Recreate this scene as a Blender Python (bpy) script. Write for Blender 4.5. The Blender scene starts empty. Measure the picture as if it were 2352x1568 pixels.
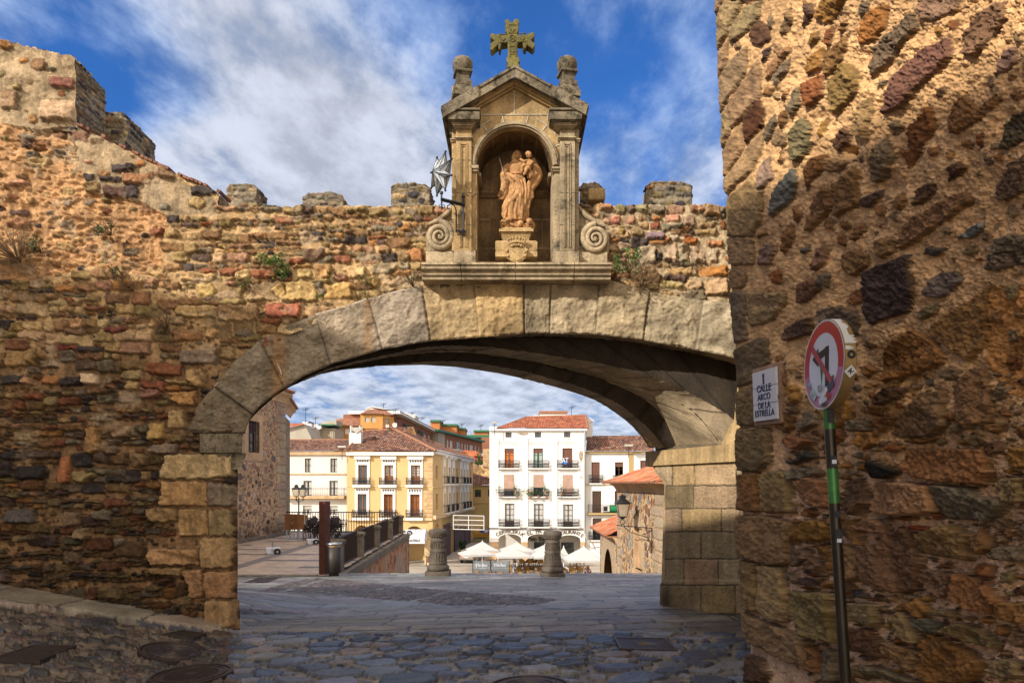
import bpy,bmesh,math,random
import numpy as np
from mathutils import Vector,Matrix,Euler
R=math.radians
rnd=random.Random(11)
scn=bpy.context.scene
COL=scn.collection
# ---- view constants: pixel (px,py) of the 2352-wide photograph at depth Y -> metres
F=1568.0; CX=1176.0; HY=1110.0; EYE=1.7
def P(px,py,Y):return((px-CX)/F*Y,Y,EYE+(HY-py)/F*Y)
def crop(x0,y0,s):                       # crop pixels of an enlarged view -> 2352-wide pixels
    return lambda x,y:((x0+x/s)/1.643,(y0+y/s)/1.643)
K1=crop(1550,50,2.614); K2=crop(1550,500,2.614); K3=crop(880,1350,2.851)
K4=crop(1250,1500,3.137); K5=crop(1800,1500,2.851); K6=crop(880,1850,2.851)
KA=crop(1600,1900,2.6133); KH=crop(2150,1500,1.845)
c2=crop(1900,1000,1.742); c3=crop(2650,0,1.568); c5=crop(2900,900,1.568)
cC=crop(2700,1800,2.0206); cB=crop(2700,1100,1.743); c8=crop(800,900,2.613)
c7=crop(2100,550,2.412); cL=crop(0,1000,1.206); cT=crop(0,100,1.568); c1=crop(1000,1200,2.352)

# ---------------------------------------------------------------- tagging
def tag(o,label=None,cat=None,group=None,kind=None):
    if label:o['label']=label
    if cat:o['category']=cat
    if group:o['group']=group
    if kind:o['kind']=kind
    return o
def empty(name,loc=(0,0,0),rz=0,label=None,cat=None,group=None):
    o=bpy.data.objects.new(name,None); COL.objects.link(o)
    o.location=loc; o.rotation_euler=(0,0,rz); o.empty_display_size=.2
    return tag(o,label,cat,group)
def copy_tree(o,parent=None):
    c=o.copy(); COL.objects.link(c); c.parent=parent
    for ch in list(o.children):copy_tree(ch,c)
    return c

# ---------------------------------------------------------------- mesh builder
class MB:
    def __init__(s):s.v=[]; s.f=[]; s.m=[]; s.M=None
    def _add(s,vs,fs,m=0):
        n=len(s.v)
        if s.M is not None:vs=[tuple(s.M@Vector(v))for v in vs]
        s.v+=[tuple(v)for v in vs]; s.f+=[tuple(n+i for i in f)for f in fs]; s.m+=[m]*len(fs); return s
    def quad(s,a,b,c,d,m=0):return s._add([a,b,c,d],[(0,1,2,3)],m)
    def box(s,x0,x1,y0,y1,z0,z1,m=0,bev=0):
        if x0>x1:x0,x1=x1,x0
        if y0>y1:y0,y1=y1,y0
        if z0>z1:z0,z1=z1,z0
        if bev:
            b=min(bev,(x1-x0)*.3,(y1-y0)*.3,(z1-z0)*.3)
            bm=bmesh.new(); bmesh.ops.create_cube(bm,size=1)
            for v in bm.verts:v.co=((x0+x1)/2+v.co.x*(x1-x0),(y0+y1)/2+v.co.y*(y1-y0),(z0+z1)/2+v.co.z*(z1-z0))
            bmesh.ops.bevel(bm,geom=list(bm.edges),offset=b,segments=2,affect='EDGES',profile=.6)
            bm.verts.index_update()
            s._add([v.co[:]for v in bm.verts],[[v.index for v in f.verts]for f in bm.faces],m); bm.free(); return s
        vs=[(x,y,z)for z in(z0,z1)for y in(y0,y1)for x in(x0,x1)]
        return s._add(vs,[(0,2,3,1),(4,5,7,6),(0,1,5,4),(2,6,7,3),(0,4,6,2),(1,3,7,5)],m)
    def prism(s,pts,d,m=0):               # polygon pts (3D) extruded by vector d
        n=len(pts); d=Vector(d); a=[Vector(p)for p in pts]; b=[p+d for p in a]
        nrm=Vector((0,0,0))
        for i in range(n):nrm+=a[i].cross(a[(i+1)%n])
        if nrm.dot(d)>0:a.reverse(); b.reverse()
        s._add(a+b,[tuple(range(n)),tuple(range(2*n-1,n-1,-1))]+[(i,n+i,n+(i+1)%n,(i+1)%n)for i in range(n)],m); return s
    def tube(s,pts,r,n=8,m=0,caps=True):
        pts=[Vector(p)for p in pts]; k=len(pts)
        rr=r if hasattr(r,'__len__')else[r]*k
        vs=[]; ref=None
        for i,p in enumerate(pts):
            t=(pts[min(i+1,k-1)]-pts[max(i-1,0)]).normalized()
            if ref is None:ref=t.orthogonal().normalized()
            u=(ref-t*ref.dot(t))
            u=u.normalized()if u.length>1e-5 else t.orthogonal().normalized()
            ref=u; w=t.cross(u)
            for j in range(n):
                a=2*math.pi*j/n+math.pi/n
                vs.append(p+(u*math.cos(a)+w*math.sin(a))*rr[i])
        fs=[(i*n+j,i*n+(j+1)%n,(i+1)*n+(j+1)%n,(i+1)*n+j)for i in range(k-1)for j in range(n)]
        if caps:fs+=[tuple(range(n-1,-1,-1)),tuple(range((k-1)*n,k*n))]
        return s._add(vs,fs,m)
    def lathe(s,prof,c=(0,0,0),n=16,m=0,caps=True,sq=False,rot=0):   # prof [(r,z)]
        vs=[]; k=len(prof)
        for r,z in prof:
            for j in range(n):
                a=2*math.pi*(j+.5)/n+rot
                q=1/math.cos(math.pi/n)if sq else 1
                vs.append((c[0]+r*q*math.cos(a),c[1]+r*q*math.sin(a),c[2]+z))
        fs=[(i*n+j,i*n+(j+1)%n,(i+1)*n+(j+1)%n,(i+1)*n+j)for i in range(k-1)for j in range(n)]
        if caps:fs+=[tuple(range(n-1,-1,-1)),tuple(range((k-1)*n,k*n))]
        return s._add(vs,fs,m)
    def ell(s,c,r,m=0,nu=14,nv=9,rot=None):
        vs=[];
        M=rot.to_matrix()if rot is not None else None
        for i in range(nv+1):
            t=math.pi*i/nv
            for j in range(nu):
                a=2*math.pi*j/nu
                v=Vector((r[0]*math.sin(t)*math.cos(a),r[1]*math.sin(t)*math.sin(a),-r[2]*math.cos(t)))
                if M:v=M@v
                vs.append(Vector(c)+v)
        fs=[(i*nu+j,i*nu+(j+1)%nu,(i+1)*nu+(j+1)%nu,(i+1)*nu+j)for i in range(nv)for j in range(nu)]
        return s._add(vs,fs,m)
    def build(s,name,mats,parent=None,smooth=False,loc=None):
        me=bpy.data.meshes.new(name); me.from_pydata(s.v,[],s.f)
        if not isinstance(mats,(list,tuple)):mats=[mats]
        for m in mats:me.materials.append(m)
        if len(mats)>1:me.polygons.foreach_set('material_index',s.m)
        if smooth:me.polygons.foreach_set('use_smooth',[True]*len(me.polygons)); 
        me.validate(); me.update()
        o=bpy.data.objects.new(name,me); COL.objects.link(o)
        if parent is not None:
            o.parent=parent
            if s.M is None and not getattr(s,'local',False):
                o.matrix_parent_inverse=Matrix.LocRotScale(parent.location,parent.rotation_euler,parent.scale).inverted()
        if loc is not None:o.location=loc
        return o
def MBL():                                   # builder whose coordinates are local to the parent
    m=MB(); m.local=True; return m
def autosmooth(o,ang=40):
    me=o.data
    me.polygons.foreach_set('use_smooth',[True]*len(me.polygons))
    bm=bmesh.new(); bm.from_mesh(me)
    for e in bm.edges:
        if len(e.link_faces)==2 and e.calc_face_angle(0)>R(ang):e.smooth=False
        elif len(e.link_faces)!=2:e.smooth=False
    bm.to_mesh(me); bm.free()
    return o

# ---------------------------------------------------------------- numpy noise
def _h(ix,iy,seed):
    h=(ix.astype(np.int64)*374761393+iy.astype(np.int64)*668265263+seed*974634777)&0x7fffffff
    h=((h^(h>>13))*1274126177)&0x7fffffff
    return((h^(h>>16))&0xffffff)/float(0xffffff)
def vnoise(x,y,seed=0):
    x=np.asarray(x,float); y=np.asarray(y,float)
    ix=np.floor(x); iy=np.floor(y); fx=x-ix; fy=y-iy
    fx=fx*fx*(3-2*fx); fy=fy*fy*(3-2*fy)
    a=_h(ix,iy,seed); b=_h(ix+1,iy,seed); c=_h(ix,iy+1,seed); d=_h(ix+1,iy+1,seed)
    return(a*(1-fx)+b*fx)*(1-fy)+(c*(1-fx)+d*fx)*fy
def fbm(x,y,seed=0,o=4):
    r=0; a=.5; t=0
    for k in range(o):
        r=r+a*vnoise(x*2**k,y*2**k,seed+k*17); t+=a; a*=.5
    return r/t*2-1
def sstep(a,b,x):
    t=np.clip((x-a)/(b-a),0,1); return t*t*(3-2*t)

# ---------------------------------------------------------------- stone raster
class Stones:
    """a wall or paving laid out stone by stone on a regular raster (u,v)"""
    def __init__(s,u0,u1,v0,v1,res,warp=3.0,wscale=18.0,seed=1):
        s.u=np.arange(u0,u1+res,res); s.v=np.arange(v0,v1+res,res)
        s.U,s.V=np.meshgrid(s.u,s.v); s.res=res; s.u0=u0; s.v0=v0; s.marg=warp*1.6; s.rim=.45
        s.WU=s.U+warp*fbm(s.U/wscale,s.V/wscale,seed,4)*1.3
        s.WV=s.V+warp*fbm(s.U/wscale+31,s.V/wscale+17,seed+5,4)*1.3
        sh=s.U.shape
        s.d1=np.full(sh,1e9); s.d2=np.full(sh,1e9); s.id=np.full(sh,-1,int); s.cols=[]; s.hs=[]
    def _win(s,x0,x1,y0,y1,m):
        i0=max(0,int((y0-m-s.v0)/s.res)); i1=min(len(s.v),int((y1+m-s.v0)/s.res)+2)
        j0=max(0,int((x0-m-s.u0)/s.res)); j1=min(len(s.u),int((x1+m-s.u0)/s.res)+2)
        if i0>=i1 or j0>=j1:return None
        return slice(i0,i1),slice(j0,j1)
    def _put(s,w,d,col,h,force=False):
        k=len(s.cols); s.cols.append(col); s.hs.append(h)
        a=s.d1[w]; b=s.d2[w]; c=s.id[w]
        if force:
            ins=d<0
            a2=np.where(ins,d,np.where(c==-1,np.minimum(a,d),np.where(-d<-a,a,a)))
            nb=np.where(ins,1e9,np.minimum(b,d))
            s.id[w]=np.where(ins,k,np.where((d<a)&(c==-1),k,c)); s.d1[w]=a2; s.d2[w]=nb
        else:
            cl=d<a
            s.d2[w]=np.where(cl,a,np.minimum(b,d)); s.d1[w]=np.where(cl,d,a); s.id[w]=np.where(cl,k,c)
    def blob(s,cx,cy,a,b,ang,col,h=1,p=3.2,ext=None):
        r=max(a,b)*1.15
        w=s._win(cx-r,cx+r,cy-r,cy+r,s.marg+min(a,b)*.6)
        if w is None:return
        x=s.WU[w]-cx; y=s.WV[w]-cy; ca,sa=math.cos(ang),math.sin(ang)
        X=np.abs(x*ca+y*sa)/a; Y=np.abs(-x*sa+y*ca)/b
        s._put(w,((X**p+Y**p)**(1/p)-1)*min(a,b),col,h)
    def poly(s,pts,col,h=1,force=False,rnd_=2.0):
        xs=[p[0]for p in pts]; ys=[p[1]for p in pts]
        w=s._win(min(xs),max(xs),min(ys),max(ys),s.marg+6*s.res)
        if w is None:return
        X=s.WU[w]; Y=s.WV[w]; n=len(pts)
        dd=np.full(X.shape,1e9); inside=np.zeros(X.shape,bool)
        for i in range(n):
            x0,y0=pts[i]; x1,y1=pts[(i+1)%n]
            ex,ey=x1-x0,y1-y0; L=ex*ex+ey*ey+1e-9
            t=np.clip(((X-x0)*ex+(Y-y0)*ey)/L,0,1)
            dd=np.minimum(dd,np.hypot(X-x0-t*ex,Y-y0-t*ey))
            if y0!=y1:
                c=((y0>Y)!=(y1>Y))&(X<(x1-x0)*(Y-y0)/(y1-y0)+x0); inside^=c
        d=np.where(inside,-dd,dd)+0
        s._put(w,d,col,h,force)
    def flag(s,cx,cy,r,asp,col,h=1,ang=0):
        n=rnd.choice((4,5,5,6,6,7)); a0=rnd.uniform(0,6.28); ca,sa=math.cos(ang),math.sin(ang); q=[]
        for i in range(n):
            a=a0+6.283*(i+rnd.uniform(-.22,.22))/n; k=r*rnd.uniform(.85,1.18); x,y=k*asp*math.cos(a),k*math.sin(a); q.append((cx+x*ca-y*sa,cy+x*sa+y*ca))
        s.poly(q,col,h)
    def rect(s,x0,y0,x1,y1,col,h=1,force=False,j=0.02):
        w,hh=x1-x0,y1-y0; q=lambda:rnd.uniform(-j,j)
        s.poly([(x0+q()*w,y0+q()*hh),((x0+x1)/2,y0+q()*hh),(x1+q()*w,y0+q()*hh),(x1+q()*w,(y0+y1)/2),(x1+q()*w,y1+q()*hh),(x0+q()*w,y1+q()*hh),(x0+q()*w,(y0+y1)/2)],col,h,force)
    def dist(s,cx,cy):
        i=int((cy-s.v0)/s.res); j=int((cx-s.u0)/s.res)
        if 0<=i<len(s.v)and 0<=j<len(s.u):return s.d1[i,j]
        return-1
    def chunk(s,cx,cy,a,b,col,h,p,skew=0):
        """one roughly four sided broken stone, half sizes a x b"""
        if rnd.random()<.2:s.blob(cx,cy,a,b,rnd.uniform(-.12,.12)+skew,col,h,p); return
        q=[]; j=min(a,b)
        for sx,sy in((-1,-1),(0,-1),(1,-1),(1,0),(1,1),(0,1),(-1,1),(-1,0)):
            if sx and sy:
                k=rnd.uniform(.0,.42); e=rnd.uniform(0,.5)
                if rnd.random()<.35:q+=[(sx*(a-k*j)if(sx*sy<0)else sx*a,sy*b if(sx*sy<0)else sy*(b-e*j)),(sx*a if(sx*sy<0)else sx*(a-k*j),sy*(b-e*j)if(sx*sy<0)else sy*b)]
                else:q.append((sx*(a-k*j*.4),sy*(b-e*j*.35)))
            elif rnd.random()<.5:q.append((sx*a+rnd.uniform(-.1,.16)*j*(1 if sx else 3),sy*b+rnd.uniform(-.1,.16)*j*(1 if sy else 2)))
        t=rnd.uniform(-.09,.09)+skew; ca,sa=math.cos(t),math.sin(t)
        s.poly([(cx+x*ca-y*sa,cy+x*sa+y*ca)for x,y in q],col,h)
    def courses(s,x0,x1,y0,y1,hmin,hmax,wf,pal,inside=None,tight=1.0,split=.25,hr=(.5,1.2),p=3.4,skew=0,gap=0):
        y=y0
        while y<y1:
            h=rnd.uniform(hmin,hmax); x=x0-rnd.uniform(0,40*s.res); ph=rnd.uniform(0,9)
            while x<x1:
                w=h*rnd.uniform(*wf); cx=x+w/2; cy=y+h/2+h*(.35*math.sin(x/(h*5)+ph)+rnd.uniform(-.15,.15))
                if(inside is None or inside(cx,cy))and s.dist(cx,cy)>gap*h:
                    if rnd.random()<split:
                        k=rnd.uniform(.35,.65); w2=w*rnd.uniform(.4,.6)
                        for(X_,Y_,A_,B_)in((cx,cy-h/2+h*k/2,w/2,h*k/2),(x+w2/2,cy-h/2+h*(1+k)/2,w2/2,h*(1-k)/2),(x+(w+w2)/2,cy-h/2+h*(1+k)/2,(w-w2)/2,h*(1-k)/2)):
                            s.chunk(X_,Y_,A_*tight,B_*tight,pal(X_,Y_),rnd.uniform(*hr),p,skew)
                    else:s.chunk(cx,cy,w/2*tight,h/2*tight*rnd.uniform(.85,1.12),pal(cx,cy),rnd.uniform(*hr),p,skew)
                x+=w
            y+=h
    def darts(s,n,x0,x1,y0,y1,rmin,rmax,pal,asp=(1,1.9),ang=0,inside=None,k=.85,hr=(.4,1),fl=False):
        for i in range(n):
            r=rnd.uniform(rmin,rmax)*(1-.5*i/n); cx=rnd.uniform(x0,x1); cy=rnd.uniform(y0,y1)
            if inside and not inside(cx,cy):continue
            if s.dist(cx,cy)>r*k:
                if fl:s.flag(cx,cy,r,rnd.uniform(*asp),pal(cx,cy),rnd.uniform(*hr),ang+rnd.uniform(-.3,.3)); continue
                s.blob(cx,cy,r*rnd.uniform(*asp),r,ang+rnd.uniform(-.3,.3),pal(cx,cy),rnd.uniform(*hr),rnd.uniform(2.2,3.6))
    def finish(s,mortar,joint,bev):
        """-> edge distance, colour (h,w,3), height factor 0..1"""
        e=np.minimum(-s.d1,(s.d2-s.d1)/2)
        m=sstep(joint*.3,joint*.3+bev,e)
        nn=len(s.cols)+1; rg=np.random.RandomState(nn); ii=np.where(s.id<0,nn-1,s.id).ravel(); ct=np.maximum(np.bincount(ii,minlength=nn),1)
        dx=s.U-(np.bincount(ii,s.U.ravel(),nn)/ct)[s.id]; dy=s.V-(np.bincount(ii,s.V.ravel(),nn)/ct)[s.id]; g=rg.normal(0,.3,(4,nn))
        f=np.maximum(g[0][s.id]*dx+g[1][s.id]*dy,g[2][s.id]*dx+g[3][s.id]*dy); s.facet=f*m
        cols=np.array(s.cols+[(0,0,0)],float); hs=np.array(s.hs+[0.],float)
        C=cols[s.id]; H=hs[s.id]*m
        base=np.array(mortar,float)if not callable(mortar)else mortar(s.U,s.V)
        k=sstep(joint*.15,joint*.15+bev*.35,e)[...,None]
        rim=(1-s.rim*np.exp(-((e-joint*.3)/(bev*.45))**2))[...,None]  # crevice shade painted in: colour darkened in a rim round each stone
        return e,(base*(1-k)+C*k)*rim,H,m
def grid_mesh(name,X,Y,Z,colr,mat,parent=None,keep=None,extra=None,flip=False):
    h,w=X.shape
    co=np.stack([X,Y,Z],-1).reshape(-1,3).astype(np.float32)
    idx=np.arange(h*w).reshape(h,w)
    a=idx[:-1,:-1]; b=idx[:-1,1:]; c=idx[1:,1:]; d=idx[1:,:-1]
    q=np.stack([a,b,c,d]if not flip else[a,d,c,b],-1).reshape(-1,4)
    if keep is not None:
        kf=(keep[:-1,:-1]&keep[:-1,1:]&keep[1:,1:]&keep[1:,:-1]).reshape(-1); q=q[kf]
        used=np.zeros(h*w,bool); used[q.reshape(-1)]=True
        rm=np.cumsum(used)-1; q=rm[q]; co=co[used]; colr=colr.reshape(-1,3)[used]
    me=bpy.data.meshes.new(name)
    me.vertices.add(len(co)); me.vertices.foreach_set('co',co.reshape(-1))
    me.loops.add(len(q)*4); me.loops.foreach_set('vertex_index',q.reshape(-1).astype(np.int32))
    me.polygons.add(len(q)); me.polygons.foreach_set('loop_start',(np.arange(len(q))*4).astype(np.int32))
    me.polygons.foreach_set('use_smooth',np.ones(len(q),bool))
    at=me.color_attributes.new('Col','FLOAT_COLOR','POINT')
    cc=np.ones((len(co),4),np.float32); cc[:,:3]=np.clip(colr.reshape(-1,3),0,1)
    at.data.foreach_set('color',cc.reshape(-1))
    me.materials.append(mat); me.update(calc_edges=True); me.validate()
    o=bpy.data.objects.new(name,me); COL.objects.link(o)
    if parent is not None:
        o.parent=parent; o.matrix_parent_inverse=Matrix.Translation(parent.location).inverted()
    return o
def inpoly(pts,X,Y):
    r=np.zeros(np.shape(X),bool); n=len(pts)
    for i in range(n):
        x0,y0=pts[i]; x1,y1=pts[(i+1)%n]
        if y0!=y1:r^=((y0>Y)!=(y1>Y))&(X<(x1-x0)*(Y-y0)/(y1-y0)+x0)
    return r

# ---------------------------------------------------------------- materials
def newmat(name):
    m=bpy.data.materials.new(name); m.use_nodes=True; nt=m.node_tree; nt.nodes.clear()
    o=nt.nodes.new('ShaderNodeOutputMaterial'); b=nt.nodes.new('ShaderNodeBsdfPrincipled')
    nt.links.new(b.outputs[0],o.inputs[0]); return m,nt,b
def N(nt,t,**k):
    n=nt.nodes.new('ShaderNode'+t)
    for a,v in k.items():
        if a in n.inputs:n.inputs[a].default_value=v
        else:setattr(n,a,v)
    return n
def lin(h):
    c=[int(h[i:i+2],16)/255 for i in(0,2,4)]
    return tuple(x/12.92 if x<.04045 else((x+.055)/1.055)**2.4 for x in c)
def stone_mat(name,col=None,speck=.35,sscale=90,blot=.35,bscale=3,bump=.35,bdist=.006,rough=.9,vcol=False,lichen=None,lscale=6,lamt=.5,streak=0,bs2=25):
    m,nt,b=newmat(name); L=nt.links.new
    tc=N(nt,'TexCoord')
    if vcol:
        a=N(nt,'VertexColor',layer_name='Col'); base=a.outputs[0]
    else:
        a=N(nt,'RGB'); a.outputs[0].default_value=(*col,1); base=a.outputs[0]
    g=N(nt,'NewGeometry')if False else tc
    n1=N(nt,'TexNoise',Scale=sscale,Detail=3.,Roughness=.7); L(tc.outputs['Object'],n1.inputs[0])
    n2=N(nt,'TexNoise',Scale=bscale,Detail=5.,Roughness=.6); L(tc.outputs['Object'],n2.inputs[0])
    n3=N(nt,'TexNoise',Scale=bs2,Detail=4.,Roughness=.65); L(tc.outputs['Object'],n3.inputs[0])
    def mr(src,lo,hi,a=.3,c=.7):
        r=N(nt,'MapRange'); r.inputs[1].default_value=a; r.inputs[2].default_value=c
        r.inputs[3].default_value=lo; r.inputs[4].default_value=hi; L(src,r.inputs[0]); return r.outputs[0]
    mul=N(nt,'Math',operation='MULTIPLY'); L(mr(n1.outputs[0],1-speck,1+speck),mul.inputs[0]); L(mr(n2.outputs[0],1-blot,1+blot),mul.inputs[1])
    mul2=N(nt,'Math',operation='MULTIPLY'); L(mul.outputs[0],mul2.inputs[0]); L(mr(n3.outputs[0],1-blot*.6,1+blot*.6),mul2.inputs[1])
    vm=N(nt,'VectorMath',operation='SCALE'); L(base,vm.inputs[0]); L(mul2.outputs[0],vm.inputs[3])
    out=vm.outputs[0]
    if lichen:
        n4=N(nt,'TexNoise',Scale=lscale,Detail=8.,Roughness=.75); L(tc.outputs['Object'],n4.inputs[0])
        mx=N(nt,'Mix',data_type='RGBA'); L(mr(n4.outputs[0],0,1,.62-lamt*.22,.72-lamt*.2),mx.inputs[0]); L(out,mx.inputs[6])
        s2=N(nt,'VectorMath',operation='SCALE'); s2.inputs[0].default_value=lichen; L(mul2.outputs[0],s2.inputs[3]); L(s2.outputs[0],mx.inputs[7]); out=mx.outputs[2]
    if streak:
        mp=N(nt,'Mapping'); mp.inputs['Scale'].default_value=(3.5,3.5,.35); L(tc.outputs['Object'],mp.inputs[0])
        n5=N(nt,'TexNoise',Scale=2.2,Detail=5.,Roughness=.6); L(mp.outputs[0],n5.inputs[0])
        v5=N(nt,'VectorMath',operation='SCALE'); L(out,v5.inputs[0]); L(mr(n5.outputs[0],1-streak,1.0,.35,.6),v5.inputs[3]); out=v5.outputs[0]
    L(out,b.inputs['Base Color'])
    b.inputs['Roughness'].default_value=rough; b.inputs['Specular IOR Level'].default_value=.25
    if bump:
        ad=N(nt,'Math',operation='ADD'); L(n1.outputs[0],ad.inputs[0]); L(n3.outputs[0],ad.inputs[1])
        bp=N(nt,'Bump',Strength=bump,Distance=bdist); L(ad.outputs[0],bp.inputs['Height']); L(bp.outputs[0],b.inputs['Normal'])
    return m
def plain(name,col,rough=.6,metal=0,noise=.12,nscale=4,spec=.4,alpha=1,trans=0,emit=None):
    m,nt,b=newmat(name); L=nt.links.new
    if noise:
        tc=N(nt,'TexCoord'); n=N(nt,'TexNoise',Scale=nscale,Detail=5.,Roughness=.65); L(tc.outputs['Object'],n.inputs[0])
        r=N(nt,'MapRange'); r.inputs[1].default_value=.3; r.inputs[2].default_value=.7; r.inputs[3].default_value=1-noise; r.inputs[4].default_value=1+noise*.6
        L(n.outputs[0],r.inputs[0]); v=N(nt,'VectorMath',operation='SCALE'); v.inputs[0].default_value=col; L(r.outputs[0],v.inputs[3]); L(v.outputs[0],b.inputs['Base Color'])
    else:b.inputs['Base Color'].default_value=(*col,1)
    b.inputs['Roughness'].default_value=rough; b.inputs['Metallic'].default_value=metal
    b.inputs['Specular IOR Level'].default_value=spec; b.inputs['Alpha'].default_value=alpha; b.inputs['Transmission Weight'].default_value=trans
    return m
def plaster(name,col,stain=.25,stcol=(.3,.24,.16),amt=.3):
    m,nt,b=newmat(name); L=nt.links.new; tc=N(nt,'TexCoord')
    mp=N(nt,'Mapping'); mp.inputs['Scale'].default_value=(1,1,.35); L(tc.outputs['Object'],mp.inputs[0])
    n=N(nt,'TexNoise',Scale=.9,Detail=8.,Roughness=.68); L(mp.outputs[0],n.inputs[0])
    n2=N(nt,'TexNoise',Scale=.35,Detail=4.,Roughness=.6); L(tc.outputs['Object'],n2.inputs[0])
    r=N(nt,'MapRange'); r.inputs[1].default_value=.52; r.inputs[2].default_value=.8; r.inputs[4].default_value=amt; L(n.outputs[0],r.inputs[0])
    mx=N(nt,'Mix',data_type='RGBA'); mx.inputs[6].default_value=(*col,1); mx.inputs[7].default_value=(*stcol,1); L(r.outputs[0],mx.inputs[0])
    r2=N(nt,'MapRange'); r2.inputs[1].default_value=.3; r2.inputs[2].default_value=.7; r2.inputs[3].default_value=1-stain*.5; r2.inputs[4].default_value=1.04; L(n2.outputs[0],r2.inputs[0])
    v=N(nt,'VectorMath',operation='SCALE'); L(mx.outputs[2],v.inputs[0]); L(r2.outputs[0],v.inputs[3]); L(v.outputs[0],b.inputs['Base Color'])
    b.inputs['Roughness'].default_value=.9; b.inputs['Specular IOR Level'].default_value=.2
    return m
M={}
M['rubble']=stone_mat('rubble',vcol=True,speck=.28,sscale=70,blot=.30,bscale=9,bump=.6,bdist=.008)
M['granite_v']=stone_mat('granite_v',vcol=True,speck=.45,sscale=95,blot=.25,bscale=3,bump=.6,bdist=.006,streak=.2)
M['tower_v']=stone_mat('tower_v',vcol=True,speck=.30,sscale=85,blot=.22,bscale=7,bump=.55,bdist=.006)
M['ground_v']=stone_mat('ground_v',vcol=True,speck=.3,sscale=80,blot=.3,bscale=2.5,bump=.4,bdist=.004,rough=.5)
M['granite']=stone_mat('granite',(.40,.31,.19),speck=.45,sscale=95,blot=.35,bump=.6,streak=.35,lichen=(.10,.085,.05),lscale=5,lamt=.35)
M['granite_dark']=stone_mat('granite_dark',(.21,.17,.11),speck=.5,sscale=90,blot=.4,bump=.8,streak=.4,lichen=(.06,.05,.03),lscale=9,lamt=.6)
M['granite_moss']=stone_mat('granite_moss',(.12,.105,.045),speck=.5,sscale=90,blot=.4,bump=.9,bdist=.01,lichen=(.17,.14,.025),lscale=11,lamt=.6)
M['granite_warm']=stone_mat('granite_warm',(.44,.30,.14),speck=.4,sscale=95,blot=.3,bump=.55,streak=.3)
M['granite_grey']=stone_mat('granite_grey',(.155,.125,.09),speck=.5,sscale=60,blot=.35,bump=.6,bdist=.008)
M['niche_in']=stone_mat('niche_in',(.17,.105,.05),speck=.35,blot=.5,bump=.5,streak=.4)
M['terracotta']=stone_mat('terracotta',(.40,.22,.095),speck=.25,sscale=80,blot=.4,bscale=10,bump=.35,bdist=.004)
M['iron']=plain('iron',(.035,.035,.04),.45,.6,.3,12)
M['iron_brown']=plain('iron_brown',(.045,.028,.02),.5,.4,.3,9)
M['glass_pale']=plain('glass_pale',(.62,.66,.70),.25,0,.3,30,.6)
M['leaf']=plain('leaf',(.07,.15,.02),.6,0,.5,20)
M['leaf_dark']=plain('leaf_dark',(.03,.07,.015),.6,0,.5,20)
M['twig']=plain('twig',(.22,.14,.07),.9,0,.5,20)
# ================================================================ CITY GATE
def jit(c,a=.18):
    k=1+rnd.uniform(-a,a); return tuple(min(1,x*k*(1+rnd.uniform(-.06,.06)))for x in c)
TAN=(.37,.255,.13); BROWN=(.22,.13,.065); GREY=(.18,.15,.11); DARK=(.055,.045,.045); RED=(.23,.095,.05); ORANGE=(.33,.17,.065)
OLIVE=(.23,.17,.08); PINK=(.34,.20,.125); PURP=(.12,.08,.065); BLUE=(.12,.13,.15); GRAN=(.39,.29,.17); WHITE_=(.5,.42,.32)
def pick(ws):
    t=rnd.uniform(0,sum(w for _,w in ws))
    for c,w in ws:
        t-=w
        if t<=0:return jit(c)
    return jit(ws[-1][0])
def pal_up(x,y):return pick([(TAN,3),(BROWN,3.4),(GREY,2.4),(DARK,1.6),(RED,.9),(ORANGE,1.3),(OLIVE,2.2),(PINK,1),(PURP,.8)])
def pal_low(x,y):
    t=min(1,max(0,(y-800)/500))  # darker stones low down, with the fading light painted into their colour
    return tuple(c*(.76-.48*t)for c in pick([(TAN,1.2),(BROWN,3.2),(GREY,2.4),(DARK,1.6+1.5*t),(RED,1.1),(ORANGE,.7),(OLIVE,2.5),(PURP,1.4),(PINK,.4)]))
YW=8.5
top_line=[(-400,20),(-260,45),(0,90),(75,107),(130,125),(175,130),(176.1,287),(200,296),(330,362),(430,410),(503,440),(504.1,473),(520,476),(700,474),(980,472),(1040,478),(1335,470),(1500,468),(1640,472),(1900,472)]
ext_pts=[(437,992),(455,935),(497,889),(545,830),(601,783),(660,750),(727,725),(848,688),(970,657),(1088,641),(1203,639),(1265,639),(1376,640),(1490,673),(1612,691),(1690,700),(1790,722)]
int_pts=[(566,996),(572,975),(583,954),(610,925),(655,893),(705,862),(762,838),(881,804),(990,785),(1100,777),(1206,768),(1260,768),(1365,770),(1475,783),(1589,804),(1677,822),(1790,862)]
JN=[0,2,4,6,7,8,9,10,11,12,13,14,16]       # indices of ring joints
gate=empty('city_gate',(0,YW,0),label='wide oblique stone arch through a battlemented rubble town wall, granite voussoirs',cat='gate')

S=Stones(-260,1765,20,1475,2.4,warp=3.4,wscale=9,seed=3); S.rim=.6
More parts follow.
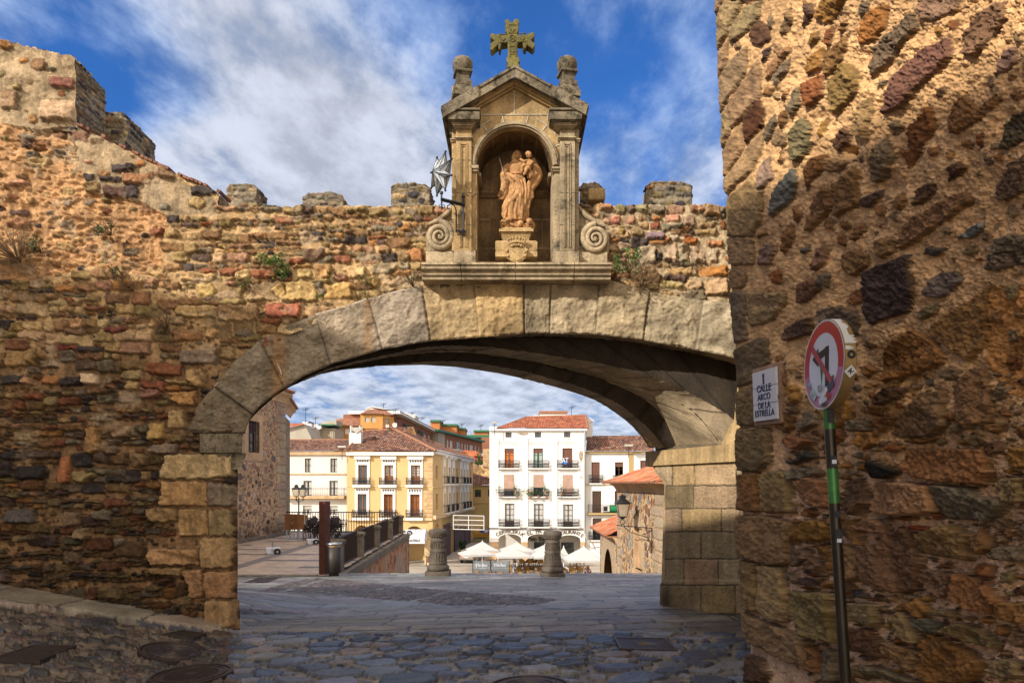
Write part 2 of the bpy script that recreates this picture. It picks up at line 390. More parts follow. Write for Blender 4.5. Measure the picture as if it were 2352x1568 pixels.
# --- hand placed stones -------------------------------------------------
for cx0,cy0,cx1,cy1,c in[(740,855,1085,975,GRAN),(740,980,950,1100,(.31,.20,.10)),(950,980,1084,1102,GREY),(670,1100,815,1170,OLIVE),(812,1105,960,1232,(.32,.2,.1)),(960,1105,1080,1232,(.24,.18,.1)),
    (920,1235,1080,1378,(.29,.19,.105)),(680,1285,918,1365,(.30,.19,.09)),(690,1367,850,1412,OLIVE),(845,1380,940,1515,(.28,.185,.105)),(940,1384,1082,1512,(.28,.18,.10)),(940,1515,1092,1640,(.25,.165,.09)),
    (780,570,900,645,(.38,.22,.09)),(775,660,860,750,TAN),(820,385,1010,455,GREY),(850,470,945,560,TAN),(935,270,1060,340,TAN),(805,175,990,245,(.42,.31,.14)),(1065,260,1160,330,GREY),
    (900,85,1115,155,(.5,.36,.16)),(1120,85,1330,155,(.5,.36,.16)),(820,25,1010,80,(.5,.38,.18)),(555,465,660,530,OLIVE),(275,865,335,995,(.25,.11,.05)),(340,935,450,990,OLIVE),(145,125,275,175,OLIVE),
    (30,260,120,315,(.3,.2,.08)),(20,325,145,395,(.18,.09,.05)),(475,270,585,320,(.17,.06,.05)),(300,280,400,330,(.2,.13,.09)),(540,345,690,410,(.25,.16,.1)),(245,355,365,400,(.2,.06,.04)),
    (370,490,465,550,(.42,.33,.22)),(640,550,745,615,(.2,.1,.07)),(680,715,760,800,(.28,.19,.08)),(35,1105,175,1185,(.07,.065,.06)),(75,1215,190,1260,(.14,.1,.06)),(340,1190,420,1255,(.17,.12,.07)),(435,1110,525,1180,(.10,.09,.07)),
    (300,1115,380,1190,(.15,.11,.07)),(520,1235,580,1290,(.16,.13,.11)),(690,805,820,860,(.18,.15,.11)),(480,815,550,870,(.15,.1,.07)),(505,730,605,790,(.17,.11,.07)),(400,735,470,860,(.3,.17,.07)),(0,1370,60,1440,(.08,.06,.05)),
    (285,1290,385,1360,(.1,.07,.05)),(100,505,160,550,PINK),(480,135,590,185,(.2,.13,.08)),(600,120,690,195,(.24,.13,.07))]:
    a=cL(cx0,cy0); b=cL(cx1,cy1); S.rect(a[0]+1.2,a[1]+1.2,b[0]-1.2,b[1]-1.2,jit(c,.05),1.15)
for cx0,cy0,cx1,cy1,c in[(0,450,320,610,GRAN),(335,435,665,625,GRAN),(685,420,1040,630,(.40,.29,.14)),(1100,435,1400,600,(.46,.32,.13)),(1510,375,1670,520,(.29,.22,.09)),(520,635,890,800,(.30,.12,.07)),(60,640,480,820,(.33,.23,.12)),
    (210,825,420,960,(.32,.24,.13)),(440,820,550,930,(.3,.22,.12)),(135,130,400,250,PINK),(0,130,130,260,GRAN),(220,310,400,440,(.46,.33,.16)),(0,320,110,440,(.5,.38,.2)),(840,310,990,410,TAN),(1010,260,1195,410,(.42,.29,.13)),
    (1330,265,1525,400,(.5,.36,.18)),(1570,240,1830,360,(.26,.2,.13)),(1690,370,1890,485,(.42,.31,.18)),(780,250,990,300,(.33,.2,.09)),(905,95,1130,250,(.15,.1,.07)),(1170,135,1380,250,(.27,.11,.06)),(1400,150,1710,235,(.13,.085,.06)),
    (1135,40,1310,130,TAN),(1360,65,1490,145,ORANGE),(1930,95,2090,240,(.36,.19,.08)),(420,100,550,230,(.33,.22,.12)),(40,40,180,125,(.36,.26,.11)),(1640,70,1780,155,(.27,.16,.08)),(1500,70,1600,150,(.3,.14,.09)),(190,965,300,1020,ORANGE),(100,1050,240,1200,(.3,.22,.12)),
    (0,1070,100,1250,(.28,.2,.1)),(0,850,200,1000,(.30,.22,.12))]:
    a=c8(cx0,cy0); b=c8(cx1,cy1); S.rect(a[0]+1,a[1]+1,b[0]-1,b[1]-1,jit(c,.05),1.1)
for cx0,cy0,cx1,cy1,c in[(375,505,515,600,(.3,.16,.09)),(290,605,410,665,PINK),(415,630,590,725,(.38,.16,.11)),(620,620,725,715,(.26,.13,.08)),(530,520,665,625,(.25,.22,.12)),(680,525,840,605,(.26,.23,.13)),(850,535,1000,625,GREY),(1010,530,1165,625,(.32,.2,.15)),
    (1205,535,1335,610,PINK),(1330,535,1500,655,TAN),(750,640,840,685,ORANGE),(860,635,955,690,ORANGE),(990,620,1125,700,(.5,.26,.18)),(850,700,940,765,(.2,.07,.05)),(755,695,840,765,TAN),(950,710,1140,785,GREY),(1140,640,1260,745,(.36,.27,.18)),
    (1290,670,1450,765,(.33,.24,.15)),(1480,680,1545,770,(.25,.1,.04)),(480,740,630,835,(.40,.28,.12)),(665,730,800,835,(.3,.22,.12)),(805,780,990,880,(.2,.15,.17)),(1015,810,1110,880,WHITE_),(1190,755,1280,820,DARK),(1155,830,1290,900,(.36,.13,.04)),
    (1295,780,1400,835,ORANGE),(1360,855,1520,915,(.42,.2,.09)),(550,880,660,980,(.42,.3,.2)),(735,885,925,1080,(.33,.28,.2)),(945,880,1100,1070,(.40,.33,.22)),(1115,900,1215,1070,(.36,.3,.2)),(1225,915,1365,1065,(.38,.31,.21)),
    (1380,920,1480,1060,(.42,.35,.24)),(1000,1090,1285,1180,(.40,.29,.14)),(1285,1085,1560,1195,(.36,.18,.05)),(925,1200,1155,1300,(.40,.3,.16)),(1170,1205,1330,1310,(.42,.31,.17)),(1340,1205,1560,1370,(.42,.28,.17)),(750,1100,900,1190,(.34,.26,.15)),(485,1010,640,1070,(.2,.12,.09))]:
    a=c7(cx0,cy0); b=c7(cx1,cy1); S.rect(a[0]+1,a[1]+1,b[0]-1,b[1]-1,jit(c,.05),1.05)
for x0,y0,x1,y1,c in[(255,378,312,395,DARK),(195,400,218,420,DARK),(440,428,498,450,DARK),(233,405,282,418,DARK),(285,400,350,425,(.28,.15,.08)),(240,428,292,452,PURP),(190,418,230,440,OLIVE),(92,228,172,280,(.42,.33,.2)),(120,180,172,205,(.2,.1,.07)),(0,210,40,250,(.28,.2,.12)),
    (290,425,320,455,DARK),(365,385,400,410,(.25,.16,.1)),(345,395,365,420,(.24,.15,.09)),(165,300,200,325,(.22,.12,.08)),(-250,200,-120,260,OLIVE),(-110,330,-20,370,BROWN)]:
    S.rect(x0,y0,x1,y1,jit(c,.05),.8)
plaster_zone=[(-270,230),(90,300),(160,290),(205,440),(320,462),(392,500),(372,560),(382,640),(200,610),(100,640),(-270,660)]
ramp_zone=[(-270,0),(175,120),(175,285),(520,470),(500,490),(390,495),(320,462),(205,440),(160,290),(90,300),(-270,230)]
inz=lambda z:(lambda x,y:bool(inpoly(z,np.array(x),np.array(y))))
pz=inz(plaster_zone); rz_=inz(ramp_zone)
S.darts(260,-260,390,300,650,3.5,13,pal_up,(1.2,2.4),0,pz,.9,(.3,.7))
S.darts(260,-260,520,20,500,4,17,pal_up,(1.1,2.2),0,rz_,.9,(.3,.8))
free=lambda x,y:not(pz(x,y)or rz_(x,y))
S.courses(-260,1765,470,655,12,28,(1.0,2.6),pal_up,free,1.0,.4,p=4)
S.courses(-260,1765,655,760,16,34,(1.1,2.4),lambda x,y:pick([(GRAN,2),(TAN,2),(BROWN,2),(OLIVE,2),(GREY,1),(RED,.7)]),free,1.03,.25,p=4)
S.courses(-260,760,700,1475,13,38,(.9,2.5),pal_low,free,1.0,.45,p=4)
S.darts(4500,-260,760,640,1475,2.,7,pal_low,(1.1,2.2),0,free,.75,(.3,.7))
S.darts(900,-260,1765,470,740,2.5,6,pal_up,(1.1,2.2),0,free,.75,(.3,.7))
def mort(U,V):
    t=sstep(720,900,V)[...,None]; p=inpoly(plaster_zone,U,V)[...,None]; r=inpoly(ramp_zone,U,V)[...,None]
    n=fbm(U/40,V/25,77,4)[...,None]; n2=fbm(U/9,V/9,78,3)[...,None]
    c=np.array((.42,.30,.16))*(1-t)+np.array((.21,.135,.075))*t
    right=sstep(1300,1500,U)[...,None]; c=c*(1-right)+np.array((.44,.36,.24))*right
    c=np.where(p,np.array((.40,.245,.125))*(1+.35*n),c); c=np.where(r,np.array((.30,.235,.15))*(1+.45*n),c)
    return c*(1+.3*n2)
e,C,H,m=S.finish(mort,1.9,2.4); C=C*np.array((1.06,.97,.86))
n1=fbm(S.U/7,S.V/7,5,4); n2=fbm(S.U/60,S.V/60,9,3); n3=fbm(S.U/2.9,S.V/2.9,6,2)
C=C*(1+.22*n3[...,None]+.30*n1[...,None]*(.4+.6*m[...,None]))
sm_=(sstep(.22,.5,fbm(S.U/60,S.V/38,47,5))*sstep(1150,900,S.V))[...,None]; C=C*(1-.72*sm_)+(np.array((.37,.275,.17))*(1+.25*n1+.2*n3)[...,None])*.72*sm_; H=H*(1-.7*sm_[...,0])
# rust and damp streaks down the face
stk=sstep(.15,.6,fbm(S.U/14,S.V/120,41,3))[...,None]; C=C*(1-.28*stk)
pier=((S.U>478)&(S.V>995))|((S.U>400)&(S.V>1040)&(S.V<1225))
lowk=sstep(760,900,S.V)
plz=inpoly(plaster_zone,S.U,S.V)
crk=np.where(plz,-.05*sstep(.25,.5,np.abs(fbm(S.U/30,S.V/14,91,4))*2),0)
disp=np.clip(S.facet,-8,8)/184*.9+H*(.034+.04*lowk)+.014*n1*(.5+m*.5)+.05*n2+.008*n3+crk*.6
disp=disp*np.where(pier,.5,1)+np.where((S.U>478)&(S.V>1000),.05,0)+np.where((S.U>480)&(S.V>1378),.04,0)
# extra relief: stone mass left of the buttress, recessed crack
disp+=np.where(plz,-.05,0)*sstep(0,60,S.U-20)
tx=[p[0]for p in top_line]; ty=[p[1]for p in top_line]
toph=np.interp(S.U,tx,ty)+3.5*fbm(S.U/9,S.U*0+4,8,3)+2*np.floor(2*vnoise(S.U/26,S.U*0,5))
Vc=np.maximum(S.V,toph)
# ground line under the wall
Uc=np.where(S.V>985,np.minimum(S.U,np.where(S.V>1378,550.5,546)+1.4*fbm(S.V/30,S.V*0,3,3)),S.U)
ex=[p[0]for p in ext_pts]; ey=[p[1]for p in ext_pts]
low=np.interp(S.U,ex,ey,left=3000,right=735)
keep=(S.V>toph-3.8)&(S.V<np.where(S.U<430,3000,low+26))|((S.V>985)&(S.U<552)&(S.U>425))
keep&=~((S.U>552)&(S.V>985)); keep&=~((S.U>1060)&(S.U<1300)&(S.V<612))
keep&=~((S.U<552)&(S.U>425)&(S.V>985)&(S.U>549+3))
Yg=YW-disp
X=(Uc-CX)/F*YW; Z=EYE+(HY-Vc)/F*YW
edge=np.clip((546-S.U)/10,0,1); Yg=np.where((S.V>985)&(S.U>500),YW-disp*edge+.03*(1-edge)*0,Yg)
wallface=grid_mesh('rubble_wall',X,Yg,Z,C,M['rubble'],gate,keep,flip=True)

# --- ring of voussoirs --------------------------------------------------
def resamp(pts,idx,per):
    out=[]; 
    for k in range(len(idx)-1):
        seg=pts[idx[k]:idx[k+1]+1]
        L=[0]
        for i in range(1,len(seg)):L.append(L[-1]+math.dist(seg[i-1],seg[i]))
        for j in range(per):
            t=L[-1]*j/per; i=max(q for q in range(len(seg)-1)if L[q]<=t+1e-9)
            f=(t-L[i])/(L[i+1]-L[i]); out.append((seg[i][0]+(seg[i+1][0]-seg[i][0])*f,seg[i][1]+(seg[i+1][1]-seg[i][1])*f))
    out.append(pts[idx[-1]]); return np.array(out)
PER=48; Eo=resamp(ext_pts,JN,PER); Ii=resamp(int_pts,JN,PER)
def smooth(a,n):
    for _ in range(n):
        b=a.copy(); b[1:-1]=(a[:-2]+2*a[1:-1]+a[2:])/4; a=b
    return a
Ii=smooth(Ii,60); Eo=smooth(Eo,6)
NR=64; rr=np.linspace(0,1,NR)[:,None,None]
G=Eo[None]*(1-rr)+Ii[None]*rr              # (NR, n, 2)
gx,gy=G[...,0],G[...,1]; n=gx.shape[1]
blk=np.minimum(np.arange(n)//PER,len(JN)-2); fr=(np.arange(n)%PER)/PER; fr[-1]=1
bc=np.array([(.20,.155,.10),(.23,.185,.125),(.25,.20,.135),(.30,.235,.16),(.33,.265,.19),(.42,.30,.155),(.47,.32,.15),(.36,.28,.17),(.44,.34,.21),(.37,.285,.17),(.40,.32,.20),(.42,.34,.22)])
wid=np.array([math.dist(Ii[k*PER],Ii[min((k+1)*PER,n-1)])for k in range(len(JN)-1)])
ed=np.minimum(fr,1-fr)[None]*wid[blk][None]
ed=np.minimum(ed,np.minimum(rr[...,0]*120+1,(1-rr[...,0])*120+1)*1.0)
mk=sstep(.2,3.2,np.minimum(np.minimum(fr,1-fr)[None]*wid[blk][None]+0*gx,rr[...,0]*130+.5))
bev=sstep(0,3,(1-rr[...,0])*130+0*gx)
nz=1.3*fbm(gx/24,gy/24,20,5); nf=fbm(gx/5,gy/5,22,3); nb=fbm(gx/90,gy/60,25,3)
C=bc[blk][None]*(1+.22*nz+.16*nf)[...,None]*(.42+.58*mk)[...,None]
stn=sstep(.05,.4,nb)[...,None]*sstep(.2,.9,rr); C=C*(1-.42*stn)
rust=np.exp(-((gx-642)/16)**2)[...,None]*.7+np.exp(-((gx-848)/9)**2)[...,None]*.5; C=C*(1-rust)+np.array((.30,.15,.05))*rust*(.6+.4*mk[...,None])
dsp=.045+.02*mk+.012*nf+.03*nz+.012*(np.array([math.sin(i*2.3)for i in range(20)])[blk][None])-.02*(1-bev)
ring=grid_mesh('arch_ring',(gx-CX)/F*YW,YW-dsp,EYE+(HY-gy)/F*YW,C,M['granite_v'],gate)
# white mortar remains along the back of the ring
mb=MB()
for pts,r in[([(497,889),(520,860)],1.2),([(845,689),(800,706),(728,724)],1.6),([(848,690),(900,674),(935,668)],1.4),([(680,752),(705,741)],1.1),([(462,950),(497,893)],1.3),([(650,860),(640,835)],1.6),([(735,728),(728,722)],1.5),([(500,900),(470,940)],1)]:
    q=[]
    for(a,b),(c,d)in zip(pts[:-1],pts[1:]):
        for k in range(6):t=k/6; q.append((a+(c-a)*t+rnd.uniform(-1,1),b+(d-b)*t+rnd.uniform(-1,1)))
    q.append(pts[-1]); mb.tube([(P(x,y,YW)[0],YW-.05,P(x,y,YW)[2])for x,y in q],[r/184*rnd.uniform(.5,1.1)for _ in q],5)
M['lime']=stone_mat('lime',(.55,.5,.42),speck=.2,sscale=60,blot=.3,bump=.5)
mb.build('pointing',M['lime'],gate)

# --- vault: stepped rings, each lower than the one before ----------------
def JY(px):return 5.336/((px-CX)/F+.3)            # depth on the right jamb plane
def curve(pts,n=140):
    # pts (px,py,Y) -> dense smooth world curve, parametrised by px fraction of chord length
    a=np.array(pts,float); L=a[:,0]; t=np.linspace(L[0],L[-1],n)
    q=np.stack([np.interp(t,L,a[:,k])for k in range(3)],1); q=smooth(q,10)
    return np.stack([(q[:,0]-CX)/F*q[:,2],q[:,2],EYE+(HY-q[:,1])/F*q[:,2]],1)
def w2(l,Ys):return[(c2(x,y)[0],c2(x,y)[1],Y)for(x,y),Y in zip(l,Ys)]
E0=[(566,996,8.47),(583,954,8.47),(655,893,8.47),(762,838,8.47),(881,804,8.47),(990,785,8.47),(1100,777,8.47),(1206,768,8.47),(1261,767,8.47),(1366,770,8.47),(1475,783,8.47),(1589,804,8.47),(1677,822,8.47),(1790,862,8.47)]
E1=[(x+(-6 if x<700 else 0),y+(4 if x<900 else(11 if x<1300 else 13+(x-1300)*.045)),8.85)for x,y,_ in E0]
E2=[(540,1010,8.9),(572,958,8.9),(645,893,8.9),(755,842,8.9),(893,812,8.9),(971,797,8.9),(1049,792,8.9),(1156,797,8.9)]+w2([(370,592),(690,647),(1000,735),(1300,865),(1480,975),(1560,1060)],[8.9,8.9,8.9,8.85,8.75,8.7])
E3=[(530,1020,9.3),(568,958,9.3),(642,893,9.3),(765,842,9.3),(893,815,9.3),(971,804,9.3),(1053,801,9.3),(1100,804,9.35),(1157,813,9.4)]+w2([(200,622),(350,640),(640,700),(920,783),(1175,903),(1290,985),(1430,1175)],[9.4,9.4,9.35,9.25,9.1,9.0,8.85])
E3b=[(520,1022,9.5),(566,958,9.5),(640,893,9.5),(762,845,9.5),(893,818,9.5),(971,807,9.5),(1053,805,9.5),(1100,808,9.5),(1157,818,9.5)]+w2([(200,632),(400,680),(620,735),(820,812),(980,900),(1100,1040),(1140,1190)],[9.5,9.5,9.5,9.5,9.55,9.7,9.9])
E4=[(510,1030,9.55),(566,960,9.55),(640,895,9.55),(762,848,9.55),(880,838,9.55),(968,829,9.55),(1040,828,9.55),(1110,835,9.55),(1156,843,9.55)]+w2([(250,718),(500,793),(760,900),(960,1060),(1060,1190)],[9.55,9.55,9.6,9.8,10.1])
E5=[(480,1035,10.15),(560,960,10.15),(632,896,10.15),(706,862,10.15),(780,847,10.15),(852,838,10.15),(932,836,10.15),(968,835,10.15),(1048,840,10.15),(1142,854,10.15)]+w2([(220,757),(480,835),(620,885),(710,942),(830,1030),(905,1107),(962,1192)],[10.15,10.15,10.15,10.2,10.25,10.3,10.32])
E0c=np.stack([(Ii[:,0]-CX)/F*YW,Ii[:,0]*0+8.44,EYE+(HY-Ii[:,1])/F*YW],1)
E2+=[(1790,1120,8.7)]; E3+=[(1700,1060,8.75)]
def smc(A,n):
    xs=np.linspace(0,len(A)-1,n); i=np.minimum(xs.astype(int),len(A)-2); f=(xs-i)[:,None]; return A[i]*(1-f)+A[i+1]*f
E0c=smc(E0c,140); E0c[:,2]+=.03; E1c=E0c.copy(); E1c[:,1]=8.85; E1c[:,2]+=.03; kk_=1+.05*np.clip(-E0c[:,0]/1.2,0,1); E1c[:,0]*=kk_; E1c[:,2]=EYE+(E1c[:,2]-EYE)*kk_
Es=[E0c,E1c]+[curve(E)for E in(E2,E3,E3b,E4,E5)]
def strip(A,B,name,k,colr,joints,seed,amp=.012):
    nr=k; t=np.linspace(0,1,nr)[:,None,None]; G=A[None]*(1-t)+B[None]*t
    # densify along the curve
    ncol=560; xs=np.linspace(0,A.shape[0]-1,ncol); i=np.minimum(xs.astype(int),A.shape[0]-2); f=(xs-i)[None,:,None]
    G=G[:,i]*(1-f)+G[:,i+1]*f
    u=np.linspace(0,1,ncol)[None]+0*G[...,0]; js=np.array(joints)
    dj=np.min(np.abs(u[...,None]-js),-1)*8.5*100/8; jm=.35+.65*sstep(.0,.9,dj)
    b=np.searchsorted(js,u); h=_h(b,b*0+seed,seed)
    nz=fbm(G[...,0]*3,G[...,1]*3+G[...,2]*3,seed,4); nf=fbm(G[...,0]*22,G[...,1]*22+G[...,2]*9,seed+3,3)
    C=np.array(colr)*(1+.25*nz+.15*nf+.3*(h-.5))[...,None]*(.35+.65*jm)[...,None]
    d=(.012*jm+amp*nf+.02*(h-.5))
    return grid_mesh(name,G[...,0],G[...,1],G[...,2]-d,C,M['granite_v'],gate)
jt=[.13,.22,.31,.40,.48,.55,.62,.69,.765,.83,.90,.955]
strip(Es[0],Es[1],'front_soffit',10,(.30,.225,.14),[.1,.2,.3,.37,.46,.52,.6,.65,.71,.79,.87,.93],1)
strip(Es[1],Es[2],'vault_step',6,(.045,.033,.022),jt,2)  # upright step coloured near black, its shade painted into the stone
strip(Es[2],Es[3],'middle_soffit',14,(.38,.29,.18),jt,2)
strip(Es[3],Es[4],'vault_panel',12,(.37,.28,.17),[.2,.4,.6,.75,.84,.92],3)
strip(Es[4],Es[5],'vault_step',6,(.05,.036,.024),[.18,.26,.35,.43,.52,.60,.70,.78,.86,.94],4)  # second upright step, shade painted in the same way
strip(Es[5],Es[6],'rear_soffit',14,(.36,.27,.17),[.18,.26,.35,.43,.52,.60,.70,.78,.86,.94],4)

# --- solid body behind the faces ----------------------------------------
M['wall_body']=stone_mat('wall_body',(.24,.17,.10),speck=.3,sscale=30,blot=.5,bscale=4,bump=.8,bdist=.02,bs2=8)
def pw(l,Y):return[P(x,y,Y)for x,y in l]
up=[p for p in top_line if p[0]<1850]
mb=MB()
mb.prism(pw([(-400,1420)]+[(x,y+5)for x,y in up if x<=505]+[(505,640),(530,700),(440,900),(432,995),(540,1002),(540,1475),(-400,1475)],YW+.17),(-.85,1.6,0))
mb.build('wall_core',M['wall_body'],gate)
mb=MB()
mb.prism(pw([(500,480),(1075,478),(1075,600),(500,600)],YW+.06),(0,.42,0)); mb.prism(pw([(1285,478),(1790,478),(1790,600),(1285,600)],YW+.06),(0,.42,0))
mb.prism(pw([(560,600),(1790,600),(1790,636),(560,636)],YW+.07),(-.2,1.6,0))
mb.build('parapet_core',M['wall_body'],gate)
# plaza side face
r5=[(x,y)for x,y,_ in E5]
mb=MB()
mb.prism([P(x,y,10.2)for x,y in[(300,600),(1600,600),(1600,1024)]+r5[::-1]+[(300,1035)]],(0,.1,0))
mb.build('rear_face',M['wall_body'],gate)
# imposts
mb=MB()
a=P(470,997,YW); b=P(566,1040,YW)
mb.prism([(a[0],YW-.13,b[2]),(b[0],YW-.13,b[2]),(b[0],YW-.13,a[2]),(a[0],YW-.13,a[2])],(-.3,.6,0))
prof=[(566,1040),(563,1052),(552,1062),(550,1078),(500,1078),(500,1040)]
mb.prism(pw(prof,YW-.09),(-.25,.5,0))
mb.build('impost',M['granite_dark'],gate)
# right jamb
S2=Stones(1505,1770,1020,1430,1.6,warp=1.3,wscale=16,seed=8)
def khrow(y0,y1,xs,cols):
    for i in range(len(xs)-1):
        a=KH(xs[i],y0); b=KH(xs[i+1],y1); S2.rect(a[0]+.4,a[1]+.4,b[0]-.4,b[1]-.4,jit(cols[i%len(cols)],.06),1,j=.01)
ga=(.35,.235,.115); gb=(.38,.27,.15); gc=(.29,.20,.11)
khrow(440,612,[590,715,870,1160,1400],[gb,ga,gb]); khrow(612,772,[632,862,1165,1400],[(.2,.14,.07),gc]); khrow(772,932,[634,778,1055,1180,1400],[gc,ga,gb])
khrow(932,1122,[640,915,1175,1400],[gc,gc,ga]); khrow(1122,1300,[640,795,1035,1220,1400],[gc,ga,gb]); khrow(1300,1500,[615,915,1150,1230,1400],[(.22,.15,.08),(.3,.19,.08),ga])
e,C,H,m=S2.finish((.14,.11,.07),.9,2.2)
nz=fbm(S2.U/40,S2.V/40,1,4); nf=fbm(S2.U/4,S2.V/4,2,3)
C=C*(1+.25*nz+.18*nf)[...,None]
blk_=np.exp(-(((S2.U-1530)/14)**2+((S2.V-1375)/30)**2))[...,None]; C=C*(1-.75*blk_)
left=np.interp(S2.V,[1020,1075,1090,1105,1325,1340,1430],[1500,1500,1512,1528,1527,1516,1514])+1.0*fbm(S2.V/14,S2.V*0,4,3)
Uq=np.maximum(S2.U,left); Yq=JY(Uq); k=.02*H+.012*nf+.02*nz+np.where(S2.V>1332,.05,0); k=k*np.clip((S2.U-left)/6,0,1)
grid_mesh('right_pier',(Uq-CX)/F*Yq-k*.29,Yq-k*.96,EYE+(HY-S2.V)/F*Yq,C,M['granite_v'],gate,S2.U>left-2,flip=True)
mb=MB()
def jp(px,py,off=0):Y=JY(px); v=P(px,py,Y); return(v[0]-off*.29,v[1]-off*.96,v[2])
A0=Vector(jp(1484,1024)); B0=Vector(jp(1720,1022)); A1=Vector(jp(1484,1062)); B1=Vector(jp(1720,1062))
A0=Vector((A0[0],A0[1],EYE+(HY-1023)/F*8.9)); B0=Vector((B0[0],B0[1],A0[2])); A1=Vector((A1[0],A1[1],EYE+(HY-1062)/F*8.9)); B1=Vector((B1[0],B1[1],A1[2]))
o_=Vector((-.03,-.10,0)); i_=Vector((.17,.57,0))
mb.prism([A0+o_,B0+o_,B1+o_,A1+o_],i_)
mb.prism([A1+o_*.3,Vector(jp(1500,1070)),Vector(jp(1506,1088)),Vector(jp(1527,1110)),Vector(jp(1560,1110)),B1+Vector((0,0,-.06)),B1+o_*.3],(.14,.46,0))
mb.prism([jp(1527,1064,-.03),jp(1760,1064,-.03),jp(1760,1460,-.03),jp(1517,1400,-.03)],(.9,1.0,0))
mb.build('impost',M['granite_warm'],gate)
# tympanum between the impost and the vault on the right
mb=MB(); mb.prism([jp(1484,1024,-.05),jp(1740,1024,-.05),jp(1740,800,-.5),jp(1600,860,-.5),jp(1520,960,-.3)],(.2,.4,0)); mb.build('springer_wall',M['granite_warm'],gate)

# --- merlons --------------------------------------------------------------
def rough_block(name,pts_front,depth,parent,seed,mat='rubble',Y=9.6,n=26,pal=None,skew=0):
    """battlement block: front outline (px) at depth Y, built of lumpy stones"""
    xs=[p[0]for p in pts_front]; ys=[p[1]for p in pts_front]
    x0,x1,y0,y1=min(xs),max(xs),min(ys),max(ys); sc=F/Y
    Sx=Stones(x0-2,x1+depth*sc+2,y0-depth*sc*.6-2,y1+2,2.4,warp=2.5,wscale=12,seed=seed)
    Sx.courses(x0-8,x1+depth*sc+8,y0-depth*sc*.6,y1+8,8,17,(1.1,2.4),pal or(lambda x,y:pick([(GREY,3),(DARK,2),(OLIVE,2),(BROWN,2),(TAN,1.2)])),None,.95,.3)
    e,C,H,m=Sx.finish((.26,.21,.14),1.5,3)
    nf=fbm(Sx.U/5,Sx.V/5,seed,4); C=C*(1+.35*fbm(Sx.U/14,Sx.V/14,seed+2,3)+.2*nf)[...,None]
    # wrap the raster: columns past x1 turn the corner and run back (right or left side), rows above the top run back as the cap
    U=Sx.U; V=Sx.V
    toph=np.interp(U,sorted(xs),[y for _,y in sorted(pts_front)])if False else y0
    ou=np.clip(U-x1,0,None)/sc; ov=np.clip(y0-V,0,None)/sc
    Xc=(np.minimum(U,x1)-CX)/F*Y; Zc=EYE+(HY-np.maximum(V,y0))/F*Y
    d=.02*H+.02*nf
    tp=np.interp((np.minimum(U,x1)-x0)/(x1-x0),[0,.12,.3,.6,.85,1],[.05,.0,.01,0,.01,.06])
    Zc=Zc-tp*np.clip(1-(np.maximum(V,y0)-y0)/20,0,1)
    inb=(ou>0)|(ov>0)
    Yc=Y+np.maximum(ou,ov)-np.where(inb,0,d); Xc=Xc+np.where(ou>0,d,0)+skew*(Yc-Y); Zc=Zc+np.where(ov>0,d,0)
    keep=~((ou>0)&(ov>0))
    o=grid_mesh(name,Xc,Yc,Zc,C,M['rubble'],parent,keep,flip=True)
    mb=MB(); a=P(x0,y0,Y); b=P(x1,y1,Y); mb.box(a[0]+.02,b[0]-.02,Y+.03,Y+depth*.96,b[2]-.3,a[2]-.04); mb.build('merlon_core',M['wall_body'],o)
    return o
for i,(x0,y0,x1,y1,Y,dp)in enumerate([(522,421,590,482,9.3,.35),(697,442,788,484,9.3,.3),(900,421,988,482,9.2,.35),(1333,420,1384,480,9.2,.3),(1486,417,1590,480,9.2,.4)]):
    rough_block('merlon',[(x0,y0),(x1,y1)],dp,gate,30+i*3,Y=Y)
mb=MB(); a=P(1350,434,9.0); b=P(1390,462,9.0); mb.box(a[0],b[0],8.95,9.3,b[2],a[2],bev=.03); mb.build('cap_stone',M['granite_warm'],gate)
rough_block('merlon',[(228,257),(290,340)],.75,gate,61,Y=9.6)
# returns of the big left merlon and of the ramp end
rough_block('merlon',[(148,131),(174,300)],.6,gate,67,Y=8.53)
for(x,ya,yb,dp)in[(503,441,476,.3)]:
    mb=MB(); a=P(x,ya,YW); b=P(x,yb,YW)
    mb.box(a[0]-.25,a[0]+.01,YW+.02,YW+dp,b[2]-.1,a[2]-.02,bev=.03)
    mb.build('merlon_return',M['wall_body'],gate)
# tile coping on the ramp
mb=MB(); q=[(180,288),(520,468)]
for k in range(34):
    if rnd.random()<.3:continue
    t=k/34; x=180+t*330; y=np.interp(x,[176,200,330,430,503],[287,296,362,410,440])-1.5
    a=P(x,y,YW); ang=math.atan2(.48,1)
    mb.M=Matrix.Translation(a)@Matrix.Rotation(ang+rnd.uniform(-.1,.1),4,'Y')
    mb.box(0,.052*rnd.uniform(.7,1),-.06*rnd.uniform(.3,1),.3,-.02,.012)
mb.M=None; mb.local=False
o=mb.build('brick_coping',plain('brick',(.22,.10,.06),.9,0,.5,9)); o.parent=gate; o.matrix_parent_inverse=Matrix.Translation(gate.location).inverted()
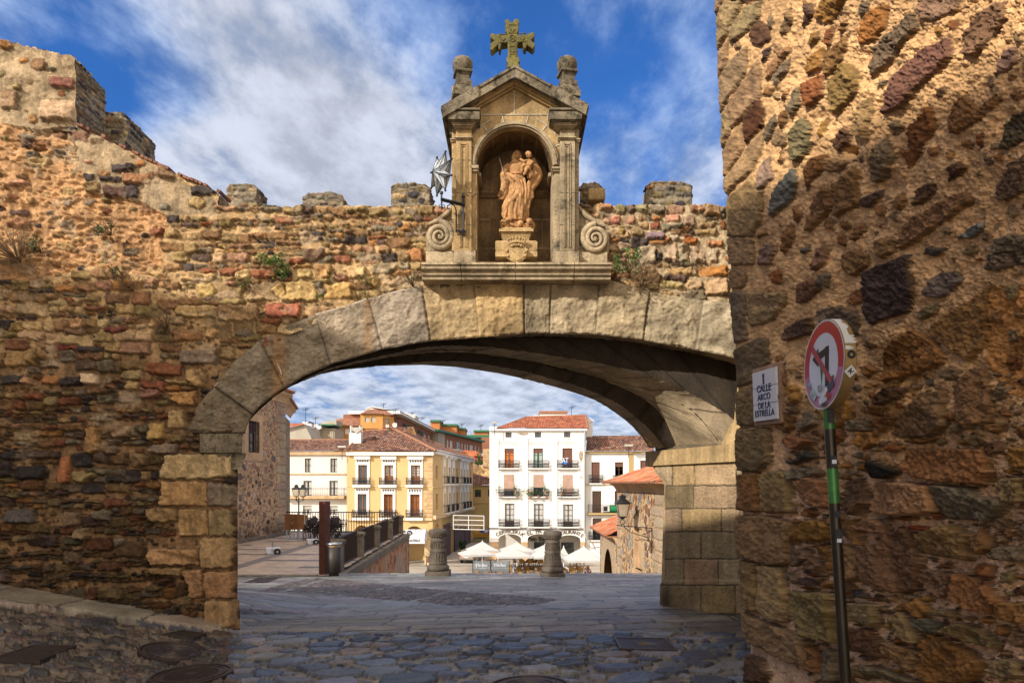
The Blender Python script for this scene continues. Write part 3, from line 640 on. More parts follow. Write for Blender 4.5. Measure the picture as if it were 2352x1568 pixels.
# ================================================================ RIGHT TOWER HOUSE
tower=empty('tower_house',(2.9,5.5,0),label='tall ochre rubble tower wall with granite corner blocks at the right edge',cat='tower')
LEAN=.047
KT=.69
def TX(Y,z):return(2.69+.0625*8.2)*KT-.0625*Y-LEAN*(z-EYE)
def tower_pt(u,v):
    k=(u-CX)/F; q=(HY-v)/F           # X = k Y , z = EYE + q Y ; X = 3.2025 -.0625 Y - LEAN q Y
    Y=(2.69+.0625*8.2)*KT/(k+.0625+LEAN*q); return k*Y,Y,EYE+q*Y
T=Stones(1600,2770,-330,1760,2.5,warp=2.8,wscale=10,seed=21); T.rim=.75
def tp(cr,pts,col,h=1.0,force=False):T.poly([cr(x,y)for x,y in pts],jit(col,.05),h,force)
BR=(.26,.145,.06); DB=(.13,.075,.045); OC=(.36,.21,.065); OG=(.24,.19,.11); GP=(.20,.165,.125); RU=(.27,.12,.045); QC=(.38,.285,.165)
for p in[[(62,135),(62,-260),(130,-200),(130,5)],[(66,310),(66,150),(140,5),(250,0),(180,170),(85,320)],[(180,160),(255,40),(345,0),(335,110),(270,195),(180,270)],[(75,480),(78,330),(165,240),(160,380),(90,490)],
    [(90,680),(85,500),(180,350),(270,270),(265,430),(165,590),(100,690)],[(165,600),(270,440),(345,340),(345,580),(240,700),(175,770)],[(98,890),(95,700),(165,610),(172,770),(110,890)],
    [(110,1060),(108,900),(240,710),(240,880),(200,960),(115,1070)],[(250,880),(355,770),(350,900),(300,1020),(210,1100),(150,1160),(120,1100),(210,960)],[(130,1240),(150,1170),(300,1050),(370,1130),(370,1300),(300,1400),(140,1400)],[(135,1400),(310,1400),(315,1568),(140,1568)],
    [(140,0),(260,-60),(350,-150),(350,-10),(250,0)]]:tp(c3,p,QC,1)
for p,c in[([(220,0),(480,0),(470,90),(380,190),(235,235),(215,100)],QC),([(95,0),(205,0),(215,320),(125,350),(95,250)],GP),([(105,400),(290,290),(345,310),(370,470),(290,590),(115,640)],(.2,.17,.10)),([(110,660),(285,620),(290,880),(130,890)],OG),([(125,900),(370,890),(385,1120),(300,1180),(130,1185)],OG),
    ([(130,1195),(295,1190),(310,1450),(140,1440)],BR),([(310,1200),(430,1170),(510,1190),(540,1460),(330,1450)],(.3,.22,.11))]:tp(cB,p,c,1)
for p,c in[([(190,290),(380,285),(600,330),(610,660),(500,680),(200,610)],(.3,.21,.11)),([(180,620),(340,650),(355,1030),(200,990)],(.3,.21,.11)),([(355,660),(540,680),(570,900),(560,1110),(430,1080),(370,1000)],QC),([(590,860),(970,880),(980,1270),(760,1220),(600,1060)],(.27,.2,.1)),
    ([(210,1010),(760,1240),(770,1480),(560,1400),(260,1250),(215,1150)],(.3,.22,.14)),([(215,1330),(370,1370),(440,1500),(420,1568),(215,1568)],DB),
    ([(705,20),(800,0),(915,30),(910,240),(800,230),(725,170)],(.4,.22,.12)),([(1010,20),(1150,0),(1225,200),(1180,300),(1050,260)],DB),([(1230,80),(1270,30),(1500,35),(1740,60),(1750,270),(1600,300),(1280,285),(1230,250)],(.38,.26,.14)),([(1725,60),(1780,50),(2000,80),(2080,150),(2230,150),(2240,220),(2120,340),(1800,320),(1740,200)],GP),([(2170,30),(2300,0),(2400,0),(2400,190),(2250,190)],QC),
    ([(690,420),(800,320),(930,340),(930,460),(860,490),(700,480)],OC),([(600,400),(650,340),(670,450),(640,525)],BR),([(1045,330),(1130,310),(1190,520),(1140,530)],BR),([(1150,360),(1250,315),(1350,350),(1360,435),(1200,420)],(.34,.2,.12)),([(1200,570),(1280,500),(1310,560),(1380,420),(1530,375),(1600,650),(1570,860),(1450,890),(1280,820),(1220,700)],(.21,.13,.075)),
    ([(1630,560),(1640,430),(1850,350),(1970,430),(1950,640),(1700,600)],(.24,.16,.08)),([(1980,480),(2060,370),(2150,480),(2150,560),(2060,600),(1990,560)],BR),([(2170,600),(2230,520),(2400,530),(2400,640),(2220,640)],GP),([(610,560),(700,530),(790,580),(790,620),(690,690),(640,640)],(.22,.15,.1)),([(700,700),(800,600),(895,670),(870,725)],(.2,.14,.09)),([(860,560),(940,500),(960,740),(900,690)],BR),
    ([(1040,500),(1180,590),(1190,780),(1080,800),(1050,700)],(.26,.17,.09)),([(1620,770),(1700,700),(1840,740),(1860,900),(1800,930),(1640,850)],(.22,.14,.09)),([(1860,720),(2130,780),(2280,960),(2200,1050),(2050,1020),(1880,930)],BR),([(1075,990),(1140,950),(1270,960),(1310,1100),(1280,1150),(1090,1100)],(.3,.24,.15)),([(1410,1080),(1480,1010),(1620,1180),(1640,1270),(1520,1240),(1420,1160)],(.28,.21,.12)),
    ([(1600,1090),(1690,1065),(1800,1110),(1800,1200),(1680,1180)],(.14,.13,.11)),([(1810,1160),(1950,1100),(2060,1150),(2220,1270),(2180,1310),(1950,1260)],(.25,.18,.1)),([(1070,1180),(1130,1150),(1240,1150),(1350,1320),(1330,1390),(1090,1320)],DB),([(1350,1240),(1450,1260),(1650,1330),(1640,1480),(1540,1480),(1390,1340)],(.27,.19,.1)),([(1660,1240),(1720,1190),(1850,1260),(2100,1400),(2120,1480),(1980,1568),(1690,1568),(1640,1490)],(.26,.14,.05)),
    ([(2180,1400),(2260,1370),(2400,1400),(2400,1530),(2230,1540)],OG),([(1200,1420),(1400,1470),(1640,1568),(1450,1568),(1230,1480)],GP),([(780,1260),(850,1350),(870,1500),(780,1480)],BR),([(880,1320),(980,1310),(1000,1568),(890,1568)],GP),([(565,720),(640,700),(660,820),(580,790)],GP),([(690,760),(800,780),(820,850),(710,820)],(.1,.06,.07)),([(870,790),(960,800),(960,870),(880,850)],BR),([(1120,850),(1180,860),(1230,910),(1180,930)],(.08,.08,.09)),([(1730,1000),(1900,1010),(1920,1070),(1760,1060)],OG),
    ([(1430,300),(1580,305),(1560,330),(1440,325)],RU),([(1560,365),(1650,370),(1655,410),(1570,410)],(.3,.07,.03)),([(770,730),(800,725),(795,760),(775,760)],(.3,.08,.04))]:tp(cC,p,c,1.15)
for p,c in[([(285,200),(330,110),(385,150),(410,230),(345,280),(290,250)],DB),([(470,160),(520,40),(530,120),(500,190),(465,205)],OG),([(585,150),(620,30),(660,15),(655,90),(590,170)],PURP),([(670,100),(720,0),(760,-60),(890,-30),(800,90),(740,145),(680,120)],OC),([(945,240),(965,120),(1030,55),(1120,20),(1110,160),(1040,240),(960,270)],(.36,.17,.05)),
    ([(1000,400),(1040,270),(1150,180),(1285,60),(1290,180),(1200,260),(1100,390),(1010,460)],(.2,.16,.11)),([(1120,590),(1150,510),(1200,420),(1310,300),(1480,215),(1500,330),(1440,400),(1300,530),(1200,640),(1090,680)],(.2,.115,.085)),([(1310,80),(1330,-60),(1540,-40),(1500,70),(1400,125),(1330,120)],(.26,.19,.14)),([(1550,330),(1560,200),(1640,80),(1720,15),(1815,10),(1810,120),(1700,250),(1620,340)],(.25,.17,.1)),
    ([(1740,450),(1800,290),(1870,280),(1875,370),(1800,430)],(.36,.24,.2)),([(1490,720),(1510,610),(1560,560),(1640,640),(1760,545),(1790,590),(1700,680),(1600,760),(1500,800)],(.27,.15,.055)),([(725,440),(735,320),(860,210),(875,260),(830,370),(770,450)],BR),([(780,470),(860,370),(920,400),(960,450),(940,550),(850,640),(795,690)],(.33,.23,.09)),([(625,490),(735,430),(735,560),(650,640),(625,620)],RU),
    ([(630,450),(640,340),(725,270),(720,400)],OC),([(530,650),(560,540),(605,500),(600,620),(550,690)],(.27,.24,.16)),([(245,690),(340,580),(370,640),(360,740),(250,865)],(.12,.05,.02)),([(365,770),(430,670),(460,720),(375,860)],GP),([(470,770),(490,660),(525,640),(515,730)],BR),([(525,890),(540,780),(620,690),(655,760),(640,880),(560,970),(530,940)],(.22,.19,.12)),([(915,760),(960,620),(1035,560),(1030,640),(990,830),(930,800)],(.42,.28,.16)),
    ([(1210,900),(1230,760),(1300,680),(1370,625),(1385,760),(1300,880),(1220,1000),(1170,870)],RU),([(605,1020),(650,930),(740,910),(730,1000),(630,1135)],(.28,.14,.05)),([(740,925),(870,960),(830,1010),(745,1020)],TAN),([(770,830),(850,760),(885,780),(880,840),(810,905)],DB),([(1005,960),(1050,850),(1100,805),(1165,930),(1080,1060),(1020,1085)],(.24,.19,.11)),([(800,1290),(810,1090),(920,980),(945,1020),(945,1210),(870,1250)],(.3,.17,.075)),
    ([(620,1340),(660,1170),(760,1090),(775,1220),(680,1330),(630,1375)],(.3,.18,.08)),([(415,1200),(440,1110),(530,990),(565,1050),(550,1180),(440,1280)],(.17,.17,.17)),([(320,1110),(350,970),(390,925),(430,1050),(330,1160)],(.33,.26,.21)),([(1175,1480),(1210,1330),(1400,1210),(1580,1125),(1620,1190),(1500,1290),(1320,1400)],(.27,.17,.08)),([(1735,1180),(1750,1080),(1870,960),(1960,900),(1960,1130),(1800,1190)],(.2,.14,.09)),
    ([(1470,1080),(1480,990),(1550,950),(1595,990),(1540,1040)],DB),([(1270,1220),(1280,1110),(1380,1075),(1405,1130),(1330,1200)],DB),([(1130,1200),(1160,1150),(1210,1140),(1230,1190),(1190,1255)],BR),([(1790,880),(1800,740),(1880,670),(1960,640),(1960,800),(1830,890)],(.12,.1,.06)),([(940,1230),(960,1170),(1060,1120),(1070,1160),(1000,1230)],PURP),([(490,1510),(500,1370),(540,1310),(570,1400)],BR),([(340,1568),(350,1470),(420,1435),(450,1480),(420,1568)],(.24,.17,.15)),
    ([(1510,1420),(1590,1340),(1680,1310),(1690,1350),(1590,1410)],(.25,.27,.3)),([(885,1400),(900,1340),(960,1320),(950,1380),(900,1430)],BR),([(1310,1500),(1350,1460),(1445,1475),(1380,1520)],(.1,.1,.1)),([(1690,1500),(1740,1420),(1860,1380),(1960,1400),(1960,1568),(1750,1568)],GP),([(370,480),(400,380),(510,270),(530,300),(450,430)],(.35,.23,.12)),([(430,520),(440,430),(530,340),(520,420)],GP),([(350,560),(380,510),(430,520),(400,570)],BR),
    ([(455,610),(530,520),(520,570)],BR),([(360,370),(370,290),(415,260),(410,320)],(.08,.05,.05)),([(695,780),(720,700),(740,740),(710,820)],OC),([(805,200),(840,140),(870,110),(860,180)],BR),([(380,160),(400,75),(420,120),(410,170)],GP),([(640,240),(660,190),(700,180),(690,240),(650,280)],BR),([(735,200),(760,150),(780,180),(760,260),(735,280)],(.22,.1,.04)),([(1045,520),(1080,480),(1130,470),(1100,510)],GP),([(555,1240),(580,1210),(600,1280),(570,1330)],BR),([(1205,400),(1260,350),(1290,330),(1250,390)],DB),
    ([(950,100),(960,20),(1010,0),(990,80)],GP),([(1650,880),(1660,800),(1690,780),(1680,860)],RU),([(455,960),(465,880),(480,900),(470,980)],BR),([(330,1400),(380,1345),(390,1390),(340,1410)],OC)]:tp(c3,p,c,1)
for p,c in[([(580,200),(640,170),(860,90),(885,300),(840,440),(700,480),(630,510),(580,440)],(.08,.06,.055)),([(180,330),(190,270),(270,235),(330,300),(240,370),(185,390)],(.2,.11,.07)),([(295,250),(350,195),(395,210),(360,300)],GP),([(435,90),(500,60),(600,90),(600,160),(490,230),(440,180)],(.28,.18,.08)),([(270,170),(300,50),(350,40),(355,150),(290,200)],(.24,.15,.1)),([(200,70),(240,40),(250,80),(210,95)],(.13,.13,.14)),
    ([(670,120),(680,0),(770,0),(770,80),(700,125)],(.29,.18,.09)),([(960,260),(1000,200),(1110,190),(1155,250),(1040,360),(950,340)],(.2,.16,.15)),([(1300,40),(1560,-10),(1560,130),(1400,190),(1295,190)],GP),([(90,540),(190,480),(275,460),(270,560),(100,615)],(.15,.09,.07)),([(320,420),(430,395),(540,450),(545,560),(500,590),(350,560)],(.17,.14,.11)),([(905,430),(1040,370),(1020,440),(920,490)],(.22,.18,.1)),
    ([(970,540),(1100,430),(1300,280),(1300,400),(1280,640),(1210,730),(1160,700),(1110,660),(1040,600)],(.28,.18,.07)),([(680,690),(740,620),(870,530),(990,590),(1080,690),(1060,740),(890,800),(690,855),(670,750)],(.32,.18,.06)),([(670,960),(730,880),(850,880),(820,940),(700,990)],DB),([(740,1160),(760,1080),(960,920),(1060,890),(1100,1110),(1000,1170),(830,1180)],(.25,.16,.09)),([(1120,870),(1210,770),(1290,760),(1350,960),(1340,1080),(1230,1130),(1140,1050)],(.25,.15,.08)),
    ([(640,1100),(660,1040),(780,1060),(660,1180)],BR),([(810,1360),(850,1240),(1330,1240),(1360,1390),(1300,1460),(930,1420)],(.30,.17,.07)),([(630,1330),(680,1310),(800,1380),(730,1420),(650,1420)],(.03,.03,.03)),([(560,1330),(630,1330),(630,1370),(570,1380)],OC),([(140,880),(190,850),(215,950),(160,990)],OC),([(195,1100),(240,1010),(330,1030),(330,1100),(210,1150)],GP),([(80,1180),(140,1160),(310,1190),(220,1250),(110,1240)],(.32,.17,.08)),([(190,1300),(260,1240),(310,1290),(160,1340),(95,1310)],(.08,.075,.07)),
    ([(480,1060),(600,1080),(610,1140),(480,1140)],GP),([(850,1180),(1010,1180),(1000,1210),(860,1210)],(.2,.1,.03)),([(580,620),(620,585),(640,640),(600,660)],(.2,.13,.08)),([(780,990),(820,985),(815,1005),(780,1010)],(.4,.1,.04)),([(1215,125),(1250,115),(1255,135),(1220,140)],(.35,.08,.03)),([(440,760),(480,730),(520,800),(470,830)],BR),([(560,760),(600,740),(650,780),(600,830)],(.3,.17,.07))]:tp(c5,p,c,1.05)
def pal_t(x,y):return pick([(BR,3),(OG,2),(GP,2),(RU,1.4),(OC,1.4),(DB,1.5),((.3,.22,.14),2)])
notq=lambda x,y:x>np.interp(y,[-330,0,400,640,900,1400,1568],[1770,1790,1790,1760,1790,1850,1850])
T.darts(900,1700,2770,-330,900,4,30,pal_t,(.8,1.0),-.9,notq,1.25,(.3,.8),True)
T.darts(1500,1780,2770,850,1760,8,46,pal_t,(1,1.6),.15,notq,.72,(.5,1),True)
T.darts(2500,1780,2770,850,1760,2.5,10,pal_t,(1,1.7),.15,notq,.6,(.3,.8),True)
T.darts(500,1640,1800,-330,1568,8,26,lambda x,y:jit(QC),(1,1.2),.3,lambda x,y:not notq(x,y),.9,(.5,.9))
def mort_t(U,V):
    n=fbm(U/55,V/55,71,4)[...,None]; n2=fbm(U/10,V/10,72,3)[...,None]
    t=sstep(900,1250,V)[...,None]; c=np.array((.51,.355,.20))*(1-t)+np.array((.60,.45,.33))*t
    o=inpoly([c5(x,y)for x,y in[(1290,280),(1700,280),(1700,1000),(1380,900),(1290,760),(1280,650)]],U,V)[...,None]
    c=np.where(o,np.array((.42,.23,.085)),c)
    return c*(1+.25*n+.25*n2)
e,C,H,m=T.finish(mort_t,1.0,2.8); C=C*np.array((1.14,.96,.74))
na=fbm(T.U/9,T.V/9,11,4); nb_=fbm(T.U/3.5,T.V/3.5,12,3); nc=fbm(T.U/70,T.V/70,13,3)
lam=fbm((T.U*.7+T.V*.7)/34,(T.U*.7-T.V*.7)/5,14,4)          # bedding lines inside each stone
C=C*(1-.36*m[...,None]); C=C*(1+.36*na*m+.14*nb_+.26*lam*m)[...,None]
XX,YY,ZZ=tower_pt(T.U,T.V)
low=sstep(850,1150,T.V)
quo=T.U<np.interp(T.V,[-330,0,400,640,900,1400,1568,1800],[1800,1800,1790,1760,1800,1860,1860,1860])
sc_=YY/5.0
pit=-.035*sstep(.38,.6,fbm(T.U/16,T.V/16,15,3))*(1-m)*low
D=(np.clip(T.facet,-16,16)*YY/1568*.75*(.5+.5*low)*np.where(quo,.35,1)+H*(.034+.045*low)*sc_+.012*na+.012*nb_+.022*nc*1.6+.004*lam*m*(1+low)+pit)*np.where(quo,.7,1)
hole=np.exp(-(((T.U-c3(870,0)[0])/9)**2+((T.V-c3(0,905)[1])/9)**2)); D-=.15*hole; C=C*(1-.7*hole)[...,None]
Lf=np.interp(T.V,[-330,0,90,200,345,400,480,640,840,1020,1250,1400,1480,1568,1760],[1621,1637,1640,1645,1650,1655,1663,1668,1682,1690,1698,1709,1712,1714,1716])+1.8*fbm(T.V/26,T.V*0,9,4)
Uc=np.maximum(T.U,Lf); XX,YY,ZZ=tower_pt(Uc,T.V)
k=np.clip((T.U-Lf)/7,0,1); D=D*k
rnd_c=.07*(1-np.clip((T.U-Lf)/26,0,1))**2            # rounded corner
grid_mesh('rubble_face',XX-D+rnd_c*.6,YY,ZZ,C,M['tower_v'],tower,(T.U>Lf-3)&(YY>2.0),flip=True)
mb=MB()
mb.box(2.9,7,5.5,8.45,-.6,7)
for z0,z1 in[(-.6,3),(3,5),(5,6.8)]:
    q=[(TX(1.7,z0)+.09,1.7,z0),(TX(5.6,z0)+.12,5.6,z0),(TX(5.6,z0)+5,5.6,z0),(TX(1.7,z0)+5,1.7,z0)]; t=[(x-LEAN*(z1-z0),y,z1)for x,y,z in q]
    mb._add(q+t,[(0,1,2,3),(7,6,5,4),(0,4,5,1),(1,5,6,2),(2,6,7,3),(3,7,4,0)])
mb.build('tower_core',M['wall_body'],tower)

# ---------------------------------------------------------------- street plate
M['tile_white']=plain('tile_white',(.62,.62,.64),.25,0,.06,5,.5)
M['ink_navy']=plain('ink_navy',(.02,.03,.09),.4,0,0)
def text_mesh(body,size,mat,parent=None,name='lettering',ext=.002,M4=None,sx=1,bold=0,space=1):
    cu=bpy.data.curves.new('t','FONT'); cu.body=body; cu.size=size; cu.extrude=ext; cu.align_x='CENTER'; cu.align_y='CENTER'; cu.offset=bold; cu.space_character=space; cu.resolution_u=3
    ob=bpy.data.objects.new('t',cu); COL.objects.link(ob)
    dg=bpy.context.evaluated_depsgraph_get(); me=bpy.data.meshes.new_from_object(ob.evaluated_get(dg))
    bpy.data.objects.remove(ob); me.name=name; me.materials.clear(); me.materials.append(mat)
    me.transform(Matrix.Diagonal((sx,1,1,1)))
    if M4 is not None:me.transform(M4)
    o=bpy.data.objects.new(name,me); COL.objects.link(o)
    if parent is not None:o.parent=parent; o.matrix_parent_inverse=Matrix.LocRotScale(parent.location,parent.rotation_euler,parent.scale).inverted()
    return o
def tw(u,v,off=.055):
    x,y,z=tower_pt(u,v); return Vector((x-off,y,z))
pa,pb,pc,pd=tw(1748,857),tw(1803,841),tw(1807,960),tw(1752,970)
ctr=(pa+pb+pc+pd)/4; ux=(pb-pa).normalized(); uz=(pa-pd).normalized(); nn=ux.cross(uz).normalized()
if nn.x>0:nn=-nn
uz=nn.cross(ux).normalized(); uz=uz if uz.z>0 else-uz
PM=Matrix(((ux.x,uz.x,nn.x,ctr.x),(ux.y,uz.y,nn.y,ctr.y),(ux.z,uz.z,nn.z,ctr.z),(0,0,0,1)))
wp,hp=((pb-pa).length+(pc-pd).length)/2,((pa-pd).length+(pb-pc).length)/2
plate=empty('street_name_plate',tuple(ctr),label='white tiled street name plate lettered CALLE ARCO DE LA ESTRELLA on the tower corner',cat='street sign')
mb=MB(); mb.M=PM
for k in range(3):
    mb.box(-wp/2,wp/2,-hp/2+k*hp/3+.002,-hp/2+(k+1)*hp/3-.002,-.02,.012,bev=.002)
mb.M=None; mb.build('tiles',M['tile_white'],plate)
mb=MB(); mb.M=PM; mb.box(-wp/2-.03,wp/2+.03,-hp/2-.03,hp/2+.03,-.09,-.003,bev=.006); mb.M=None; mb.build('mortar_bed',stone_mat('bed',(.30,.19,.12),bump=.4),plate)
for s_,yy,sz in[('CALLE',.085,.125),('ARCO',-.02,.115),('DE LA',-.125,.115),('ESTRELLA',-.22,.112)]:
    text_mesh(s_,sz*hp/.62,M['ink_navy'],plate,M4=PM@Matrix.Translation((0,yy*hp/.62,.014)),sx=.86*(wp/.5)/(hp/.62),bold=.0005)
mb=MB(); mb.M=PM; mb.prism([(-.012,.14*hp/.62,.013),(.012,.14*hp/.62,.013),(.012,.27*hp/.62,.013),(-.02,.25*hp/.62,.013),(-.012,.22*hp/.62,.013)],(0,0,.003)); mb.M=None
mb.build('emblem',M['ink_navy'],plate)

# ---------------------------------------------------------------- no left turn sign on its leaning post
XS=1.62; 
def sg(px,py,off=0):                      # point on the plane x = XS seen at (px,py)
    Y=XS/((px-CX)/F); return Vector((XS+off,Y,EYE+(HY-py)/F*Y))
l_=sg(1850,840); r_=sg(1938,835); cen=Vector((XS,(l_.y+r_.y)/2,0)); Ym=cen.y
cen.z=EYE+(HY-838)/F*Ym; RS=abs(l_.y-r_.y)/2*1.02; RSz=107/F*Ym; RS=(RS+RSz)/2
sign=empty('road_sign',(XS+.035,Ym,-.1),label='round no left turn sign with stickers on a leaning green and black post',cat='road sign')
M['sign_red']=plain('sign_red',(.42,.012,.02),.3,0,.15,5,.6); M['sign_pink']=plain('sign_pink',(.40,.16,.26),.35,0,.1,5); M['sign_white']=plain('sign_white',(.60,.62,.68),.3,0,.1,7,.5)
M['sign_black']=plain('sign_black',(.012,.012,.014),.4,0,0); M['sign_rim']=plain('sign_rim',(.30,.20,.08),.45,.3,.25,6); M['sign_rim_white']=plain('sign_rim_white',(.55,.55,.53),.4,0,.2,6)
SM=Matrix.Translation(cen)@Matrix.Rotation(R(-90),4,'Y')@Matrix.Rotation(R(-90),4,'Z')     # local z -> -x ; local x -> -y (right in view)
def disc(mb,r0,r1,z,n=48,a0=0,a1=2*math.pi,m=0):
    vs=[]; fs=[]
    for j in range(n+1):
        a=a0+(a1-a0)*j/n; vs+=[(r0*math.cos(a),r0*math.sin(a),z),(r1*math.cos(a),r1*math.sin(a),z)]
    fs=[(2*j,2*j+1,2*j+3,2*j+2)for j in range(n)]; mb._add(vs,fs,m)
def finish(mb,name,mats,par):
    mb.M=None; return mb.build(name,mats,par)
T0=.06
mb=MB(); mb.M=SM
mb.lathe([(RS-.004,-T0),(RS,-T0+.006),(RS,-.004),(RS-.004,.0)],n=56); finish(mb,'sign_case',M['sign_rim'],sign)
mb=MB(); mb.M=SM                                        # remains of white paint on the rim
for a0,a1,z0 in[(.45,1.5,-T0+.02),(.3,.5,-T0+.008),(.16,.24,-T0+.025)]:
    vs=[]; K=14
    for j in range(K+1):
        a=a0+(a1-a0)*j/K; vs+=[((RS+.001)*math.cos(a),(RS+.001)*math.sin(a),z0+rnd.uniform(-.015,.015)*(0 if j in(0,K)else 1)),((RS+.001)*math.cos(a),(RS+.001)*math.sin(a),-.003)]
    mb._add(vs,[(2*j,2*j+1,2*j+3,2*j+2)for j in range(K)])
finish(mb,'old_paint',M['sign_rim_white'],sign)
mb=MB(); mb.M=SM
disc(mb,0.0001,RS*.72,.002,m=0); disc(mb,RS*.71,RS*.955,.0028,a0=R(-12),a1=R(192),m=1); disc(mb,RS*.71,RS*.955,.0028,a0=R(192),a1=R(348),m=2); disc(mb,RS*.955,RS*.998,.0022,m=3)
face=finish(mb,'sign_face',[M['sign_white'],M['sign_red'],M['sign_pink'],M['sign_rim_white']],sign)
mb=MB(); mb.M=SM
def bar(mb,a,b,w,z,m=0):
    d=Vector(b)-Vector(a); d.normalize(); nrm=Vector((-d.y,d.x))*w/2; a=Vector(a); b=Vector(b)
    mb.prism([(a.x+nrm.x,a.y+nrm.y,z),(b.x+nrm.x,b.y+nrm.y,z),(b.x-nrm.x,b.y-nrm.y,z),(a.x-nrm.x,a.y-nrm.y,z)],(0,0,.0012),m)
q=RS
bar(mb,(.20*q,-.50*q),(.20*q,.38*q),.17*q,.0035); bar(mb,(.285*q,.30*q),(-.25*q,.22*q),.16*q,.0037)
mb.prism([(-.22*q,.42*q,.0038),(-.22*q,.0*q,.0038),(-.52*q,.20*q,.0038)],(0,0,.001))
finish(mb,'turn_arrow',M['sign_black'],sign)
mb=MB(); mb.M=SM; bar(mb,(-.56*q,.50*q),(.54*q,-.54*q),.14*q,.0055); finish(mb,'red_bar',plain('bar_red',(.36,.05,.07),.35,0,.1),sign)
st=[((-.45,-.62),.30,.2,-.9,(.35,.5,.5)),((.42,-.52),.34,.16,.35,(.06,.07,.12)),((.05,-.78),.4,.16,.1,(.55,.6,.65)),((.3,-.72),.2,.13,-.5,(.35,.03,.04)),((-.1,-.5),.2,.14,0,(.3,.32,.33)),((-.62,-.36),.12,.1,0,(.2,.45,.6)),((.12,-.9),.2,.1,0,(.06,.05,.05)),((.18,-.63),.25,.1,.6,(.7,.7,.72)),((.55,-.36),.12,.09,.2,(.12,.09,.08))]
for i,(c,w,h,a,co)in enumerate(st):
    mb=MB(); mb.M=SM@Matrix.Translation((c[0]*q,c[1]*q,.0068+.0006*i))@Matrix.Rotation(a,4,'Z')
    mb.prism([(-w*q/2,-h*q/2,0),(w*q/2,-h*q/2*.8,0),(w*q/2*.9,h*q/2,0),(-w*q/2,h*q/2*.9,0)],(0,0,.0005)); finish(mb,'sticker',plain('sticker',co,.5,0,.5,40),sign)
# rim stickers
for a,s_,co in[(-.30,.036,(.6,.6,.6)),]:
    mb=MB(); mb.M=SM@Matrix.Rotation(a,4,'Z')@Matrix.Translation((RS+.002,0,-T0/2))@Matrix.Rotation(R(90),4,'Y')@Matrix.Rotation(R(45),4,'Z')
    mb.box(-s_*.62,s_*.62,-s_*.62,s_*.62,0,.0015); finish(mb,'sticker',plain('sticker_w',co,.5,0,0),sign)
    mb=MB(); mb.M=SM@Matrix.Rotation(a,4,'Z')@Matrix.Translation((RS+.004,0,-T0/2))@Matrix.Rotation(R(90),4,'Y')
    bar(mb,(-.016,0),(.016,0),.0045,.0005); bar(mb,(0,-.014),(0,.018),.0045,.0005); bar(mb,(-.014,-.003),(0,.014),.004,.0005); finish(mb,'sticker_drawing',M['sign_black'],sign)
mb=MB(); mb.M=SM@Matrix.Rotation(.05,4,'Z')@Matrix.Translation((RS+.001,0,-T0/2))@Matrix.Rotation(R(90),4,'Y')
disc(mb,.008,.021,.001); finish(mb,'sticker',M['sign_black'],sign)
# post
ptop=Vector((XS+.031,Ym+.014,cen.z-RS*.9)); pbot=Vector((XS+.16,Ym-.014,-.12))
M['post_dark']=plain('post_dark',(.03,.022,.012),.35,.3,.3,8,.6); M['post_green']=plain('post_green',(.04,.17,.035),.35,.2,.3,8,.6)
w=.0235
def pl(t):return ptop.lerp(pbot,t)
def yt(py):return(HY-py)/F*Ym+EYE
zt=lambda py:(ptop.z-yt(py))/(ptop.z-pbot.z)
segs=[(-.1,zt(985),'post_green'),(zt(985),zt(1075),'post_dark'),(zt(1075),zt(1155),'post_green'),(zt(1155),1.0,'post_dark')]
post=None
for t0,t1,mt in segs:
    mb=MB(); a,b=pl(t0),pl(t1); mb.tube([a,b],[w*1.15]*2,12); o=mb.build('post',M[mt],sign,True); autosmooth(o,50)
for py,hh in[(955,.075),(1060,.06),(1230,.07),(1180,.035)]:
    mb=MB(); c_=pl(zt(py)); mb.box(c_.x-.018,c_.x+.015,c_.y-w*1.22,c_.y-w*1.02,c_.z-hh/2,c_.z+hh/2)
    mb.build('sticker',plain('sticker_k',(.03,.03,.035),.4,0,.6,60),sign)
for py,hh in[(1240,.02),(1060,.02)]:
    mb=MB(); c_=pl(zt(py)); mb.box(c_.x-.012,c_.x+.011,c_.y-w*1.3,c_.y-w*1.1,c_.z-hh/2,c_.z+hh/2)
    mb.build('sticker_print',M['sign_white'],sign)
# ================================================================ GROUND
def gz(X,Y):
    X=np.asarray(X,float); Y=np.asarray(Y,float)
    gy=-.0894*(np.clip(Y,8.5,20.8)-8.5)
    cx=np.interp(X,[-9,-6.4,-3.4,2.9,6],[.8,.395,-.13,.04,.1])
    return gy+cx*np.clip((15-Y)/5,0,1)
def G(px,py):
    Y=8.0
    for _ in range(60):
        z=float(gz((px-CX)/F*Y,Y)); Yn=(EYE-z)*F/(py-HY); Y=Y*.5+Yn*.5
    return((px-CX)/F*Y,Y)
D2=lambda x,y:((800+x/1.12)/1.643,(2250+y/1.12)/1.643)
c7g=crop(0,2100,1.568)
def up_(cr,l):return[cr(x,y)for x,y in l]
Z_ledge=up_(c7g,[(-400,150),(0,165),(600,200),(880,270),(1215,300),(1360,370),(1355,440),(1150,446),(790,402),(400,342),(0,312),(-400,300)])
Z_cob=up_(c7g,[(-900,290),(0,312),(400,342),(790,402),(1150,446),(1380,445),(1370,760),(1370,900),(-900,900)])
Z_slate=[(530,1452),(700,1453),(1000,1456),(1300,1456),(1720,1452),(1900,1620),(500,1640),(530,1540)]
Z_gran=[(300,1435),(548,1412),(760,1408),(1000,1402),(1340,1392),(1500,1396),(1780,1405),(1780,1456),(530,1456)]
Z_blue=up_(K6,[(-200,1110),(330,1090),(900,1110),(1300,1150),(1900,1192),(2338,1115),(3500,1175),(3400,1260),(2338,1275),(1000,1337),(700,1300),(60,1288),(-200,1290)])
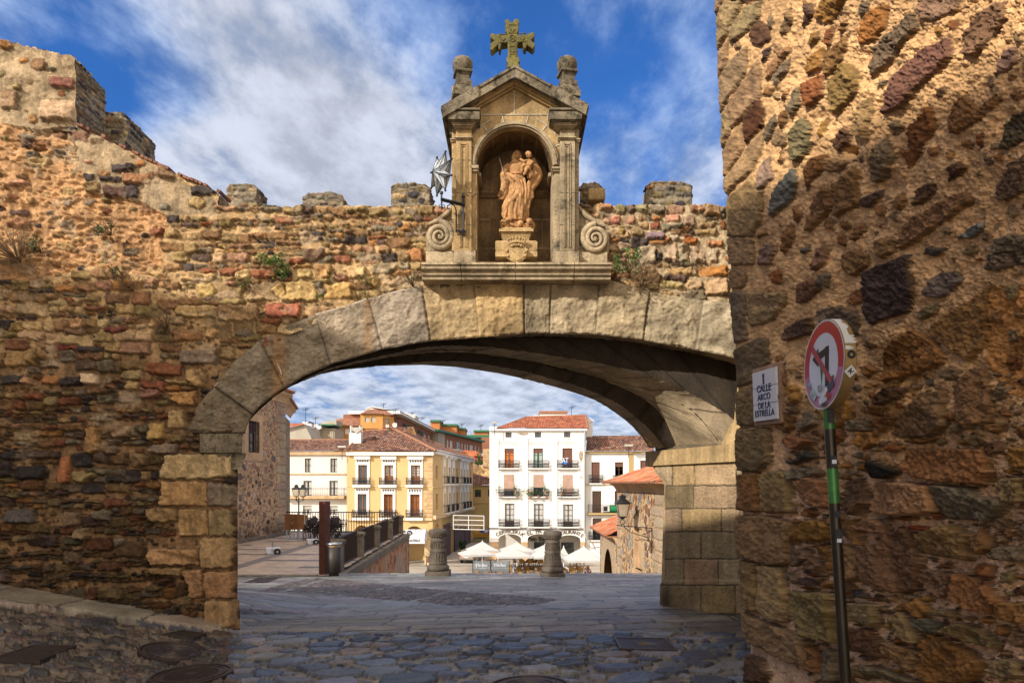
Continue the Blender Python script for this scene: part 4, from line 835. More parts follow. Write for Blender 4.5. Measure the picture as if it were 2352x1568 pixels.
Zp1=up_(K6,[(-100,1262),(300,1285),(700,1318),(1000,1336),(600,1362),(-100,1372)])
Zp2=up_(K6,[(570,1092),(1015,957),(1300,970),(1745,1030),(1110,1128)])
Zp3=up_(K6,[(1165,1136),(1755,1036),(2330,1076),(1890,1192)])
Zp4=up_(K6,[(1950,1196),(2345,1085),(3000,1130),(3500,1172),(3300,1230),(2338,1242)])
Zp5=up_(K6,[(250,1095),(600,990),(900,938),(980,950),(480,1095)])
GS=Stones(-8,6,4.2,21.6,.0135,warp=.02,wscale=.12,seed=51)
GB=Stones(-8,6,4.2,21.6,.0135,warp=.012,wscale=.07,seed=52); GB.rim=.6; UX,UY=GS.U,GS.V; gzz=gz(UX,UY)
PX=UX/UY*F+CX; PY=HY-(gzz-EYE)/UY*F
zn=np.zeros(UX.shape,int)                   # 0 = far slabs
for k,z in[(3,Z_blue),(4,Zp1),(4,Zp2),(4,Zp3),(4,Zp4),(4,Zp5),(2,Z_gran),(1,Z_slate),(5,Z_cob),(6,Z_ledge)]:zn[inpoly(z,PX,PY)]=k
def zone(x,y):
    i=int((y-GS.v0)/GS.res); j=int((x-GS.u0)/GS.res)
    return zn[min(max(i,0),zn.shape[0]-1),min(max(j,0),zn.shape[1]-1)]
SL1=(.06,.078,.125); SL2=(.095,.11,.15); SL3=(.15,.15,.17); SL4=(.04,.05,.075)
pal_s=lambda x,y:pick([(SL1,3),(SL2,3),(SL3,2),(SL4,2),((.15,.12,.11),1)])
pal_c=lambda x,y:pick([((.06,.05,.042),3),((.04,.036,.036),3),((.085,.055,.045),2),((.13,.10,.075),2),((.06,.06,.07),2)])
GB.darts(6000,-4.6,4.2,4.4,9.3,.09,.21,pal_s,(1.0,1.9),0,lambda x,y:zone(x,y)==1,.84,(.7,1.2),True)
GB.darts(9000,-4.6,4.2,4.4,9.3,.025,.08,pal_s,(1.0,1.8),0,lambda x,y:zone(x,y)==1,.75,(.5,1),True)
GB.darts(14000,-8,-1,4.4,9.0,.03,.085,pal_c,(1.1,2.6),0,lambda x,y:zone(x,y)==5,.78,(.5,1.2),True)
GR1=(.17,.145,.115); GR2=(.13,.115,.10); GR3=(.22,.20,.17)
def slabs(zk,x0,x1,y0,y1,hh,ww,pal,skew=0.):
    y=y0
    while y<y1:
        h=rnd.uniform(*hh); x=x0-rnd.random()
        while x<x1:
            w=rnd.uniform(*ww); 
            sk=lambda a,b:(a,b+skew*a)
            cx,cy=sk(x+w/2,y+h/2)
            if GS.v0<cy<22 and any(zone(*sk(x+w*i,y+h*j))==zk for i in(0,.5,1)for j in(0,.5,1)):
                GS.poly([sk(x+.004,y+.004),sk(x+w-.004,y+.004),sk(x+w-.004,y+h-.004),sk(x+.004,y+h-.004)],pal(x,y),rnd.uniform(.7,1.1))
            x+=w
        y+=h
slabs(2,-5,5,7.6,9.8,(.28,.42),(.6,1.3),lambda x,y:pick([(GR1,3),(GR2,3),(GR3,1)]))
slabs(3,-7,5,8.8,15,(.45,.7),(1.0,1.9),lambda x,y:jit((.155,.16,.18),.10),.10)
slabs(0,-8,6,9.5,21.6,(.38,.55),(.8,1.6),lambda x,y:pick([((.19,.18,.17),3),((.15,.145,.14),2),((.24,.23,.21),1)]),.03)
slabs(6,-8,-3,7.0,9.2,(1.4,1.5),(.7,.95),lambda x,y:jit((.24,.19,.14),.1),.10)
for zi,(x0,x1,y0,y1)in[(4,(-7.5,5.5,8.8,19))]:
    GB.darts(60000,x0,x1,y0,y1,.035,.055,lambda x,y:pick([((.17,.12,.10),3),((.11,.09,.09),3),((.20,.17,.14),1),((.09,.06,.05),1)]),(1.2,1.9),0,lambda x,y:zone(x,y)==4,.72,(.6,1))
grd=lambda U,V:np.where((zn==5)[...,None],np.array((.155,.12,.085)),np.where((zn==1)[...,None],np.array((.16,.14,.115)),np.array((.07,.06,.05))))*(1+.35*fbm(U*9,V*9,3,4))[...,None]
e,C,H,m=GS.finish(grd,.012,.022); e,C1,H1,m=GB.finish(grd,.008,.016); zb=(zn==1)|(zn==4)|(zn==5); C=np.where(zb[...,None],C1,C); H=np.where(zb,H1,H)
na=fbm(UX*6,UY*6,61,4); nb2=fbm(UX*38,UY*38,62,3); nc2=fbm(UX*1.1,UY*1.1,63,3)
C=C*(1+.22*na+.16*nb2+.22*nc2)[...,None]*.85
led=(zn==6).astype(float)
for _ in range(3):led=(led+np.roll(led,1,0)+np.roll(led,-1,0)+np.roll(led,1,1)+np.roll(led,-1,1))/5
led=sstep(.15,.85,led)
relief=np.choose(np.clip(zn,0,6),[.010,.026,.012,.008,.022,.034,.012])
HT=np.clip(np.where(zb,GB.facet,0),-.05,.05)*.16+H*relief+.006*na*(1.5 if True else 1)+.004*nb2+.07*led
# fan shaped sheet, finer towards the viewer
ks=np.linspace(-1.02,.62,1050); Ys=np.concatenate([np.linspace(-3,4.2,14)[:-1],4.2*(21.3/4.2)**np.linspace(0,1,470)])
KX,YY_=np.meshgrid(ks,Ys); XX_=KX*np.maximum(YY_,4.0)*1.0
ii=np.clip(((YY_-GS.v0)/GS.res).round().astype(int),0,zn.shape[0]-1); jj=np.clip(((XX_-GS.u0)/GS.res).round().astype(int),0,zn.shape[1]-1)
out=(XX_<-8)|(XX_>6)|(YY_<4.2)
Cg=C[ii,jj].copy(); Cg[out]=(.14,.12,.10); Hg=np.where(out,0,HT[ii,jj])
XL=XX_
street=grid_mesh('street_paving',XL,YY_,gz(XL,YY_)+Hg,Cg,M['ground_v'],None)
tag(street,kind='structure')
# terrace: pale pink paving with darker bands (left), level with the top of the stairs
tz=-1.02
ux_=np.arange(-26,-5.35,.05); uy_=np.arange(14.7,40,.06); TXg,TYg=np.meshgrid(ux_,uy_)
u_=TXg*.97+TYg*.24; v_=-TXg*.24*0+TYg
r1=(v_%2.0)<.42; r2=((TXg+9.2)%4.6)<.5; r3=(((np.floor(v_/2.0)+np.floor((TXg+9.2)/4.6)*0+np.floor((TXg+9.2)/2.3))%3)<2)
n_=fbm(TXg*2,TYg*2,5,4); n__=fbm(TXg*14,TYg*14,6,3)
base=np.where((r1&r3)[...,None],np.array((.13,.11,.10)),np.array((.40,.305,.225))); base=np.where(r2[...,None],np.array((.17,.145,.13)),base)
base=base*(1+.2*n_+.12*n__)[...,None]
ws=(np.abs(TYg-18.2-.12*np.sin(TXg*3)-.25*fbm(TXg*2,TYg*0,3,3))<.10+.08*fbm(TXg*5,TYg*5,4,2))&(TXg>-7.9)&(TXg<-6.1); base=np.where(ws[...,None],base*.45,base)
edgeY=20.4+0*TXg
ter=grid_mesh('terrace_floor',TXg,TYg+6*(TYg<0),tz+.004*n__,base,M['ground_v'],None,(TYg>20.2)&(TXg<-5.35-(TYg-21.8)*.037)&(TYg<38.6))
tag(ter,kind='structure')
mb=MB()
for k in range(9):
    x1=-5.75-k*1.55; mb.box(x1-1.53,x1,19.95,20.28,-1.35,tz+.03,bev=.03)
kb=mb.build('terrace_kerb',M['granite_grey']); tag(kb,kind='structure')
mb=MB(); mb.prism([(-26,20.25,-8.2),(-5.7,20.25,-8.2),(-6.3,38.6,-8.2),(-26,38.6,-8.2)],(0,0,8.2+tz-.03)); o=mb.build('terrace_base',M['wall_body']); tag(o,kind='structure')
# landing strip left of the gate ground, under the palace side
mb=MB(); mb.box(-40,-8.2,-2,20.3,-1.6,-1.25); o=mb.build('street_fill',M['granite_grey']); tag(o,kind='structure')
# stairs down to the square
mb=MB(); n=44; z0=-1.12
for k in range(n):
    y=21.1+k*.5; z=z0-(k+1)*.161
    mb.box(-5.6,9.5,y,y+.56,z-.6,z)
mb.box(-5.6,12,20.4,21.2,-3,-1.13)
o=mb.build('stairs',M['granite_grey']); tag(o,kind='structure')
# square
M['square']=stone_mat('square',(.36,.31,.25),speck=.1,sscale=30,blot=.2,bscale=.4,bump=.1,rough=.8)
mb=MB(); mb.box(-60,60,40,135,-9.2,-8.2); mb.box(9.0,60,20,40.2,-9.2,-8.2); o=mb.build('square_floor',M['square']); tag(o,kind='structure')
mb=MB()
for x in(-14,-4,6):mb.box(x,x+.35,44,110,-8.2,-8.19)
for y in(50,58,66,74,82):mb.box(-15,20,y,y+.5,-8.2,-8.192)
o=mb.build('paving_bands',M['granite_grey']); tag(o,kind='structure')
# far ground rising behind the square
nx,ny=60,40; hx=np.linspace(-400,400,nx); hy=np.concatenate([np.linspace(100,300,25),np.linspace(320,3000,15)]); HXg,HYg=np.meshgrid(hx,hy)
hz=-8.3+np.interp(HYg,[100,130,200,400,3000],[-.5,1.5,8,2,-20])+2*fbm(HXg/60,HYg/60,4,3)
hl=grid_mesh('far_ground',HXg,HYg,hz,np.ones(HXg.shape+(3,))*np.array((.14,.12,.06)),M['ground_v']); tag(hl,kind='structure')
mb=MB(); mb.box(-500,500,-60,3200,-12,-9.4); o=mb.build('base_ground',M['square']); tag(o,kind='structure')

# ---------------------------------------------------------------- covers and grates
M['cast_iron']=plain('cast_iron',(.055,.04,.035),.5,.5,.35,14,.5)
def gp(x,y,dz=.034):return Vector((x,y,float(gz(x,y))+dz))
def manhole(px,py,r,label,grid):
    x,y=G(px,py); sx=float(gz(x+.1,y)-gz(x-.1,y))/.2; sy=float(gz(x,y+.1)-gz(x,y-.1))/.2
    t=empty('manhole_cover',(x,y,float(gz(x,y))+.032),label=label,cat='manhole cover',group='round cast iron covers in the cobbles')
    t.rotation_euler=(math.atan(sy),-math.atan(sx),0)
    m_=MBL(); m_.lathe([(r*1.10,-.03),(r*1.10,.012),(r*1.01,.014),(r*1.01,-.03)],n=40,caps=False); m_.build('frame',M['cast_iron'],t)
    m_=MBL()
    if grid:
        m_.lathe([(0.001,.006),(r*.98,.006),(r*.98,-.02)],n=40,caps=False); m_.lathe([(r*.86,.006),(r*.86,.014),(r*.92,.014),(r*.92,.006)],n=40,caps=False)
        k=13
        for i in range(-k,k+1):
            for j in range(-k,k+1):
                a,b=i*r*.06,j*r*.06
                if math.hypot(a,b)<r*.72 and(i+j)%2==0 and not(abs(a)<r*.16 and abs(b)<r*.14):m_.box(a-.007,a+.007,b-.007,b+.007,.006,.013)
        m_.box(-.05,.05,-.04,.04,.006,.014)
    else:
        prof=[(0.001,.012),(r*.08,.012),(r*.1,.005)]
        for q in(.2,.36,.52,.68):prof+=[(r*q,.005),(r*(q+.02),.016),(r*(q+.07),.016),(r*(q+.09),.005)]
        prof+=[(r*.97,.006),(r*.98,.014),(r*.995,.0),(r*.995,-.02)]; m_.lathe(prof,n=48,caps=False)
        for j in range(22):
            a=j*2*math.pi/22; m_.box(r*.84*math.cos(a)-.008,r*.84*math.cos(a)+.008,r*.84*math.sin(a)-.012,r*.84*math.sin(a)+.012,.006,.012)
    o=m_.build('lid',M['cast_iron'],t,True); autosmooth(o)
manhole(400,1503,.315,'round manhole cover with concentric rings, the farther of two in the cobbles',False)
manhole(440,1556,.33,'round manhole cover with a studded centre, nearest at the bottom edge',True)
manhole(1215,1588,.33,'round manhole cover cut by the bottom edge among slate flags',False)
def grate(q,label,nbar,cat='drain grate',lid=False,dz=.034):
    c=[gp(*G(*p),dz)for p in q]; ctr=(c[0]+c[1]+c[2]+c[3])/4
    t=empty('drain_grate' if not lid else 'access_cover',tuple(ctr),label=label,cat=cat)
    def bil(u,v):return c[0]*(1-u)*(1-v)+c[1]*u*(1-v)+c[2]*u*v+c[3]*(1-u)*v
    up=Vector((0,0,1)); m_=MB()
    def b4(u0,u1,v0,v1,z0,z1):
        p=[bil(u0,v0),bil(u1,v0),bil(u1,v1),bil(u0,v1)]; m_.prism([a+up*z0 for a in p],up*(z1-z0))
    for a in[(0,1,0,.06),(0,1,.94,1),(0,.04,.06,.94),(.96,1,.06,.94)]:b4(*a,-.06,.012)
    m_.build('frame',M['cast_iron'],t); m_=MB()
    if lid:
        b4(.04,.96,.06,.94,-.02,.004)
        for i in range(17):
            for j in range(7):
                if not(5<i<11 and 2<j<5):b4(.07+i*.052,.07+i*.052+.026,.1+j*.12,.1+j*.12+.06,.004,.009)
        m_.build('lid',M['cast_iron'],t); m_=MB()
        for a in[(.38,.62,.40,.43),(.38,.62,.60,.63),(.38,.395,.40,.63),(.605,.62,.40,.63),(.44,.56,.47,.56)]:b4(*a,.004,.011)
        m_.build('raised_badge',M['granite_grey'],t)
    else:
        b4(0,1,0,1,-.032,-.028)
        for i in range(nbar):b4(.04+i*.92/nbar,.04+(i+.55)*.92/nbar,.05,.95,-.02,.008)
        m_.build('bars',M['cast_iron'],t)
g7=lambda*l:[c7g(x,y)for x,y in l]
grate(g7((955,477),(1085,455),(1222,473),(1150,497)),'small square iron drain grate in the cobbles below the granite kerb',9)
grate(g7((-60,630),(200,545),(455,548),(235,640)),'large dark drain grate in the cobbles at the left edge',12)
grate([K6(100,1000),K6(275,942),K6(512,936),K6(375,992)],'rusty drain grate in the paving below the terrace kerb',14,dz=.008)
grate([(1410,1471),(1528,1473),(1557,1502),(1423,1498)],'rectangular chequered access cover framed in steel among slate flags',0,'access cover',True)
# ================================================================ SHRINE OVER THE ARCH
YS=8.25
shrine=empty('shrine',P(1183,640,8.4),label='pedimented granite niche shrine with scrolls standing on the parapet above the arch',cat='shrine')
def w1(x,y,Y):a=K1(x,y); return Vector(P(a[0],a[1],Y))
def w_(x,y,Y):a=K2(x,y); return Vector(P(a[0],a[1],Y))
def fb(mb,K,x0,y0,x1,y1,Y0,Y1,bev=.006):
    a=K(x0,y0,Y0); b=K(x1,y1,Y0); mb.box(a.x,b.x,Y0,Y1,b.z,a.z,bev=bev)
def sb(name,mat,*boxes,par=None,bev=.007):
    mb=MB()
    for K,x0,y0,x1,y1,Y0,Y1 in boxes:fb(mb,K,x0,y0,x1,y1,Y0,Y1,bev)
    return autosmooth(mb.build(name,M[mat],par or shrine),30)
# moulded sill
mb=MB()
zt_=w_(0,1280,8.14).z; sc=1/(F/8.14*1.643*2.614)
prof=[(8.14,0),(8.135,-22),(8.16,-26),(8.16,-34),(8.145,-38),(8.15,-60),(8.18,-78),(8.20,-84),(8.20,-92),(8.185,-96),(8.19,-112),(8.215,-118),(8.22,-150),(8.6,-150),(8.6,0)]
xs_=[w_(100,1280,8.14).x,w_(493,1280,8.14).x,w_(1032,1280,8.14).x,w_(1615,1280,8.14).x,w_(1985,1280,8.14).x]
for a,b in zip(xs_[:-1],xs_[1:]):
    mb.prism([(a+.004,y,zt_+z*sc)for y,z in prof],(b-a-.008,0,0))
autosmooth(mb.build('sill',M['granite'],shrine),30)
sb('plinth','granite',(w_,150,1170,425,1282,8.34,8.7),(w_,425,1165,640,1282,8.23,8.7),par=None)
sb('plinth','granite',(w_,1410,1168,1660,1282,8.23,8.7),(w_,1662,1178,1940,1285,8.34,8.7))
# body of the niche: side piers, arch block, back, gable
mb=MB()
xl0,xl1=w_(413,0,8.36).x,-.435; xr0,xr1=.50,w_(1655,0,8.36).x
zb=w_(0,1280,8.3).z; zs=w1(0,1500,8.3).z; ztop=w1(0,1000,8.3).z
mb.box(xl0,xl1,8.36,9.15,zb,zs+.0); mb.box(xr0,xr1,8.36,9.15,zb,zs)
autosmooth(mb.build('niche_side',M['granite'],shrine))
def arcpts(cx,cy,r,n,a0=180,a1=0,K=K1):return[(cx+r*math.cos(R(a0+(a1-a0)*i/n)),cy-r*math.sin(R(a0+(a1-a0)*i/n)))for i in range(n+1)]
mb=MB()
arc=arcpts(1022,1500,368,28)
x0w=w1(650,1500,8.33).x; cxw=(xl1+xr0)/2; rw=(xr0-xl1)/2
arcw=[(cxw+rw*math.cos(R(180-180*i/28)),zs+rw*1.0*math.sin(R(180-180*i/28)))for i in range(29)]
poly_=[(xl0,zs),(xl0,ztop),(w1(1025,700,8.33).x,w1(0,660,8.33).z),(xr1,ztop),(xr1,zs)]
# split the arch block in two halves and the gable on top, so every face is simple
for hs in(0,1):
    ar=arcw[:15]if hs==0 else arcw[14:]
    if hs==0:pg=[(xl0,zs)]+ar+[(cxw,ztop),(xl0,ztop)]
    else:pg=ar+[(xr1,zs),(xr1,ztop),(cxw,ztop)]
    mb.prism([(x,8.33,z)for x,z in pg],(0,.56,0))
mb.prism([(xl0,8.33,ztop+.001),(xr1,8.33,ztop+.001),(cxw,8.33,w1(0,650,8.33).z)],(0,.8,0))
autosmooth(mb.build('arch_block',M['granite_warm'],shrine),30)
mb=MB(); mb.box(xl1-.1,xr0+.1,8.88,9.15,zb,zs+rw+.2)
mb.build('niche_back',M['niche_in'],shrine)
mb=MB()                                       # joints and moulding on the back wall, lining of the vault
for yy in(860,1145):mb.box(xl1,xr0,8.872,8.885,w_(0,yy,8.88).z-.004,w_(0,yy,8.88).z+.004)
for xx,y0,y1 in[(800,660,860),(1297,860,1145),(1000,1145,1280)]:mb.box(w_(xx,0,8.88).x-.003,w_(xx,0,8.88).x+.003,8.873,8.885,w_(0,y1,8.88).z,w_(0,y0,8.88).z)
mb.build('back_joints',M['granite'],shrine)
mb=MB(); z0=w_(0,655,8.88).z; mb.prism([(xl1,8.88,z0),(xl1,8.85,z0+.012),(xl1,8.86,z0+.03),(xl1,8.83,z0+.06),(xl1,8.825,z0+.09),(xl1,8.88,z0+.09)],(xr0-xl1,0,0)); mb.build('inner_moulding',M['niche_in'],shrine)
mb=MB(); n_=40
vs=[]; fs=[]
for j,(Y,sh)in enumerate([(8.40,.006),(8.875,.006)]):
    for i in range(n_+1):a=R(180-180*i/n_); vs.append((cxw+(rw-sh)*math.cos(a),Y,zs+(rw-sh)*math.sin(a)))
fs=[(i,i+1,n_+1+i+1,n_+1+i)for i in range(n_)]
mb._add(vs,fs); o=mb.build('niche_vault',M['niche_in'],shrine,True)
mb=MB(); mb.box(xl1+.002,xl1+.008,8.37,8.875,zb,zs); mb.build('niche_jamb',M['granite_warm'],shrine)
mb=MB(); mb.box(xr0-.008,xr0-.002,8.37,8.875,zb,zs); mb.build('niche_jamb',M['granite'],shrine)
mb=MB(); 
for i in(9,13,17,21,25):
    a=R(180-180*i/30); mb.prism([(cxw+(rw-.012)*math.cos(a+d),8.41,zs+(rw-.012)*math.sin(a+d))for d in(-.006,.006)]+[(cxw+(rw-.004)*math.cos(a+d),8.41,zs+(rw-.004)*math.sin(a+d))for d in(.006,-.006)],(0,.45,0))
mb.build('vault_joints',M['granite'],shrine)
# archivolt: two mouldings + voussoir joints
def arcband(mb,r0,r1,Y0,Y1,n=36,cx=None,a0=0,a1=180):
    for i in range(n):
        A=[R(a0+(a1-a0)*(i+k)/n)for k in(0,1)]
        q=[(cxw+r*math.cos(a),Y0,zs+r*math.sin(a))for r,a in((r0,A[0]),(r1,A[0]),(r1,A[1]),(r0,A[1]))]
        mb.prism(q,(0,Y1-Y0,0))
mb=MB(); arcband(mb,rw-.002,rw+.018,8.285,8.34); arcband(mb,rw+.018,rw+.045,8.265,8.34); arcband(mb,rw+.052,rw+.064,8.28,8.34)
o=mb.build('archivolt',M['granite'],shrine)
mb=MB()
for a in(26,52,75,104,128,154):
    A=R(a); c,s=math.cos(A),math.sin(A); t=.0045
    mb.prism([(cxw+r*c-k*s*t,8.322,zs+r*s+k*c*t)for r,k in((rw+.065,-1),(rw+.17,-1),(rw+.17,1),(rw+.065,1))],(0,.012,0))
for a0,a1 in((38,50),(52,66),(118,138),(142,150)):
    arcband(mb,rw+.165,rw+.172,8.322,8.334,6,a0=a0,a1=a1)
for K_,x0,y0,x1,y1 in[(w1,690,997,1360,1003),(w1,1350,1000,1356,1060),(w1,1018,745,1024,1000)]:
    a=K_(x0,y0,8.322); b=K_(x1,y1,8.322); mb.box(a.x,b.x,8.321,8.335,b.z,a.z)
mb.build('pointing',M['lime'],shrine)
# pilasters
def pilaster(xa,xb,oa,ob,mat):
    mb=MB()
    fb(mb,w_,xa,-470,xb,1168,8.25,8.4,.006)                                   # main shaft
    fb(mb,w_,oa,-460,ob,1168,8.31,8.45,.006)                                   # set back half pilaster
    mid=(xa+xb)/2
    o=autosmooth(mb.build('pilaster',M[mat],shrine),30); mb=MB()
    l,r=xa+38,xb-40
    for a,b,c,d in[(l,105,l+10,1130),(r-10,105,r,1130),(l,105,r,116),(l+18,128,l+24,1128),(r-24,128,r-18,1128),(l+18,128,r-18,134)]:
        fb(mb,w_,a,b,c,d,8.237,8.26,.002)
    mb.build('panel_fillet',M[mat],o); mb=MB()
    for yy in(270,590,905):fb(mb,w_,xa-1,yy,xb+1,yy+5,8.247,8.26,0)
    mb.build('shaft_joint',M['granite_dark'],o)
pilaster(445,600,405,447,'granite_warm'); pilaster(1472,1620,1618,1660,'granite')
# inner jamb pilasters with imposts
sb('inner_pilaster','granite_warm',(w_,598,375,652,1168,8.30,8.45)); sb('inner_pilaster','granite',(w_,1418,385,1474,1168,8.30,8.45))
sb('impost_moulding','granite',(w_,590,352,664,382,8.27,8.45),(w_,585,318,670,352,8.25,8.45),(w_,594,382,656,392,8.285,8.45))
sb('impost_moulding','granite',(w_,1402,352,1476,382,8.27,8.45),(w_,1392,335,1482,356,8.25,8.45),(w_,1412,382,1474,392,8.285,8.45))
mb=MB(); zi=w_(0,352,8.3).z
mb.box(xr0-.05,xr0,8.46,8.87,zi-.025,zi+.02,bev=.008); mb.box(xl1,xl1+.05,8.46,8.87,zi-.025,zi+.02,bev=.008); mb.build('impost_return',M['granite'],shrine)
# capitals
for xa,xb,oa,ob in((432,608,388,440),(1455,1632,1626,1676)):
    sb('capital','granite',(w1,xa,1215,xb,1226,8.215,8.4),(w1,xa+6,1226,xb-5,1248,8.235,8.4),(w1,oa,1232,ob,1246,8.275,8.45),(w1,oa+5,1246,ob-4,1268,8.29,8.45))
# entablature blocks
def entab(s):
    q=(lambda x:x)if s<0 else(lambda x:2051-x)
    bx=lambda x0,y0,x1,y1,Y0,Y1:(w1,min(q(x0),q(x1)),y0,max(q(x0),q(x1)),y1,Y0,Y1)
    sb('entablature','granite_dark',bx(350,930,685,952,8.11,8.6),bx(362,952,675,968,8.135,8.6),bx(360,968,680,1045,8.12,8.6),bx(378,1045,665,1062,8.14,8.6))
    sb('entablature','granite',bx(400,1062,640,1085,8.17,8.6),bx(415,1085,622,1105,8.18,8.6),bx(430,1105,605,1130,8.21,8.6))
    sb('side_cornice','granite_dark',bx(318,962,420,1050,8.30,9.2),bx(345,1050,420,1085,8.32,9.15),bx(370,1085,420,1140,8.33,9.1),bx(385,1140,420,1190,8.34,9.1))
entab(-1); entab(1)
# raking cornices
def rake(xe,ye,x2,pts):
    for(o0,o1,Y0,mat,nm)in pts:
        mb=MB(); s=1 if xe<1025 else-1
        def pt(x,off):
            t=(x-xe)/(1025-xe); return w1(x,ye+(508-ye)*t+off,Y0)
        mb.prism([pt(x2[0],o0),pt(1025-s*2.0,o0),pt(1025-s*2.0,o1),pt(x2[0],o1)],(0,x2[1]-Y0,0))
        autosmooth(mb.build(nm,M[mat],shrine),30)
for xe,ye,k in((297,925,1),(1757,905,-1)):
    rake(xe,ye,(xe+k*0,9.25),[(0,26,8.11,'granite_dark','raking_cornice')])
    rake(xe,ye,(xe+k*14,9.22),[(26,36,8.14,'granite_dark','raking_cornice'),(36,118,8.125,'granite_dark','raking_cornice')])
    rake(xe,ye,(xe+k*250,9.0),[(118,150,8.19,'granite_warm','raking_moulding'),(150,190,8.235,'granite_warm','raking_moulding'),(190,225,8.28,'granite_warm','raking_moulding')])
    mb=MB()
    def pt(x,off,Y):t=(x-xe)/(1025-xe); return w1(x,ye+(508-ye)*t+off,Y)
    mb.prism([pt(xe+k*4,-9,8.095),pt(xe+k*372,-9,8.095),pt(xe+k*372,112,8.095),pt(xe+k*30,112,8.095)],(0,.25,0)); autosmooth(mb.build('cornice_end',M['granite_dark'],shrine),30)
# scrolls
def scroll(cx,cy,s,par):
    mb=MB(); pts=[]; rr_=[]
    for i in range(110):
        t=i/109; a=R(90)+s*t*2*math.pi*2.6; r=126*(1-t)**.85+10
        a0=a; pts.append(w_(cx+r*math.cos(a0)*.96-0*s,cy-r*math.sin(a0),8.34-.05*t)); rr_.append(.030*(1-t)+.012)
    mb.tube(pts,rr_,10)
    c=w_(cx,cy,8.36); mb.lathe([(0.001,0),(.145,0),(.145,.1),(0.001,.1)],n=28)
    n0=len(mb.v)-28*4
    for i in range(n0,len(mb.v)):
        x,y,z=mb.v[i]; mb.v[i]=(c.x+x,8.37+z,c.z+y)
    mb.ell(tuple(w_(cx,cy,8.30)),(.022,.02,.022))
    autosmooth(mb.build('scroll',M['granite'],shrine),50)
    mb=MB(); l=[(cx-s*0,cy-135),(cx-s*110,cy-160)]
    xi=440 if s<0 else 1632
    pg=[(cx+s*90,cy-122),(cx+s*(-20),cy-180),(xi,cy-330),(xi,cy+145),(cx+s*130,cy+145),(cx+s*140,cy)]if True else None
    mb.prism([w_(x,y,8.385)for x,y in pg],(0,.4,0)); 
    mb.tube([w_(cx+s*105,cy-118,8.36),w_(cx+s*20,cy-150,8.35),w_((cx+xi)/2,cy-225,8.36),w_(xi,cy-330,8.37)],[.02,.03,.03,.02],8)
    autosmooth(mb.build('scroll_block',M['granite'],shrine),40)
scroll(285,1022,-1,shrine); scroll(1822,1044,1,shrine)
# finials
def finial(cx,label):
    t=shrine; Y=8.3
    s=lambda x,y:w1(cx+x,y,Y)
    mb=MB(); c=s(0,640); k=1/(F/Y*1.643*2.614)
    z=lambda y:(640-y)*k
    def sq(l,n=4,rot=0,m=0):mb.lathe([(r*k,z(y))for r,y in l],(c.x,c.y,c.z),n,sq=True,rot=rot+R(14))
    sq([(105,860),(105,800),(92,790),(78,745)]); o=autosmooth(mb.build('finial',M['granite_dark'],shrine),30); mb=MB()
    sq([(82,745),(80,700),(62,690),(58,640),(66,622),(84,612),(86,596),(78,586)]); autosmooth(mb.build('neck',M['granite_dark'],o),35); mb=MB()
    mb.lathe([(58*k,z(604)),(88*k,z(580)),(100*k,z(535)),(101*k,z(490)),(90*k,z(468)),(60*k,z(458)),(30*k,z(456))],(c.x,c.y,c.z),8,rot=.3)
    mb.ell((c.x,c.y,c.z+z(448)),(30*k,30*k,16*k)); mb.build('bulb',M['granite_dark'],o,True)
    return o
f1=finial(512,''); f2=finial(1542,'')
# cross
cr=[(945,535),(962,492),(945,470),(945,437),(958,425),(957,350),(955,290),(895,300),(885,355),(870,355),(862,310),(805,365),(785,350),(785,300),(828,268),(785,240),(785,205),(800,195),(860,212),(870,198),(888,200),(892,212),(950,212),(952,197),(933,180),(933,130),(940,112),(930,95),(930,65),(965,55),(985,88),(1010,88),(1022,58),(1062,55),(1070,90),(1060,112),(1066,130),(1065,180),(1050,200),(1055,211),(1105,212),(1115,195),(1135,195),(1140,212),(1195,185),(1222,195),(1222,230),(1190,265),(1225,300),(1225,320),(1205,352),(1145,310),(1135,345),(1115,345),(1105,310),(1105,290),(1055,287),(1055,430),(1076,440),(1076,480),(1062,492),(1088,535)]
cross=empty('stone_cross',tuple(w1(1015,535,8.35)),label='mossy carved stone cross with flared notched arms on top of the shrine gable',cat='cross')
bm=bmesh.new(); f=bm.faces.new([bm.verts.new(w1(x,y,8.29))for x,y in cr]); bmesh.ops.triangulate(bm,faces=[f])if False else None
ret=bmesh.ops.extrude_face_region(bm,geom=[f]); bmesh.ops.translate(bm,vec=(0,.13,0),verts=[g for g in ret['geom']if isinstance(g,bmesh.types.BMVert)])
bmesh.ops.recalc_face_normals(bm,faces=bm.faces); bmesh.ops.bevel(bm,geom=[e for e in bm.edges if abs((e.verts[0].co-e.verts[1].co).y)<.001],offset=.008,segments=1,affect='EDGES')
me=bpy.data.meshes.new('shaft_and_arms'); bm.to_mesh(me); bm.free(); me.materials.append(M['granite_moss']); o=bpy.data.objects.new('shaft_and_arms',me); COL.objects.link(o); o.parent=cross; o.matrix_parent_inverse=Matrix.Translation(cross.location).inverted()
mb=MB()
for x,y in[(1005,155),(910,248),(1103,240),(1005,365)]:
    mb.prism([w1(x,y-26,8.28),w1(x+22,y,8.28),w1(x,y+26,8.28),w1(x-22,y,8.28)],(0,.02,0))
    for a,b in(((x-34,y-40),(x+34,y-40)),((x-34,y+40),(x+34,y+40))):mb.tube([w1(*a,8.288),w1(*b,8.288)],.006,5)
for x in(978,1034):mb.tube([w1(x,300,8.288),w1(x,430,8.288)],.007,5)
mb.tube([w1(1005+32*math.cos(a*.628),248+32*math.sin(a*.628),8.286)for a in range(11)],.006,5)
